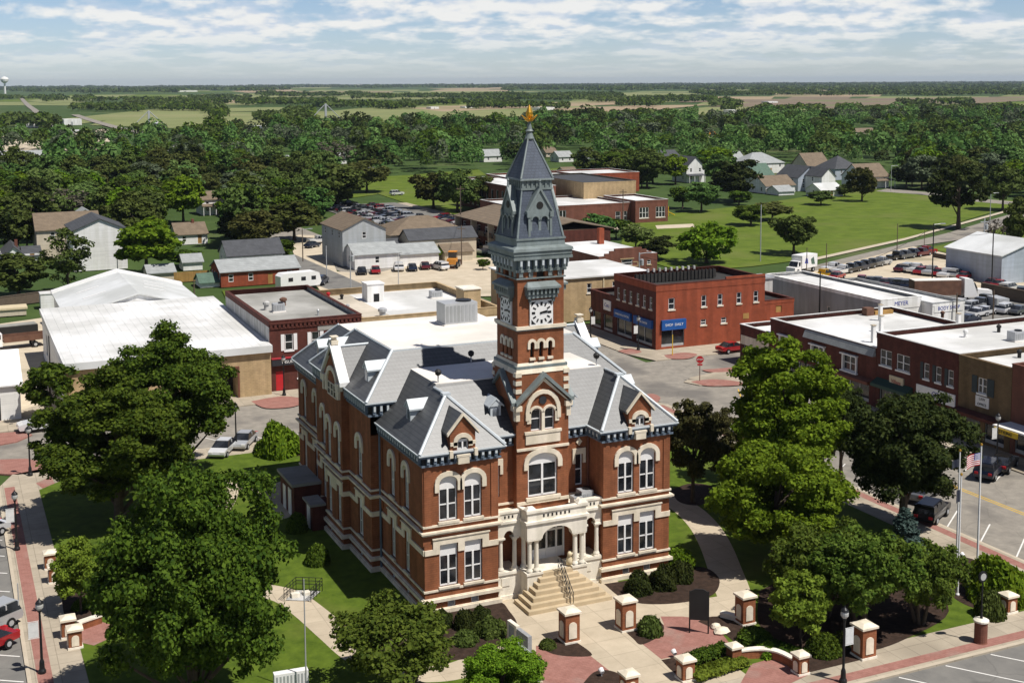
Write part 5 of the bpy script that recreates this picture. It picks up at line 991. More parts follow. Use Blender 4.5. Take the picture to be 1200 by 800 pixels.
hvac(79, 23.5, 8.1, 1.5, 1.2, 1.1, 'dark rooftop unit in the middle of the white roof of the taller brick store'); hvac(84, 15.5, 8.0, 1.5, 1.3, 1.4, 'greenish dark rooftop unit on the white roof over the olive brick shop'); hvac(74, 13.5, 8.0, 1.2, 1.0, .9, 'dark rooftop unit nearest the street over the olive brick shop')
for x, y_, z, lab in ((75.5, 27.5, 8.1, 'small pale pipe vent near the dark unit on the brick store roof'), (81.0, 28, 8.1, 'black cowl vent behind the dark unit on the brick store roof'), (88, 17, 8.0, 'white box vent right of the greenish rooftop unit'), (73, 17.2, 8.0, 'low black cowl vent at the street end of the olive shop roof'), (88.5, 45, 6.3, 'low rusty vent at the back of the bay window shop roof'), (77, 34.5, 6.3, 'slim pipe vent close to the taller store'), (89, 13, 8, 'slim white pipe vent at the back of the olive shop roof')): vent(x, y_, z, lab, .28, .9, 'dark' if 'black' in lab else ('rust' if 'rusty' in lab else 'wall_white'))
o = thing('timber_stack', 'brown crate and timber lying on the roof beside the body shop', 'timber', (80.5, 50.2, 6.3)); b = MB(); b.box(0, 0, 0, 1.2, 1.0, 1.0); b.build('crate', 'rust', o); b = MB(); b.box(1.4, 0, 0, 4.4, .5, .5); b.build('beam', 'wood', o)
# ---- north of the centre
A6 = house('tall_grey_house', 'tall pale grey two storey house with brown gabled roof by the gravel street', 44.2, 166, 9.2, 15, 7.4, 2.2, 'y', 'siding_grey', 'shingle_brown', wins=1, door=False, cat='apartment house', Wwins=3)
house('tan_hall', 'wide beige hall with brown hipped roof beside the tall grey house', 56.5, 172, 18, 14, 5.2, 3.0, 'x', 'siding_cream', 'shingle_brown', hip=True, wins=0, door=False, cat='hall')
house('dark_roofed_hall', 'beige hall with near black roof in front of the brown hipped one', 58.5, 166.0, 15, 6, 4.6, 1.8, 'x', 'siding_cream', 'shingle_dark', wins=0, door=False, cat='hall')
house('white_garage', 'white metal garage with pale green roof beside the parked cars', 45.0, 160.5, 9.4, 7.5, 3.0, 1.7, 'x', 'siding_white', 'shingle_grey', wins=1, door=False, cat='garage', Wwins=1)
house('low_garage', 'longer low white garage with pale roof right of the first', 54.6, 160.8, 8.4, 7, 2.5, 1.6, 'x', 'siding_white', 'shingle_grey', wins=0, door=False, cat='garage')
house('dark_arched_shed', 'dark roofed shed tucked behind the white garages', 48.5, 169, 9, 4, 3.2, 1.2, 'x', 'wall_grey', 'shingle_dark', wins=0, door=False, cat='shed')
block_building('white_store', 'small white flat roofed store before the dense car park', 'store', 68.0, 191, 78.5, 203, 4.0, 'wall_white', 'roof_bright', .3, S=[('g', 6, 9.5, .3, 2.4)])
house('brown_shed', 'small brown roofed shed between the garages and the flats', 65.2, 163, 6.2, 7.5, 2.0, 1.6, 'x', 'siding_cream', 'shingle_brown', wins=0, door=False, cat='shed')
APX = block_building('apartment_block', 'dark brick apartment block with brown roof and rows of balconies', 'apartment block', 79.5, 150, 97, 190, 6.8, 'brick_dark', 'shingle_brown', .0, roof_z=6.82, Wd=[('w', 2+i*4.2, 3.6+i*4.2, z, z+1.5) for i in range(9) for z in (.8, 4.0)])
b = MB()
for i in range(9):
    for z in (.2, 3.5): b = MB(); b.fbox(west(0, 40), 1.2+i*4.2, 4.4+i*4.2, 0, 1.3, z, z+.15); b.fbox(west(0, 40), 1.2+i*4.2, 4.4+i*4.2, 1.25, 1.3, z+.14, z+1.1); b.build('balcony', 'pole_wood', APX)
gable_roof(APX, 17.5, 40, 6.8, 1.7, 'y', 'shingle_brown', over=1.6)
b = MB()
for i in range(5): b.fbox(west(0, 40), .2+i*9.6, .6+i*9.6, 0, 1.4, 0, 6.5)
b.build('balcony_pier', 'siding_cream', APX)
# brick house with the long roof, sheds, fence
x, y = 17, 150
house('long_brick_house', 'long low brick house with pale grey roof behind the warehouse', 16.5, 150.5, 14.6, 9, 2.8, 1.6, 'x', 'brick_red', 'shingle_grey', cat='house', wins=4)
house('grey_cottage', 'grey roofed cottage close behind the long brick house', 21, 166, 11, 8, 3.6, 2.4, 'x', 'siding_white', 'shingle_dark', wins=2)
house_px('garden_shed', 'small tan shed with grey roof left of the wooden fence', 174, 329, 29, 6, 9, 7, wall='siding_cream', roof='shingle_grey', wins=0, cat='shed'); house_px('garden_shed', 'white shed with grey roof behind the wooden fence', 215, 317, 21, 5, 10, 7, wall='siding_white', roof='shingle_grey', wins=0, cat='shed')
house_px('green_roofed_shed', 'tiny shed with mossy green roof beside the brick house', 235, 337, 26, 5, 6, 8, wall='siding_white', roof='shingle_green', wins=0, cat='shed')
x, y = at(204, 331); o = thing('board_fence', 'yellow brown board fence between the sheds', 'fence', (x, y, 0)); b = MB(); n = 22
for i in range(n): b.box(i*.3, 0, 0, i*.3+.27, .05, 1.9)
b.build('board', 'wood', o); b = MB(); b.box(0, .05, .4, n*.3, .12, .52); b.box(0, .05, 1.4, n*.3, .12, 1.52); b.build('rail', 'wood', o)
# houses of the leafy quarter at left
HG = None
house('white_gabled_house', 'big plain white gabled house on the left edge of the trees', *at(87, 318), 10.3, 14, 8.0, 2.2, 'y', 'siding_white', 'shingle_dark', wins=0, door=False); house('tan_house', 'tan house with two brown gables left of the plain white house', *at(44, 304), 13, 12, 6.2, 3.0, 'x', 'siding_cream', 'shingle_brown', wins=2)
house_px('porch_house', 'narrow grey house with an upstairs porch above the plain white house', 88, 268, 23, 8, 14, 8, 'y', wall='siding_grey', roof='shingle_grey', rows=2); house_px('grey_roofed_house', 'house with slate grey cross gable roof and brick chimney at the left edge', 2, 311, 26, 12, 9, 12, 'y', wall='siding_white', roof='shingle_dark', chimney=True); house_px('low_grey_house', 'low dark roofed wing beside the tan house', 28, 309, 18, 9, 9, 8, wall='siding_white', roof='shingle_dark')
house_px('two_storey_house', 'white two storey house with brown roof deep in the trees', 237, 252, 24, 9, 18, 8, 'x', wall='siding_white', roof='shingle_brown', rows=2, porch=.9); house_px('gabled_cottage', 'white cottage with brown roof and front gable under the trees', 207, 287, 34, 9, 12, 11, wall='siding_white', roof='shingle_brown', chimney=True, wins=2)
FAR = [(0, 194, 52, 11, 5, 'siding_cream', 'shingle_grey', 'long pale house at the left edge far in the woods'), (44, 196, 12, 6, 3, 'siding_white', 'shingle_grey', 'small white house next to the long pale one'), (114, 186, 22, 6, 5, 'siding_white', 'shingle_brown', 'white house with tan roof far left among treetops'), (152, 180, 12, 5, 4, 'siding_white', 'shingle_grey', 'white gable far left among treetops'), (191, 180, 14, 6, 4, 'siding_white', 'roof_bright', 'bright white roofed house among far treetops'), (305, 190, 26, 5, 3, 'siding_white', 'roof_bright', 'white trailer home glimpsed among middle treetops'), (335, 192, 12, 5, 4, 'siding_grey', 'shingle_grey', 'grey house glimpsed beside the white trailer home'), (180, 236, 14, 5, 5, 'siding_white', 'shingle_grey', 'grey gable peeping out of the trees left of the two storey house'), (394, 195, 12, 9, 6, 'siding_white', 'shingle_grey', 'white gable by the far end of the dense car park'), (414, 212, 28, 8, 6, 'siding_cream', 'shingle_dark', 'yellow green cottage left of the school lawn'), (567, 190, 22, 7, 7, 'siding_white', 'shingle_grey', 'white cottage behind the tower among trees'), (640, 184, 14, 5, 6, 'siding_cream', 'shingle_brown', 'brown roofed house right of the spire'), (655, 190, 18, 6, 6, 'siding_white', 'shingle_grey', 'pale roofed house right of the spire'), (686, 186, 14, 6, 5, 'siding_grey', 'shingle_grey', 'grey house among trees beyond the school'), (663, 208, 16, 5, 6, 'siding_cream', 'shingle_brown', 'tan cottage on the bank behind the school'), (774, 192, 24, 9, 6, 'siding_white', 'shingle_dark', 'white house with dark roof above the school gym'), (830, 162, 12, 4, 3, 'siding_cream', 'orange', 'orange roofed house high among right hand trees'), (998, 160, 34, 5, 4, 'siding_cream', 'shingle_brown', 'long pale house far right among treetops')]
for q in FAR: house_px('far_house', q[7], q[0], q[1], q[2], 9, q[3], q[4], wall=q[5], roof=q[6], wins=2, door=False)
def house_px_big(name, label, bx, by, wpx, dm, hpx, rpx, axis='x', **kw): return house_px(name, label, bx-wpx*.08, by, wpx*1.16, dm*1.1, hpx*1.14, rpx*1.14, axis, **kw)
# houses on the rise at right
house_px_big('blue_white_house', 'tall pale blue house with dark roof at the edge of the lawn', 806, 214, 20, 9, 16, 10, 'y', wall='siding_white', roof='shingle_dark', rows=2, wins=2, porch=.9); house_px_big('hip_roofed_house', 'large cream house with a grey hipped roof on the rise', 880, 204, 42, 12, 11, 10, wall='siding_white', roof='shingle_grey', hip=True, wins=4); house_px_big('green_roofed_house', 'white house with faded green roof below the hipped one', 887, 222, 24, 12, 11, 14, wall='siding_white', roof='shingle_green', wins=2)
house_px_big('tan_roofed_garage', 'white house with pale tan roofs beside the green roofed one', 900, 227, 34, 9, 8, 9, wall='siding_white', roof='shingle_brown', wins=2); house_px_big('small_white_garage', 'small white garage in front of the tan roofed house', 914, 229, 18, 6, 4, 5, wall='siding_white', roof='shingle_grey', wins=0); house_px_big('grey_gabled_house', 'pale blue house with steep grey gables in the middle of the group', 937, 224, 26, 11, 14, 11, 'y', wall='siding_blue', roof='shingle_dark', rows=2, wins=2)
house_px_big('white_gable_house', 'white house with steep front gable and grey roof behind the round tree', 964, 226, 16, 9, 17, 8, 'y', wall='siding_white', roof='shingle_dark', wins=1); house_px_big('low_white_garage', 'low white garage with two pale roofs by the round tree', 964, 231, 26, 7, 7, 6, wall='siding_white', roof='roof_metal_white', wins=1); house_px_big('brown_gabled_house', 'house with big brown gable at the top of the rise', 950, 207, 26, 11, 9, 14, wall='siding_cream', roof='shingle_brown', wins=2)
house_px_big('dormered_house', 'dark blue house with dormers and a navy roof', 981, 211, 30, 11, 12, 12, wall='siding_blue', roof='shingle_dark', hip=True, wins=2); house_px_big('porch_bungalow', 'white bungalow with brown roof and long dark porch', 1013, 221, 32, 10, 12, 12, wall='siding_white', roof='shingle_brown', wins=3, porch=1.1); house_px_big('white_cottage', 'white cottage with gables left of the large hipped house', 852, 196, 22, 8, 8, 7, wall='siding_white', roof='shingle_grey', wins=2)
# school
SC1 = block_building('school', 'long low brown brick school with white flat roofs', 'school', 104, 211, 136.5, 236, 5.2, 'brick_brown', 'roof_bright', .4, S=[('w', 11.5, 13.5, .3, 4.0, 2), ('w', 28, 29.5, .5, 3), ('w', 30.5, 31.5, .5, 3)])
block_building('school_gym', 'tan brick school gym with blue grey roof above the low wing', 'school', 132, 229, 148.5, 262, 9.3, 'brick_tan', 'shingle_dark', .3)
block_building('school_wing', 'left red brick wing of the school with tall window strips', 'school', 114, 236.2, 127, 275, 8.2, 'brick_brown', 'roof_bright', .4, Wd=[('w', 2+i*3.6, 3.4+i*3.6, 1.2, 6.6) for i in range(10)])
block_building('school_back_block', 'red brick middle block of the school seen between spire and gym', 'school', 127.2, 266, 152, 286, 8.2, 'brick_red', 'roof_bright', .4, S=[('w', 4+i*1.6, 5+i*1.6, 4.4, 6) for i in range(4)]+[('w', 14, 20, 4.0, 6.4, 4)]); block_building('school_end_pavilion', 'brown brick end pavilion of the school with big white framed windows', 'school', 136.6, 208.5, 146.5, 226, 5.8, 'brick_brown', 'roof_bright', .4, S=[('w', 1.2, 4, 1.2, 4, 3), ('w', 6.2, 9, 1.2, 4, 3)])
block_building('school_far_block', 'long low brick block of the school farthest back above the gym', 'school', 150, 292, 186, 312, 6.5, 'brick_red', 'roof_bright', .4)
# right edge: blue grey metal shed
SH = house('metal_shed', 'blue grey metal shed with a roller door at the right edge', *at(1173, 333), 16, 14, 5.2, 2.4, 'y', 'siding_blue', 'roof_metal_white', wins=0, door=False, cat='shed'); b = MB(); b.fbox(south(0, 0), 5.6, 10.4, 0, .06, 0, 3.8); b.build('roller_door', 'wall_grey', SH)
house_px('green_trimmed_house', 'grey house with pale green roof edge at the right border', 1194, 301, 26, 8, 11, 5, wall='siding_grey', roof='roof_metal_white', wins=1)
# far industrial buildings and farms
for i, q in enumerate([(0, 140, 30, 3, 'wall_white', 'long white plant building at far left'), (18, 148, 22, 8, 'siding_blue', 'blue tower block of the plant at far left'), (30, 150, 36, 7, 'wall_white', 'white plant hall right of the blue tower block'), (75, 147, 20, 7, 'wall_white', 'white silos hall at the end of the plant'), (45, 158, 50, 4, 'wall_grey', 'low grey store in front of the plant'), (300, 152, 50, 4, 'siding_blue', 'long blue grey roofed store beyond the left woods'), (345, 153, 40, 3, 'wall_white', 'long white shed beside the blue roofed store'), (632, 130, 20, 4, 'wall_white', 'white barn right of the golden finial'), (772, 117, 8, 2, 'wall_white', 'tiny white farmhouse on the skyline'), (858, 133, 10, 4, 'wall_white', 'white farm shed behind the right hand woods'), (900, 121, 14, 2, 'wall_white', 'white farm building in the brown field'), (1142, 130, 14, 4, 'wall_white', 'white barn near the right edge of the fields'), (1160, 130, 30, 4, 'siding_blue', 'pale blue barn near the right edge of the fields'), (505, 128, 10, 2.5, 'wall_white', 'white trailer in the distant tan field'), (545, 127, 14, 2, 'wall_white', 'white barn in the distant tan field'), (205, 108, 26, 1.6, 'wall_white', 'white roofs of a distant farm left'), (418, 101, 8, 2, 'wall_white', 'white speck of a farm close to the horizon')]):
    x, y = at(q[0], q[1]); s = proj(x, y)[2]/FPX; block_building('far_building', q[5], 'building', x, y, x+q[2]*s, y+18, q[3]*s, q[4], 'roof_bright', 0, roof_z=q[3]*s, S=[('d', q[2]*s*.4, q[2]*s*.5, 0, min(3, q[3]*s*.6), 'wall_grey')])
def grain_leg(px, py, h, label):
    x, y = at(px, py); o = thing('grain_elevator_leg', label, 'grain elevator', (x, y, 0)); b = MB(); b.box(-.8, -.8, 0, .8, .8, h); b.build('tower', 'galv', o); b = MB()
    for dx in (-1, 1): b.tube((0, 0, h), (dx*h*.9, 0, 2), .35, n=6)
    b.build('spout', 'galv', o); b = MB(); b.lathe([(3, 0), (3, 5), (.6, 7)], (6, 5), 14); b.build('bin', 'galv', o)
grain_leg(175, 152, 15, 'grain leg with slanting spouts beyond the left woods'); grain_leg(382, 148, 19, 'grain leg with slanting spouts left of the tower, near the long sheds')
x, y = at(6, 110); o = thing('water_tower', 'pale water tower on the far left horizon', 'water tower', (x, y, 0)); b = MB(); b.lathe([(4, 0), (3, 30), (3.5, 40)], (0, 0), 12); b.build('stem', 'wall_white', o); b = MB(); b.lathe([(3, 38), (13, 46), (15, 54), (12, 60), (2, 64)], (0, 0), 16); b.build('tank', 'wall_white', o)
# ================================================================== trees and shrubs
def mesh_from(name, v, f4, m):
    me = bpy.data.meshes.new(name); n = len(f4); me.vertices.add(len(v)); me.vertices.foreach_set('co', np.asarray(v, np.float32).ravel())
    me.loops.add(n*4); me.loops.foreach_set('vertex_index', np.asarray(f4, np.int32).ravel()); me.polygons.add(n); me.polygons.foreach_set('loop_start', np.arange(0, n*4, 4, dtype=np.int32))
    me.materials.append(M[m]); me.update(calc_edges=True); me.validate(); return me
def leaves(rng, pos, out, size, flat=.35):
    n = len(pos); nrm = out*.75+rng.normal(0, .55, (n, 3))+np.array([0, 0, flat]); nrm /= np.linalg.norm(nrm, axis=1)[:, None]+1e-9
    t = np.cross(nrm, rng.normal(0, 1, (n, 3))); t /= np.linalg.norm(t, axis=1)[:, None]+1e-9; b = np.cross(nrm, t)
    s = (size*rng.uniform(.6, 1.35, n))[:, None]; e = s*rng.uniform(.5, .9, n)[:, None]
    v = np.stack([pos-t*s, pos+b*e-nrm*s*.12, pos+t*s, pos-b*e-nrm*s*.12], 1); return v.reshape(-1, 3)
def fib(n, rng):
    i = np.arange(n)+.5; ph = np.arccos(1-2*i/n); th = math.pi*(1+5**.5)*i+rng.uniform(0, 6); d = np.stack([np.cos(th)*np.sin(ph), np.sin(th)*np.sin(ph), np.cos(ph)], 1); d += rng.normal(0, .16, d.shape); return d/np.linalg.norm(d, axis=1)[:, None]
def crown_pts(rng, H, R, zb, n, ncl, shape, fill=.25, crs=.30):
    zc, hz_ = (zb+H)/2, (H-zb)/2
    if shape == 'cone':
        D = fib(ncl, rng); wz = D[:, 2]; rr = np.clip((1-wz)/2, .04, 1)**.8; hx = np.maximum(1e-3, np.hypot(D[:, 0], D[:, 1])); C = np.stack([D[:, 0]/hx*R*rr*.85, D[:, 1]/hx*R*rr*.85, zc+wz*hz_], 1); cr = R*(.16+.2*rr); w = cr**2
    else:      # limbs reaching out to an uneven envelope, each carrying sprays of leaves
        nl = max(9, int(ncl/9)); D0 = fib(nl, rng); ln = rng.uniform(.72, 1.12, nl); per = max(2, ncl//nl); k = np.repeat(np.arange(nl), per); t = rng.uniform(.42, 1.0, nl*per)**.7; D = D0[k]+rng.normal(0, .26, (nl*per, 3))*(.5+t)[:, None]
        D /= np.linalg.norm(D, axis=1)[:, None]; rad = ln[k]*t*rng.uniform(.9, 1.06, nl*per)*.86; up = np.where(D[:, 2] < 0, .92, 1.0)
        C = np.stack([D[:, 0]*R*rad, D[:, 1]*R*rad, zc+D[:, 2]*hz_*rad*up], 1); cr = R*rng.uniform(crs*.5, crs*1.05, nl*per)*(1.25-.45*t)
        if shape == 'egg': q = 1-.42*np.clip((C[:, 2]-zc)/hz_, 0, 1)**1.2; C[:, :2] *= q[:, None]; cr *= (.6+.4*q)
        w = cr**1.7
    C[:, 2] = np.maximum(C[:, 2], zb+cr*.5)
    idx = rng.choice(len(C), n, p=w/w.sum()); o = rng.normal(0, 1, (n, 3)); outd = C[idx]-np.array([0, 0, zc-.3*hz_]); outd /= np.linalg.norm(outd, axis=1)[:, None]+1e-6
    o = o/np.linalg.norm(o, axis=1)[:, None]+outd*.5; o /= np.linalg.norm(o, axis=1)[:, None]; r_ = cr[idx]*rng.uniform(.1, 1, n)**.5*rng.uniform(.8, 1.25, n)
    P = C[idx]+o*r_[:, None]*np.array([1.08, 1.08, .72]); return P, o, C
def crown_mesh(name, m, seed, H, R, zb, n, size, ncl=60, shape='round', fill=.25, crs=.30, flat=.35):
    rng = np.random.default_rng(seed); P, o, C = crown_pts(rng, H, R, zb, n, ncl, shape, fill, crs)
    v = leaves(rng, P, o, size, flat); return mesh_from(name, v, np.arange(len(v)).reshape(-1, 4), m), C
def trunk_mesh(name, H, R, zb, C, seed, stems=1, rad=.3, limbs=9, m='bark'):
    rng = random.Random(seed); b = MB(); top = zb+(H-zb)*.55
    for s in range(stems):
        a = rng.uniform(0, 6.28); dx, dy = (0, 0) if stems == 1 else (R*.35*math.cos(a), R*.35*math.sin(a)); x0, y0 = (0, 0) if stems == 1 else (dx*.25, dy*.25)
        b.tube((x0, y0, -.1), (x0+dx*.3, y0+dy*.3, zb*.7+.2), rad*1.25, rad*.85, 8); b.tube((x0+dx*.3, y0+dy*.3, zb*.7+.2), (x0+dx, y0+dy, top), rad*.85, rad*.3, 7)
        for k in range(limbs//stems):
            c = C[rng.randrange(len(C))]; z = min(max(zb*.8, c[2]-R*.5), top); t = z/top; b.tube((x0+dx*t, y0+dy*t, z*.9), tuple(c), rad*.4, rad*.1, 5, caps=False)
    me_o = b.build(name, m); me = me_o.data; bpy.data.objects.remove(me_o); return me
KIND = {}
def kind(key, m, seed, H, R, zb, n, size, **kw):
    tk = {k: kw.pop(k) for k in ('stems', 'rad', 'limbs') if k in kw}; cm, C = crown_mesh(key+'_crown', m, seed, H, R, zb, n, size, **kw); KIND[key] = (cm, trunk_mesh(key+'_trunk', H, R, zb, C, seed, **tk), H, R)
def plant(key, x, y, H=None, R=None, label=None, cat='tree', group=None, name='tree', rot=None, z=0.0, m=None, lean=0):
    cm, tm_, H0, R0 = KIND[key]; o = thing(name, label, cat, (x, y, z), random.uniform(0, 6.28) if rot is None else rot, group)
    o.scale = ((R or R0)/R0, (R or R0)/R0*random.uniform(.94, 1.06), (H or H0)/H0)
    for nm, me in (('crown', cm), ('trunk', tm_)):
        c = bpy.data.objects.new(nm, me); COL.objects.link(c); c.parent = o
    return o
def plant_px(key, bx, by, ytop, wpx, label, **kw):
    x, y = at(bx, by); s = proj(x, y, 3)[2]/FPX; return plant(key, x, y, hgt(bx, by, ytop)*1.05, wpx*s/2*1.17, label, **kw)
random.seed(5)
kind('maple', 'leaf', 11, 13, 7.2, .2, 95000, .125, ncl=230, rad=.4, limbs=16, crs=.19, fill=.3)
kind('maple2', 'leaf', 12, 13, 6.0, .5, 70000, .135, ncl=190, shape='egg', rad=.38, limbs=14, crs=.2, fill=.3)
kind('lush', 'leaf_light', 13, 13, 4.6, .8, 60000, .125, ncl=170, shape='egg', rad=.3, limbs=14, crs=.22, fill=.25)
kind('lush2', 'leaf_light', 14, 9, 5.0, .5, 56000, .12, ncl=170, rad=.28, limbs=12, crs=.21)
kind('darkoak', 'leaf_dark', 15, 10, 5.2, 1.8, 56000, .12, ncl=180, rad=.34, limbs=12, crs=.2)
kind('bronze', 'leaf_bronze', 16, 7.5, 3.2, 1.2, 22000, .11, ncl=120, rad=.2, limbs=12, crs=.2, fill=.15)
kind('spread', 'leaf_spread', 17, 5.5, 4.2, 1.2, 26000, .115, ncl=150, stems=4, rad=.14, limbs=16, crs=.19, fill=.3, flat=.6)
kind('spread2', 'leaf_spread', 18, 5.5, 4.2, 1.2, 15000, .115, ncl=120, stems=4, rad=.13, limbs=24, crs=.19, fill=.3, flat=.6)
kind('sapling', 'leaf_yellow', 19, 4.5, 2.2, .6, 12000, .10, ncl=80, rad=.08, limbs=8, crs=.24)
kind('spruce', 'leaf_spruce', 20, 4, 1.3, .15, 7000, .10, ncl=90, shape='cone', rad=.1, limbs=4)
# leafy trees of the town, a few meshes shared by many trees
for i, (m, H, R, sh, n) in enumerate([('leaf_far', 12, 5.2, 'round', 3910), ('leaf_far', 13, 4.6, 'egg', 3740), ('leaf_mid', 11, 5.6, 'round', 4080), ('leaf', 12, 5.0, 'round', 3910), ('leaf_olive', 12, 5.2, 'round', 3910), ('leaf_silver', 13, 5.2, 'egg', 3740), ('leaf_light', 11, 4.6, 'round', 3740), ('leaf_dark', 12, 5.0, 'round', 3740), ('leaf_mid', 15, 5.2, 'egg', 4250)]):
    kind('town%d' % i, m, 40+i, H, R, 1.2, n, .40, ncl=54, shape=sh, rad=.28, limbs=5, crs=.31, fill=.2)
kind('willow', 'leaf_olive', 61, 9, 4.0, .6, 5200, .30, ncl=60, rad=.25, limbs=8, crs=.3); kind('tallash', 'leaf_dark', 62, 14, 6.0, 2.6, 6000, .36, ncl=80, shape='egg', rad=.4, limbs=10, crs=.25); kind('airy', 'leaf_olive', 63, 12, 4.6, 1.0, 3000, .26, ncl=70, shape='egg', rad=.2, limbs=24, crs=.26, fill=.15); kind('bare', 'leaf_bare', 64, 8, 3, 2, 500, .2, ncl=60, rad=.2, limbs=40, crs=.25); kind('roundtree', 'leaf_far', 65, 9, 5, .8, 5200, .34, ncl=70, rad=.3, limbs=6, crs=.26); kind('yellowish', 'leaf_light', 66, 9, 5.5, .6, 6000, .32, ncl=70, rad=.3, limbs=6, crs=.26)
def bush_kind(key, m, seed, n, size, sx=1.0, h=1.0):   # rounded shrub without a visible trunk
    rng = np.random.default_rng(seed); d = rng.normal(0, 1, (n, 3)); d /= np.linalg.norm(d, axis=1)[:, None]; d[:, 2] = np.abs(d[:, 2]); lump = .9+.1*np.cos(d@rng.normal(0, 4, 3))+rng.normal(0, .035, n); P = d*np.array([1, 1, h])*lump[:, None]*rng.uniform(.88, 1, n)[:, None]
    v = leaves(rng, P, d, size, .2); KIND[key] = (mesh_from(key, v, np.arange(len(v)).reshape(-1, 4), m), None, h, 1.0)
bush_kind('ball', 'leaf', 70, 3000, .075); bush_kind('ball_dark', 'leaf_dark', 71, 3000, .075); bush_kind('mound', 'leaf_light', 72, 3000, .085, h=.8); bush_kind('mound_olive', 'leaf_olive', 73, 2200, .09, h=.75)
def shrub(key, bx, by, ytop, wpx, label, cat='shrub', name='shrub', group=None, px=True, x=0, y=0, H=1, R=1):
    if px: x, y = at(bx, by); s = proj(x, y, .5)[2]/FPX; H, R = hgt(bx, by, ytop)*1.0, wpx*s/2
    me, _, h0, r0 = KIND[key]; o = bpy.data.objects.new(name, me); COL.objects.link(o); o.location = (x, y, 0); o.scale = (R, R, max(.2, H)/h0); o.rotation_euler = (0, 0, random.uniform(0, 6)); return tag(o, label, cat, group)
# the square
plant_px('maple', 227, 828, 545, 240, 'largest dark green maple, nearest at the lower left of the lawn')
plant_px('maple2', 140, 612, 428, 182, 'dark green maple behind the largest one, by the left pavement'); plant_px('maple2', 206, 560, 376, 150, 'tall maple at the back left, in front of the tan garage')
plant_px('town3', 60, 492, 418, 66, 'small green tree in front of the left end of the tan garage'); plant_px('sapling', 95, 716, 628, 66, 'small bright yellow green tree in a mulch bed by the left pavement')
shrub('mound', 326, 532, 493, 56, 'broad rounded green bush near the far left corner of the courthouse')
plant_px('spread2', 468, 818, 708, 172, 'thin spreading tree with pale branches in the mulch below the left pavilion'); plant_px('lush2', 588, 838, 755, 104, 'bright green tree cut by the bottom edge beside the granite walls')
plant_px('bronze', 812, 588, 465, 78, 'bronze green tree in a mulch ring right of the courthouse'); plant_px('bronze', 848, 562, 478, 54, 'smaller bronze tree half hidden behind the tall light green one')
plant_px('lush', 918, 606, 388, 152, 'tallest light green tree right of the courthouse'); plant_px('lush2', 908, 662, 518, 160, 'broad light green tree in front of the tallest one'); plant_px('darkoak', 1058, 622, 455, 152, 'dark dense tree beside the right hand street'); plant_px('darkoak', 985, 560, 448, 66, 'dark tree between the tallest light green one and the brick store')
plant_px('spruce', 1060, 650, 598, 40, 'small blue green spruce under the dark dense tree', name='spruce_tree')
plant_px('spread', 962, 722, 612, 125, 'spreading low tree behind the light green sapling, left of three'); plant_px('spread', 1012, 738, 618, 145, 'spreading low tree in the middle of three by the front pavement'); plant_px('spread', 1078, 728, 632, 112, 'spreading low tree next to the flagpole bed, right of three')
plant_px('sapling', 938, 758, 668, 82, 'light green sapling in front of the spreading trees'); shrub('mound', 1168, 700, 650, 78, 'wide light green bush right of the flagpoles'); shrub('mound_olive', 1160, 722, 690, 36, 'low yellow green bush beside the round brick lamp base')
for bx, by, yt, w, lab in ((748, 694, 668, 35, 'clipped round bush nearest the steps, right pavilion'), (777, 688, 661, 36, 'clipped round bush in the middle of the right mulch bed'), (799, 680, 655, 32, 'clipped round bush at the right corner of the courthouse'), (545, 735, 712, 28, 'clipped round bush in the left mulch bed, second from the steps'), (565, 727, 709, 26, 'clipped round bush in the left mulch bed nearest the steps'), (520, 733, 713, 26, 'clipped round bush at the corner of the left pavilion')): shrub('ball_dark', bx, by, yt, w, lab, group='clipped round bushes along the front')
for bx, by, yt, w, lab, k in ((795, 664, 640, 40, 'light green bush against the right side lawn', 'mound'), (575, 742, 722, 40, 'spreading grey green shrub at the right end of the left mulch bed', 'mound_olive'), (545, 752, 738, 34, 'flat shrub low in the left mulch bed', 'mound_olive'), (642, 758, 748, 22, 'low shrub behind the left brick pillar', 'mound_olive'), (762, 742, 720, 32, 'feathery dark shrub right of the second brick pillar', 'mound_olive'), (372, 660, 632, 30, 'dark shrub in the shadow of the left facade', 'ball'), (348, 622, 596, 26, 'dark shrub beside the side entry', 'ball'), (885, 752, 732, 44, 'dark spreading shrub right of the arched pillar', 'ball'), (965, 764, 738, 44, 'round dark bush left of the tall brick gate pillar', 'ball'), (898, 766, 752, 36, 'low hedge plant behind the curved brick wall', 'mound'), (990, 752, 738, 30, 'olive bush under the spreading trees', 'mound_olive'), (95, 712, 700, 22, 'small round shrub under the yellow green tree', 'ball'), (308, 530, 512, 22, 'dark bush left of the broad rounded one', 'ball'), (1105, 705, 690, 22, 'small shrub at the left of the flagpole mulch', 'mound_olive'), (1195, 690, 668, 34, 'bush cut by the right border beside the small brick pillar', 'mound')): shrub(k, bx, by, yt, w, lab)
def hedge(name, p0, p1, w, h, m, label, seed):
    (x0, y0), (x1, y1) = at(*p0), at(*p1); L = math.hypot(x1-x0, y1-y0); rng = np.random.default_rng(seed); n = int(L*w*700); u = rng.uniform(0, 1, n); v = rng.uniform(-1, 1, n); z = h*np.sqrt(rng.uniform(.1, 1, n)); nx, ny = -(y1-y0)/L, (x1-x0)/L
    P = np.stack([x0+(x1-x0)*u+nx*v*w/2, y0+(y1-y0)*u+ny*v*w/2, z], 1); q = np.stack([nx*v, ny*v, np.ones(n)*.6], 1); vv = leaves(rng, P, q, .09); o = bpy.data.objects.new(name, mesh_from(name, vv, np.arange(len(vv)).reshape(-1, 4), m)); COL.objects.link(o); tag(o, label, 'hedge')
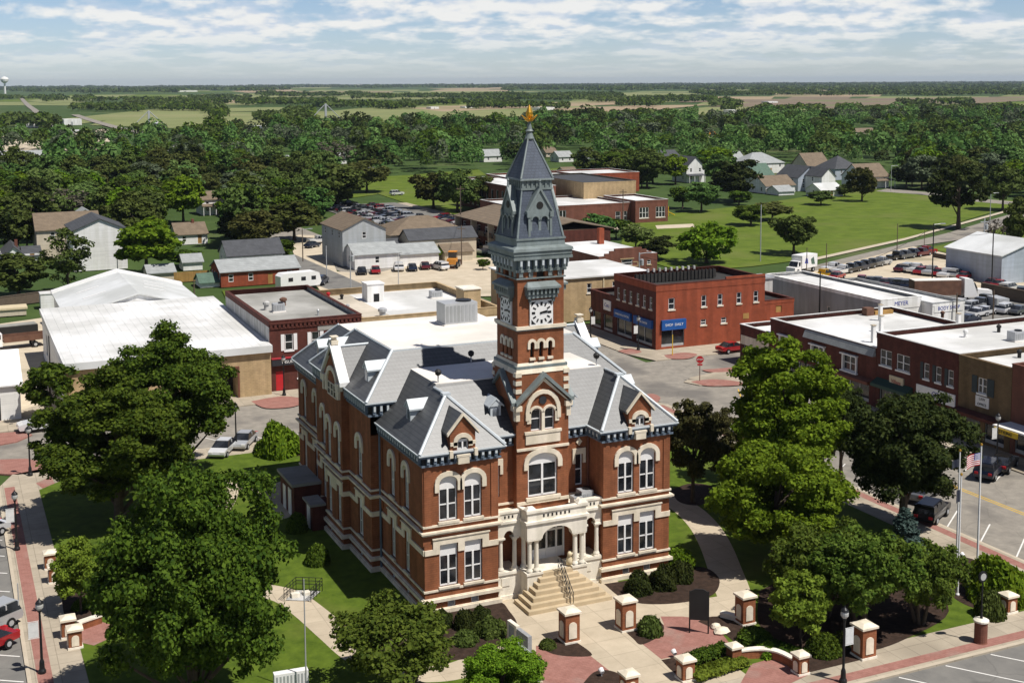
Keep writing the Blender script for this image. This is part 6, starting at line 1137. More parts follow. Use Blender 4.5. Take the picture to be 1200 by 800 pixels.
hedge('hedge', (802, 783), (852, 766), 1.0, .8, 'leaf', 'dark low hedge between the two small brick pillars', 1); hedge('hedge', (812, 797), (872, 777), 1.3, .5, 'leaf_yellow', 'yellow flowered low planting in front of the dark hedge', 2); hedge('hedge', (872, 752), (945, 775), 1.2, .6, 'leaf', 'green planting along the curved brick wall', 3)
# trees of the middle distance
MID = [('town4', 22, 346, 297, 66, 'bushy green tree at the left edge before the grey roofed house'), ('airy', 80, 343, 265, 62, 'airy olive tree in front of the plain white house'), ('town6', 172, 322, 258, 80, 'light green tree between the white house and the sheds'), ('town3', 216, 312, 291, 46, 'green tree in front of the gabled cottage'), ('town1', 140, 300, 250, 50, 'round green tree right of the plain white house'), ('town3', 330, 306, 278, 38, 'dark tree at the end of the long brick house'), ('town2', 300, 296, 245, 60, 'round tree above the grey cottage'), ('town0', 345, 282, 232, 72, 'large dark tree left of the tall grey house'), ('town1', 288, 280, 228, 50, 'tree right of the two storey house'), ('town5', 290, 250, 205, 60, 'grey green tree above the two storey house'), ('town0', 396, 245, 190, 66, 'dark tree beyond the tall grey house'), ('town2', 430, 225, 186, 56, 'round dark tree at the top of the car park'), ('bare', 392, 205, 162, 50, 'brownish bare crowned tree behind the car park'), ('bare', 78, 262, 218, 60, 'grey leafless tree on the left among green crowns'),
    ('roundtree', 508, 244, 202, 52, 'round dark tree on the school lawn, left of three'), ('roundtree', 536, 248, 198, 56, 'round dark tree on the school lawn, middle of three'), ('roundtree', 562, 246, 206, 44, 'round dark tree on the school lawn nearest the tower'), ('willow', 930, 298, 246, 54, 'willow like tree on the lawn behind the white box truck'), ('tallash', 1123, 268, 190, 66, 'tall dark tree standing alone on the meadow with its shadow'), ('yellowish', 828, 308, 260, 72, 'wide yellow green tree behind the corner building'), ('bare', 1164, 308, 252, 30, 'nearly bare small tree beside the road by the metal shed'), ('town4', 1192, 292, 232, 40, 'tree at the right edge beyond the metal shed'), ('roundtree', 1010, 236, 196, 34, 'round dark tree beside the low white garage'), ('town7', 862, 236, 186, 60, 'dark tree left of the green roofed house'), ('town0', 845, 222, 178, 44, 'dark tree behind the tall pale blue house'), ('town6', 838, 205, 172, 44, 'yellow green tree above the tall pale blue house'), ('town0', 822, 248, 212, 46, 'tree on the playground lawn, right of the school'), ('town3', 800, 244, 216, 36, 'tree close to the end of the school'), ('town3', 866, 240, 222, 30, 'low green tree below the dark one'), ('town3', 880, 264, 238, 44, 'bushy growth on the meadow edge, left'), ('town2', 905, 258, 236, 46, 'bushy growth on the meadow edge, right'), ('town2', 745, 292, 262, 44, 'dark tree behind the stepped hall chimney'), ('town0', 700, 286, 248, 42, 'tree in front of the school wing, left'), ('town3', 722, 280, 254, 36, 'tree in front of the school wing, right'), ('town7', 770, 304, 276, 44, 'dark tree behind the corner building'), ('town3', 690, 252, 240, 16, 'small dark round tree against the school wall'), ('town4', 990, 230, 216, 24, 'bush at the foot of the low white garage'), ('town0', 962, 240, 222, 34, 'bushes along the meadow top'), ('town5', 1080, 222, 178, 40, 'tree before the road at the top of the meadow'), ('town7', 1062, 220, 185, 34, 'dark tree right of the porch bungalow'), ('town0', 1175, 246, 190, 50, 'tree beyond the road at right'), ('town3', 566, 316, 302, 16, 'small bush beside the brown shed'), ('town6', 508, 306, 288, 20, 'bright bush between the halls and the brown shed')]
for k, bx, by, yt, w, lab in MID: plant_px(k, bx, by, yt, w, lab)
# the wooded quarters: bases scattered on the ground, kept off houses, roads and clearings
def inside(px, py, P):
    r = False; n = len(P)
    for i in range(n):
        (x1, y1), (x2, y2) = P[i], P[i-1]
        if (y1 > py) != (y2 > py) and px < (x2-x1)*(py-y1)/(y2-y1)+x1: r = not r
    return r
WOOD = [(-40, 169), (100, 171), (180, 166), (300, 160), (420, 156), (560, 152), (640, 148), (760, 146), (900, 143), (1040, 141), (1240, 146), (1240, 236), (1150, 228), (1085, 222), (1060, 222), (1036, 216), (1000, 195), (940, 193), (900, 190), (850, 200), (800, 216), (770, 222), (730, 217), (690, 212), (650, 200), (600, 200), (566, 200), (480, 205), (428, 214), (408, 240), (372, 264), (352, 282), (330, 290), (280, 290), (245, 296), (200, 300), (150, 303), (128, 290), (60, 262), (30, 300), (-40, 320)]
CLEAR = [(226, 236, 272, 292), (192, 266, 248, 306), (-10, 180, 58, 210), (110, 174, 140, 200), (150, 170, 168, 192), (188, 170, 208, 192), (300, 180, 350, 202), (388, 184, 408, 206), (560, 180, 592, 205), (636, 176, 680, 198), (766, 182, 802, 210), (800, 205, 832, 225), (825, 154, 846, 172), (994, 152, 1036, 170), (84, 258, 116, 285), (40, 290, 135, 330), (0, 300, 50, 320), (875, 196, 930, 212), (944, 196, 1050, 225), (680, 178, 704, 194), (176, 226, 198, 244)]
CLEAR += [(q[0]-3, q[1]-6, q[0]+q[2]+4, q[1]+22) for q in FAR]
spots = []; rg = random.Random(8); dist = 165.0
while dist < 1500:
    step = 8.6+dist*.0062; k = int(dist*.95/step)
    for i in range(k):
        a = HEAD-.46+.95*(i+rg.uniform(.05, .95))/k; d = dist+step*rg.uniform(-.5, .5); x, y = CAM[0]+d*math.sin(a), CAM[1]+d*math.cos(a); px, py, w_ = proj(x, y)
        if px < -40 or px > 1240 or not inside(px, py, WOOD) or any(c[0] < px < c[2] and c[1] < py < c[3] for c in CLEAR): continue
        spots.append((d, x, y, px))
    dist += step*.95
spots.sort(); NEAR = 215
zone = lambda px, d: ('left of the tall grey house' if px < 300 else 'behind the car park' if px < 560 else 'behind the school' if px < 790 else 'around the houses on the rise' if px < 1000 else 'beyond the meadow')
tone = {'town0': 'dark green', 'town1': 'deep green', 'town2': 'round dark green', 'town3': 'mid green', 'town4': 'olive green', 'town5': 'silvery green', 'town6': 'light green', 'town7': 'blackish green', 'town8': 'tall deep green'}
for i, (d, x, y, px) in enumerate(spots[:NEAR]):
    k = rg.choice(['town0', 'town0', 'town1', 'town1', 'town2', 'town3', 'town3', 'town4', 'town4', 'town5', 'town7', 'town8', 'town6']); g = '%s trees in the wood %s' % (tone[k], zone(px, d)); s = rg.uniform(.72, 1.22)
    plant(k, x, y, KIND[k][2]*s*rg.uniform(.85, 1.1), KIND[k][3]*s*1.2, '%s tree among the crowded trees %s' % (tone[k], zone(px, d)), group=g)
def mass(name, label, items, m, per, size, seed, z=0.0):     # far woods that read as one mass
    rng = np.random.default_rng(seed); V = []
    for x, y, H, R in items:
        n = per; dd = rng.normal(0, 1, (n, 3)); dd /= np.linalg.norm(dd, axis=1)[:, None]; dd[:, 2] = np.where(dd[:, 2] < -.3, -dd[:, 2], dd[:, 2]); lump = .78+.22*np.cos(dd@rng.normal(0, 3, 3)+rng.uniform(0, 6)); P = dd*np.array([R, R, H*.5])*lump[:, None]+np.array([x, y, H*.5+z]); V.append(leaves(rng, P, dd, size*R, .3))
    if not V: return
    v = np.concatenate(V); o = bpy.data.objects.new(name, mesh_from(name, v, np.arange(len(v)).reshape(-1, 4), m)); COL.objects.link(o); tag(o, label, 'woods', kind='stuff')
mats4 = ['leaf_far', 'leaf', 'leaf_olive', 'leaf_far', 'leaf_mid', 'leaf_silver', 'leaf_dark', 'leaf_mid']; sets = {}
for d, x, y, px in spots[NEAR:]:
    s = rg.uniform(.6, 1.3); sets.setdefault(rg.choice(mats4), []).append((x, y, rg.uniform(8.5, 15.5)*s, rg.uniform(4.2, 6.6)*s*(1+d*.0001)))
for m, it in sets.items(): mass('woods', 'wooded quarter of the town reaching back to the fields', it, m, 250, .135, hash(m) % 97 if False else len(it), 0)
# tree lines and woods over the plain to the horizon
pr = random.Random(3); far_items = []
BANDS = [(0, 60, 143, 150, 40), (95, 255, 126.5, 131, 170), (245, 258, 131, 140, 14), (340, 358, 133, 139, 16), (300, 360, 140, 146, 30), (150, 300, 122, 124, 60), (230, 285, 115, 118, 40), (285, 385, 119, 124, 120), (310, 420, 110.5, 113.5, 120), (380, 480, 124.5, 128, 90), (480, 600, 121.5, 124, 80), (560, 660, 126, 128.5, 60), (820, 1210, 109, 112.5, 420), (420, 560, 113, 116, 150), (560, 720, 112, 118.5, 330), (600, 900, 101.5, 106, 420), (880, 1210, 100, 104.5, 360), (900, 1210, 105.5, 107.5, 160), (0, 120, 102, 107, 150), (40, 200, 106, 109, 130), (150, 330, 104, 106.5, 130), (300, 620, 100.5, 103, 220), (700, 830, 116, 121, 160), (735, 765, 121, 126, 40), (840, 858, 119, 126, 20), (1060, 1130, 121, 125, 40), (640, 760, 138, 141, 40), (855, 1000, 130, 132, 26), (1020, 1210, 130.5, 134, 60), (0, 100, 114, 117, 40), (60, 230, 118, 120.5, 70)]
for x0, x1, y0_, y1_, n in BANDS:
    for _ in range(n):
        px, py = pr.uniform(x0-8, x1+8), pr.uniform(y0_, y1_); py += math.sin(px*.05+x0)*.5
        x, y = at(px, py); d = proj(x, y)[2]; R = max(8, min(34, d*.0034))*pr.uniform(.6, 1.3); far_items.append((x, y, pr.uniform(7, 11)*(1 if d < 4000 else 1.15), R))
for m, q in (('leaf_far', far_items[::2]), ('leaf', far_items[1::2])): mass('far_woods', 'tree lines and woods across the farmland towards the horizon', q, m, 34, .34, 5)
hz_items = []
for k in range(420):
    a = HEAD+pr.uniform(-.43, .43); d = pr.uniform(8500, 13500); hz_items.append((CAM[0]+d*math.sin(a), CAM[1]+d*math.cos(a), pr.uniform(6, 13), pr.uniform(60, 160)))
mass('horizon_woods', 'thin dark line of woods along the horizon', hz_items, 'leaf_far', 46, .09, 9)
# ================================================================== vehicles
def paint(name, col, metal=0.2):
    m = mat('paint_'+name, col, 0.28, 0.04, 1.0, metal=metal, spec=0.5); m.node_tree.nodes['Principled BSDF'].inputs['Coat Weight'].default_value = 0.5; M['paint_'+name] = m
for n_, c in dict(white=(.72, .72, .72), silver=(.45, .46, .47), red=(.38, .012, .018), maroon=(.12, .012, .018), black=(.012, .012, .014), blue=(.02, .035, .10), navy=(.012, .02, .045), grey=(.12, .125, .13), yellow=(.70, .42, .015), green=(.02, .05, .035), tan=(.36, .31, .24)).items(): paint(n_, c)
CARS = {}
def car_parts(kind):
    """body, glass, wheels and lights of a vehicle 2x along +x, wheels on z = 0"""
    W = .90; b, g = MB(), MB()
    def side(pts, w0, w1, mb, m=0):      # side outline (x, z, half width factor)
        n = len(pts); L = [(x, -w0*k, z) for x, z, k in pts]; R = [(x, w0*k, z) for x, z, k in pts]; o = len(mb.v); mb.v += L+R
        mb.f.append(tuple(range(o, o+n))); mb.f.append(tuple(range(o+2*n-1, o+n-1, -1)))
        for i in range(n): j = (i+1) % n; mb.f.append((o+j, o+i, o+n+i, o+n+j))
        mb.m += [m]*(n+2)
    if kind == 'pickup':
        side([(-2.75, .42, .92), (2.6, .36, .9), (2.72, .6, .92), (2.68, .92, .94), (2.2, 1.06, .95), (1.1, 1.12, 1), (-.75, 1.10, 1), (-.78, 1.08, 1), (-2.75, 1.06, 1), (-2.8, .75, 1)], .98, 1, b)
        bed = MB(); bed.box(-2.68, -.78, 1.065, -.85, .78, 1.075); side([(-.75, 1.10, .97), (1.25, 1.10, .97), (.55, 1.72, .80), (-.6, 1.74, .80)], .96, 1, g); b.box(-.62, -.70, 1.735, .50, .70, 1.79)
        for x in (-.68, .02): b.box(x-.05, -.85, 1.1, x+.05, .85, 1.735)
        wh, r = (-1.75, 1.75), .40; L2 = 2.72
    elif kind == 'suv':
        side([(-2.35, .42, .92), (2.25, .36, .9), (2.38, .6, .92), (2.34, .95, .94), (1.9, 1.07, .95), (.95, 1.12, 1), (-2.3, 1.08, 1), (-2.4, .75, 1)], .94, 1, b); side([(-2.28, 1.08, .97), (1.1, 1.10, .97), (.35, 1.68, .80), (-2.05, 1.70, .80)], .94, 1, g); b.box(-2.02, -.68, 1.695, .32, .68, 1.76)
        for x in (-2.1, -1.1, -.1): b.box(x-.05, -.84, 1.1, x+.05, .84, 1.70)
        wh, r = (-1.4, 1.42), .37; L2 = 2.38
    elif kind == 'van':
        side([(-2.7, .38, .94), (2.5, .34, .92), (2.62, .6, .93), (2.5, 1.05, .95), (1.9, 1.3, .96), (1.2, 2.05, .9), (-2.65, 2.1, .92)], .98, 1, b); side([(1.18, 1.35, .96), (1.93, 1.31, .95), (1.3, 2.0, .91), (1.0, 2.0, .91)], .99, 1, g); wh, r = (-1.7, 1.6), .37; L2 = 2.6
    else:
        side([(-2.25, .40, .9), (2.2, .34, .9), (2.3, .55, .92), (2.24, .78, .94), (1.2, .93, .97), (-1.3, .95, .97), (-2.22, .90, .95), (-2.3, .6, .95)], .90, 1, b); side([(-1.75, .93, .93), (1.2, .92, .95), (.35, 1.40, .74), (-.95, 1.42, .74)], .90, 1, g); b.box(-.95, -.60, 1.405, .33, .60, 1.45)
        for x in (-.35,): b.box(x-.05, -.78, .95, x+.05, .78, 1.41)
        wh, r = (-1.35, 1.40), .33; L2 = 2.28
    wl = []
    for x in wh:
        for y in (-.80, .80): w = MB(); w.tube((x, y-.12, r), (x, y+.12, r), r, r, 14, 0); w.tube((x, y-.135, r), (x, y+.135, r), r*.55, r*.55, 10, 1); wl.append(w)
    li = []
    for y in (-.62, .62): h = MB(); h.box(L2-.12, y-.2, .62, L2+.02, y+.2, .8); t_ = MB(); t_.box(-L2-.06, y-.16, .7, -L2+.1, y+.16, .92); li.append((h, t_))
    return b, g, wl, li
def car(kind, col, px, py, ang, label, group=None, full=False, name=None):
    x, y = at(px, py, -.05); nm = name or {'sedan': 'parked_car', 'suv': 'parked_car', 'pickup': 'pickup_truck', 'van': 'parked_van'}[kind]; cat = {'pickup': 'pickup', 'van': 'van'}.get(kind, 'car'); key = (kind, col, full)
    if key in CARS: o = copy_tree(CARS[key])
    else:
        b, g, wl, li = car_parts(kind); o = thing(nm, label, cat)
        b.build('body', 'paint_'+col, o); g.build('windows', 'glass', o)
        if full:
            for w in wl: w.build('wheel', ['black', 'galv'], o)
            for h, t_ in li: h.build('headlight', 'white', o); t_.build('tail_light', 'red_paint', o)
        else:
            w = MB()
            for q in wl:
                k = len(w.v); w.v += q.v; w.f += [tuple(i+k for i in f_) for f_ in q.f]; w.m += q.m
            for s_, q in enumerate(wl[:0]): pass
            for i, q in enumerate(wl): q.build('wheel', ['black', 'galv'], o)
        CARS[key] = o
    o.location = (x, y, -.06 if full else -.02); o.rotation_euler = (0, 0, R_(ang)); o['label'] = label; o['category'] = cat
    if group: o['group'] = group
    return o
# cars round the square
car('suv', 'silver', -17, 741, 215, 'silver car cut by the left border, above the red one', full=True); car('sedan', 'red', -20, 765, 215, 'red car cut by the left border, nearest the lower corner', full=True); car('sedan', 'white', -22, 630, 215, 'white car just peeping in at the left border', full=True)
car('pickup', 'white', 52, 503, 185, 'white pickup half hidden behind the left maples', full=True); car('sedan', 'silver', 286, 522, 240, 'silver hatchback parked beside the broad rounded bush', full=True); car('sedan', 'white', 262, 531, 240, 'white car behind the maple, next to the silver hatchback', full=True)
car('sedan', 'red', 858, 412, 5, 'red car by the pavement under the red brick corner building', full=True); car('suv', 'navy', 1160, 557, 30, 'dark blue car nosed in before the olive brick shop, behind the flag', full=True); car('sedan', 'black', 1176, 549, 30, 'black car partly behind the dark blue one on the shop side', full=True); car('suv', 'black', 1092, 607, 30, 'black car in the shade of the dark dense tree', full=True); car('sedan', 'grey', 1080, 583, 30, 'grey car behind the crown of the dark dense tree', full=True)
ROWS = [('in the gravel lot before the white garages', 0, [('sedan', 'black', 424, 321, 75), ('sedan', 'red', 440, 320, 75), ('suv', 'white', 467, 317, 75), ('sedan', 'navy', 483, 317, 75), ('sedan', 'maroon', 498, 315, 75), ('suv', 'white', 515, 316, 100)]),
    ('by the gravel edge near the tall grey house', 0, [('sedan', 'navy', 366, 290, 40), ('pickup', 'white', 374, 285, 10)]),
    ('before the brown apartment balconies', 0, [('suv', 'maroon', 563, 293, 20), ('pickup', 'white', 572, 297, 20), ('sedan', 'red', 549, 292, 60), ('sedan', 'grey', 556, 290, 60)]),
    ('beside the small white store', 0, [('sedan', 'maroon', 527, 283, 20), ('suv', 'white', 537, 284, 10)]),
    ('beside the caravan', 0, [('suv', 'navy', 377, 333, 60)]),
    ('in the first row of the sales lot along the road', 0, [('pickup', 'white', 988, 321, 20), ('pickup', 'black', 998, 319, 20), ('pickup', 'navy', 1007, 317, 20), ('pickup', 'black', 1015, 315, 20), ('pickup', 'grey', 1024, 313, 20), ('pickup', 'silver', 1033, 311, 20)]),
    ('in the second group of the sales lot by the road bend', 0, [('pickup', 'black', 1052, 304, 15), ('pickup', 'grey', 1061, 303, 15), ('pickup', 'navy', 1070, 301, 15), ('pickup', 'maroon', 1080, 300, 15), ('pickup', 'red', 1086, 298, 15)]),
    ('in the row behind the body shop', 0, [('sedan', 'red', 1010, 331, 45), ('sedan', 'black', 1020, 333, 45), ('sedan', 'grey', 1029, 333, 45), ('sedan', 'maroon', 1037, 335, 45), ('sedan', 'navy', 1044, 335, 45), ('suv', 'black', 1053, 337, 45), ('suv', 'navy', 1062, 338, 45)]),
    ('by the yellow car at the lot entrance', 0, [('pickup', 'yellow', 966, 326, 10), ('sedan', 'red', 981, 327, 30), ('pickup', 'white', 977, 318, 10)]),
    ('in the middle row of the sales lot', 0, [('sedan', 'maroon', 1057, 318, 25), ('suv', 'silver', 1065, 318, 25), ('pickup', 'white', 1074, 319, 25), ('sedan', 'red', 1080, 321, 25), ('sedan', 'maroon', 1087, 320, 25), ('pickup', 'silver', 1092, 322, 25), ('sedan', 'red', 1101, 323, 25), ('pickup', 'white', 1110, 325, 25), ('suv', 'silver', 1120, 325, 25), ('suv', 'grey', 1125, 322, 25), ('sedan', 'red', 1131, 327, 25)]),
    ('at the far side of the sales lot by the grass', 0, [('pickup', 'white', 1124, 310, 15), ('pickup', 'black', 1137, 312, 15), ('pickup', 'grey', 1146, 309, 15)]),
    ('in the crowded yard right of the body shop', 0, [('suv', 'white', 1126, 362, 15), ('sedan', 'silver', 1133, 368, 15), ('suv', 'silver', 1141, 364, 15), ('sedan', 'white', 1146, 371, 15), ('sedan', 'white', 1155, 369, 15), ('pickup', 'black', 1155, 357, 15), ('pickup', 'grey', 1150, 361, 15), ('van', 'silver', 1166, 362, 75), ('suv', 'white', 1180, 367, 15), ('sedan', 'grey', 1195, 368, 15), ('sedan', 'navy', 1135, 379, 15)]),
    ('beside the metal shed at the right border', 0, [('sedan', 'maroon', 1164, 335, 20), ('sedan', 'red', 1172, 337, 20), ('suv', 'white', 1183, 342, 15), ('suv', 'navy', 1198, 347, 40), ('sedan', 'maroon', 1171, 323, 20)]),
    ('on the road before the school lawn', 0, [('suv', 'white', 465, 229, 10)])]
names = {'sedan': 'car', 'suv': 'car', 'pickup': 'pickup', 'van': 'van'}
for where, _, L in ROWS:
    for i, (k, c, px, py, a) in enumerate(L):
        l = L[i-1] if i else None; r = L[i+1] if i+1 < len(L) else None
        nb = ('between a %s %s and a %s %s' % (l[1], names[l[0]], r[1], names[r[0]]) if l and r else 'next to a %s %s' % ((l or r)[1], names[(l or r)[0]]) if (l or r) else 'on its own')
        lab = '%s %s %s, %s' % (c, names[k], where, nb); w = lab.split(); car(k, c, px, py, a, ' '.join(w[:16]))
cp = random.Random(4); cols = ['white', 'silver', 'black', 'maroon', 'grey', 'navy', 'red', 'silver', 'black', 'tan']
for ri, (X_, ya, yb, hd_) in enumerate(((76.5, 206, 288, 0), (82.5, 200, 288, 180), (88.0, 196, 286, 0), (94.0, 196, 240, 180))):
    y_ = ya
    while y_ < yb:
        c = cp.choice(cols); k = cp.choice(['sedan', 'sedan', 'suv', 'pickup']); c = 'yellow' if (ri, int(y_)) in ((2, 228), (2, 229), (2, 230)) else c
        if cp.random() < .9: q = proj(X_+cp.uniform(-.4, .4), y_); car(k, c, q[0], q[1], hd_+cp.uniform(-4, 4), 'one of the %s %ss in the dense car park before the school' % (c, names[k]), '%s %ss in the dense school car park' % (c, names[k]))
        y_ += 3.0
# larger vehicles
def wheels(o, pts, r=.5, w=.28):
    for x, y in pts: b = MB(); b.tube((x, y-w/2, r), (x, y+w/2, r), r, r, 14, 0); b.tube((x, y-w/2-.01, r), (x, y+w/2+.01, r), r*.5, r*.5, 10, 1); b.build('wheel', ['black', 'galv'], o)
o = thing('box_truck', 'white box truck with green and purple print parked at the lawn edge', 'truck', (*at(940, 319), -.02), R_(200)); b = MB(); b.box(-3.4, -1.2, 1.0, 1.9, 1.2, 3.5); b.build('cargo_box', 'white', o); b = MB(); b.hexa([(1.95, -1.05, .5), (4.1, -1.0, .5), (4.1, 1.0, .5), (1.95, 1.05, .5)], [(1.95, -1.05, 1.5), (4.0, -1.0, 1.35), (4.0, 1.0, 1.35), (1.95, 1.05, 1.5)]); b.hexa([(1.95, -1.0, 1.5), (3.2, -1.0, 1.5), (3.2, 1.0, 1.5), (1.95, 1.0, 1.5)], [(1.95, -.9, 2.5), (2.7, -.9, 2.5), (2.7, .9, 2.5), (1.95, .9, 2.5)]); b.build('cab', 'white', o)
b = MB(); b.hexa([(2.75, -.92, 1.55), (3.25, -.92, 1.55), (3.25, .92, 1.55), (2.75, .92, 1.55)], [(2.7, -.85, 2.4), (2.78, -.85, 2.4), (2.78, .85, 2.4), (2.7, .85, 2.4)]); b.box(2.15, -1.02, 1.55, 2.7, 1.02, 2.3); b.build('windows', 'glass', o); wheels(o, [(-2.2, -1.0), (-2.2, 1.0), (3.0, -.95), (3.0, .95)])
b = MB(); b.fpoly(Fr((-3.4, 1.2), (1, 0), (0, 1)), [(.8, 1.5), (2.0, 1.6), (2.3, 2.6), (1.3, 3.0)], 0, .01); b.build('print', 'shingle_green', o); b = MB(); b.fpoly(Fr((-3.4, 1.2), (1, 0), (0, 1)), [(3.2, 1.8), (4.4, 2.0), (4.0, 3.0), (3.4, 2.8)], 0, .01); b.build('print', 'text_blue', o)
o = thing('semi_truck', 'white road tractor with a long dark red trailer behind the body shop', 'truck', (*at(1105, 352), -.02), R_(-20)); b = MB(); b.box(-5.5, -1.25, 1.1, 2.6, 1.25, 3.6); b.build('trailer', 'rust', o); b = MB(); b.box(-5.5, -1.26, 3.6, 2.6, 1.26, 3.68); b.build('trailer_roof', 'roof_white', o); b = MB(); b.hexa([(3.2, -1.2, .7), (5.6, -1.2, .7), (5.6, 1.2, .7), (3.2, 1.2, .7)], [(3.2, -1.1, 3.9), (4.6, -1.1, 3.7), (4.6, 1.1, 3.7), (3.2, 1.1, 3.9)]); b.hexa([(5.6, -1.0, .6), (8.2, -.9, .6), (8.2, .9, .6), (5.6, 1.0, .6)], [(5.6, -1.0, 2.0), (8.1, -.85, 1.75), (8.1, .85, 1.75), (5.6, 1.0, 2.0)]); b.build('cab', 'white', o)
b = MB(); b.hexa([(5.35, -1.0, 2.1), (5.55, -1.0, 2.1), (5.55, 1.0, 2.1), (5.35, 1.0, 2.1)], [(4.9, -.95, 3.1), (5.1, -.95, 3.1), (5.1, .95, 3.1), (4.9, .95, 3.1)]); b.build('windscreen', 'glass', o); wheels(o, [(-4.6, -1), (-4.6, 1), (-3.5, -1), (-3.5, 1), (3.4, -1), (3.4, 1), (7.2, -1), (7.2, 1)])
o = thing('caravan', 'white caravan behind the dark red brick shop roof', 'caravan', (*at(350, 338), -.02), R_(10)); b = MB(); b.fpoly(south(-4, -1.2), [(0, .5), (7.6, .5), (8.0, 1.2), (7.6, 2.8), (6.8, 3.1), (.6, 3.1), (0, 2.6)], -2.4, 0); b.build('body', 'white', o); b = MB(); f_ = south(-4, -1.2)
for a in (1.5, 4.0, 6.0): b.fbox(f_, a, a+.9, 0, .02, 1.6, 2.3)
b.build('windows', 'glass', o); wheels(o, [(-.4, -1.1), (-.4, 1.1), (.4, -1.1), (.4, 1.1)], .35)
o = thing('wheel_loader', 'orange wheel loader standing at the end of the garage row', 'loader', (*at(531, 313), -.02), R_(60)); b = MB(); b.box(-2.6, -.9, .9, .2, .9, 2.0); b.box(.2, -.7, .8, 1.6, .7, 1.5); b.build('body', 'orange', o); b = MB(); b.box(-1.1, -.8, 2.0, .3, .8, 3.2); b.build('cab', 'glass', o); b = MB(); b.box(-1.2, -.85, 3.2, .4, .85, 3.35); b.tube((.6, -.6, 1.5), (2.6, -.6, 1.0), .14); b.tube((.6, .6, 1.5), (2.6, .6, 1.0), .14); b.build('lift_arm', 'orange', o); b = MB(); b.fpoly(Fr((2.3, -1.3), (1, 0), (0, -1)), [(0, .3), (1.1, .2), (.4, .5), (.1, 1.3)], -2.6, 0); b.build('bucket', 'rust', o); wheels(o, [(-1.8, -1), (-1.8, 1), (1.0, -1), (1.0, 1)], .7, .5)
o = thing('flatbed_truck', 'white cabbed truck with a brown flatbed in the left yard', 'truck', (*at(14, 408), -.02), R_(188)); b = MB(); b.box(-4.6, -1.2, 1.1, 1.2, 1.2, 1.35); b.box(-4.6, -1.2, 1.35, 1.2, -1.1, 1.9); b.box(-4.6, 1.1, 1.35, 1.2, 1.2, 1.9); b.build('flatbed', 'rust', o); b = MB(); b.hexa([(1.4, -1.1, .6), (3.6, -1.0, .6), (3.6, 1.0, .6), (1.4, 1.1, .6)], [(1.4, -1, 1.6), (3.5, -.95, 1.4), (3.5, .95, 1.4), (1.4, 1, 1.6)]); b.box(1.4, -1, 1.6, 2.5, 1, 2.4); b.build('cab', 'white', o); b = MB(); b.box(1.6, -1.01, 1.65, 2.52, 1.01, 2.25); b.build('windows', 'glass', o); wheels(o, [(-3, -1), (-3, 1), (2.6, -.95), (2.6, .95)], .45)
o = thing('trailer', 'dark low trailer standing behind the flatbed truck in the left yard', 'trailer', (*at(14, 396), -.02), R_(188)); b = MB(); b.box(-3.5, -1.1, .8, 2.5, 1.1, 1.9); b.build('body', 'dark', o); b = MB(); b.box(-3.4, -1.0, 1.9, 2.4, 1.0, 2.0); b.build('cover', 'roof_grey', o); wheels(o, [(-.5, -1), (-.5, 1)], .4)
o = thing('play_frame', 'yellow climbing frame on the playground right of the school', 'climbing frame', (*at(770, 254), 0)); o.scale = (.6, .6, .6); b = MB()
for x in (0, 3, 6):
    for y in (0, 3): b.tube((x, y, 0), (x, y, 4.5), .15, n=6)
b.box(0, 0, 2, 6, 3, 2.2); b.build('frame', 'yellow', o); b = MB(); b.hexa([(-.3, -.3, 4.4), (3.3, -.3, 4.4), (3.3, 3.3, 4.4), (-.3, 3.3, 4.4)], [(1.4, 1.4, 6), (1.6, 1.4, 6), (1.6, 1.6, 6), (1.4, 1.6, 6)]); b.build('roof', 'yellow', o); b = MB(); b.hexa([(6, .8, 2.0), (10, .8, .2), (10, 2.2, .2), (6, 2.2, 2.0)], [(6, .8, 2.3), (10, .8, .5), (10, 2.2, .5), (6, 2.2, 2.3)]); b.build('slide', 'yellow', o)
o = thing('play_frame', 'small orange play house before the school wing', 'play house', (*at(682, 262), 0)); b = MB(); b.box(0, 0, 0, 4, 2.5, 1.6); b.build('wall', 'red_paint', o); gable_roof(o, 4, 2.5, 1.6, 1.0, 'x', 'yellow')
# ================================================================== street furniture
def lamp(px, py, label, h=4.75, banner=True, bd=-1, base=True):
    x, y = at(px, py); o = thing('street_lamp', label, 'street lamp', (x, y, 0)); b = MB(); b.lathe([(.24, 0), (.24, .18), (.17, .3), (.15, .75), (.085, .95), (.065, h-.75), (.12, h-.72), (.12, h-.62)], (0, 0), 12); b.build('post', 'black', o)
    b = MB(); b.lathe([(.11, h-.62), (.24, h-.45), (.25, h-.3), (.2, h-.12), (.08, h-.02)], (0, 0), 12); b.build('globe', 'lamp_glass', o); b = MB(); b.lathe([(.26, h-.16), (.2, h-.05), (.06, h+.08), (.02, h+.2)], (0, 0), 12); b.build('cap', 'black', o)
    if banner: b = MB(); b.box(min(.1*bd, .72*bd), -.015, h-2.35, max(.1*bd, .72*bd), .015, h-1.35); b.tube((0, 0, h-1.3), (.75*bd, 0, h-1.3), .02, n=6); b.tube((0, 0, h-2.4), (.75*bd, 0, h-2.4), .02, n=6); b.build('banner', 'banner_cloth', o)
    return o
M['lamp_glass'] = mat('lamp_glass', (.42, .42, .40), .3, .1, 2.0); M['banner_cloth'] = mat('banner_cloth', (.66, .66, .64), .8, .12, 2.5)
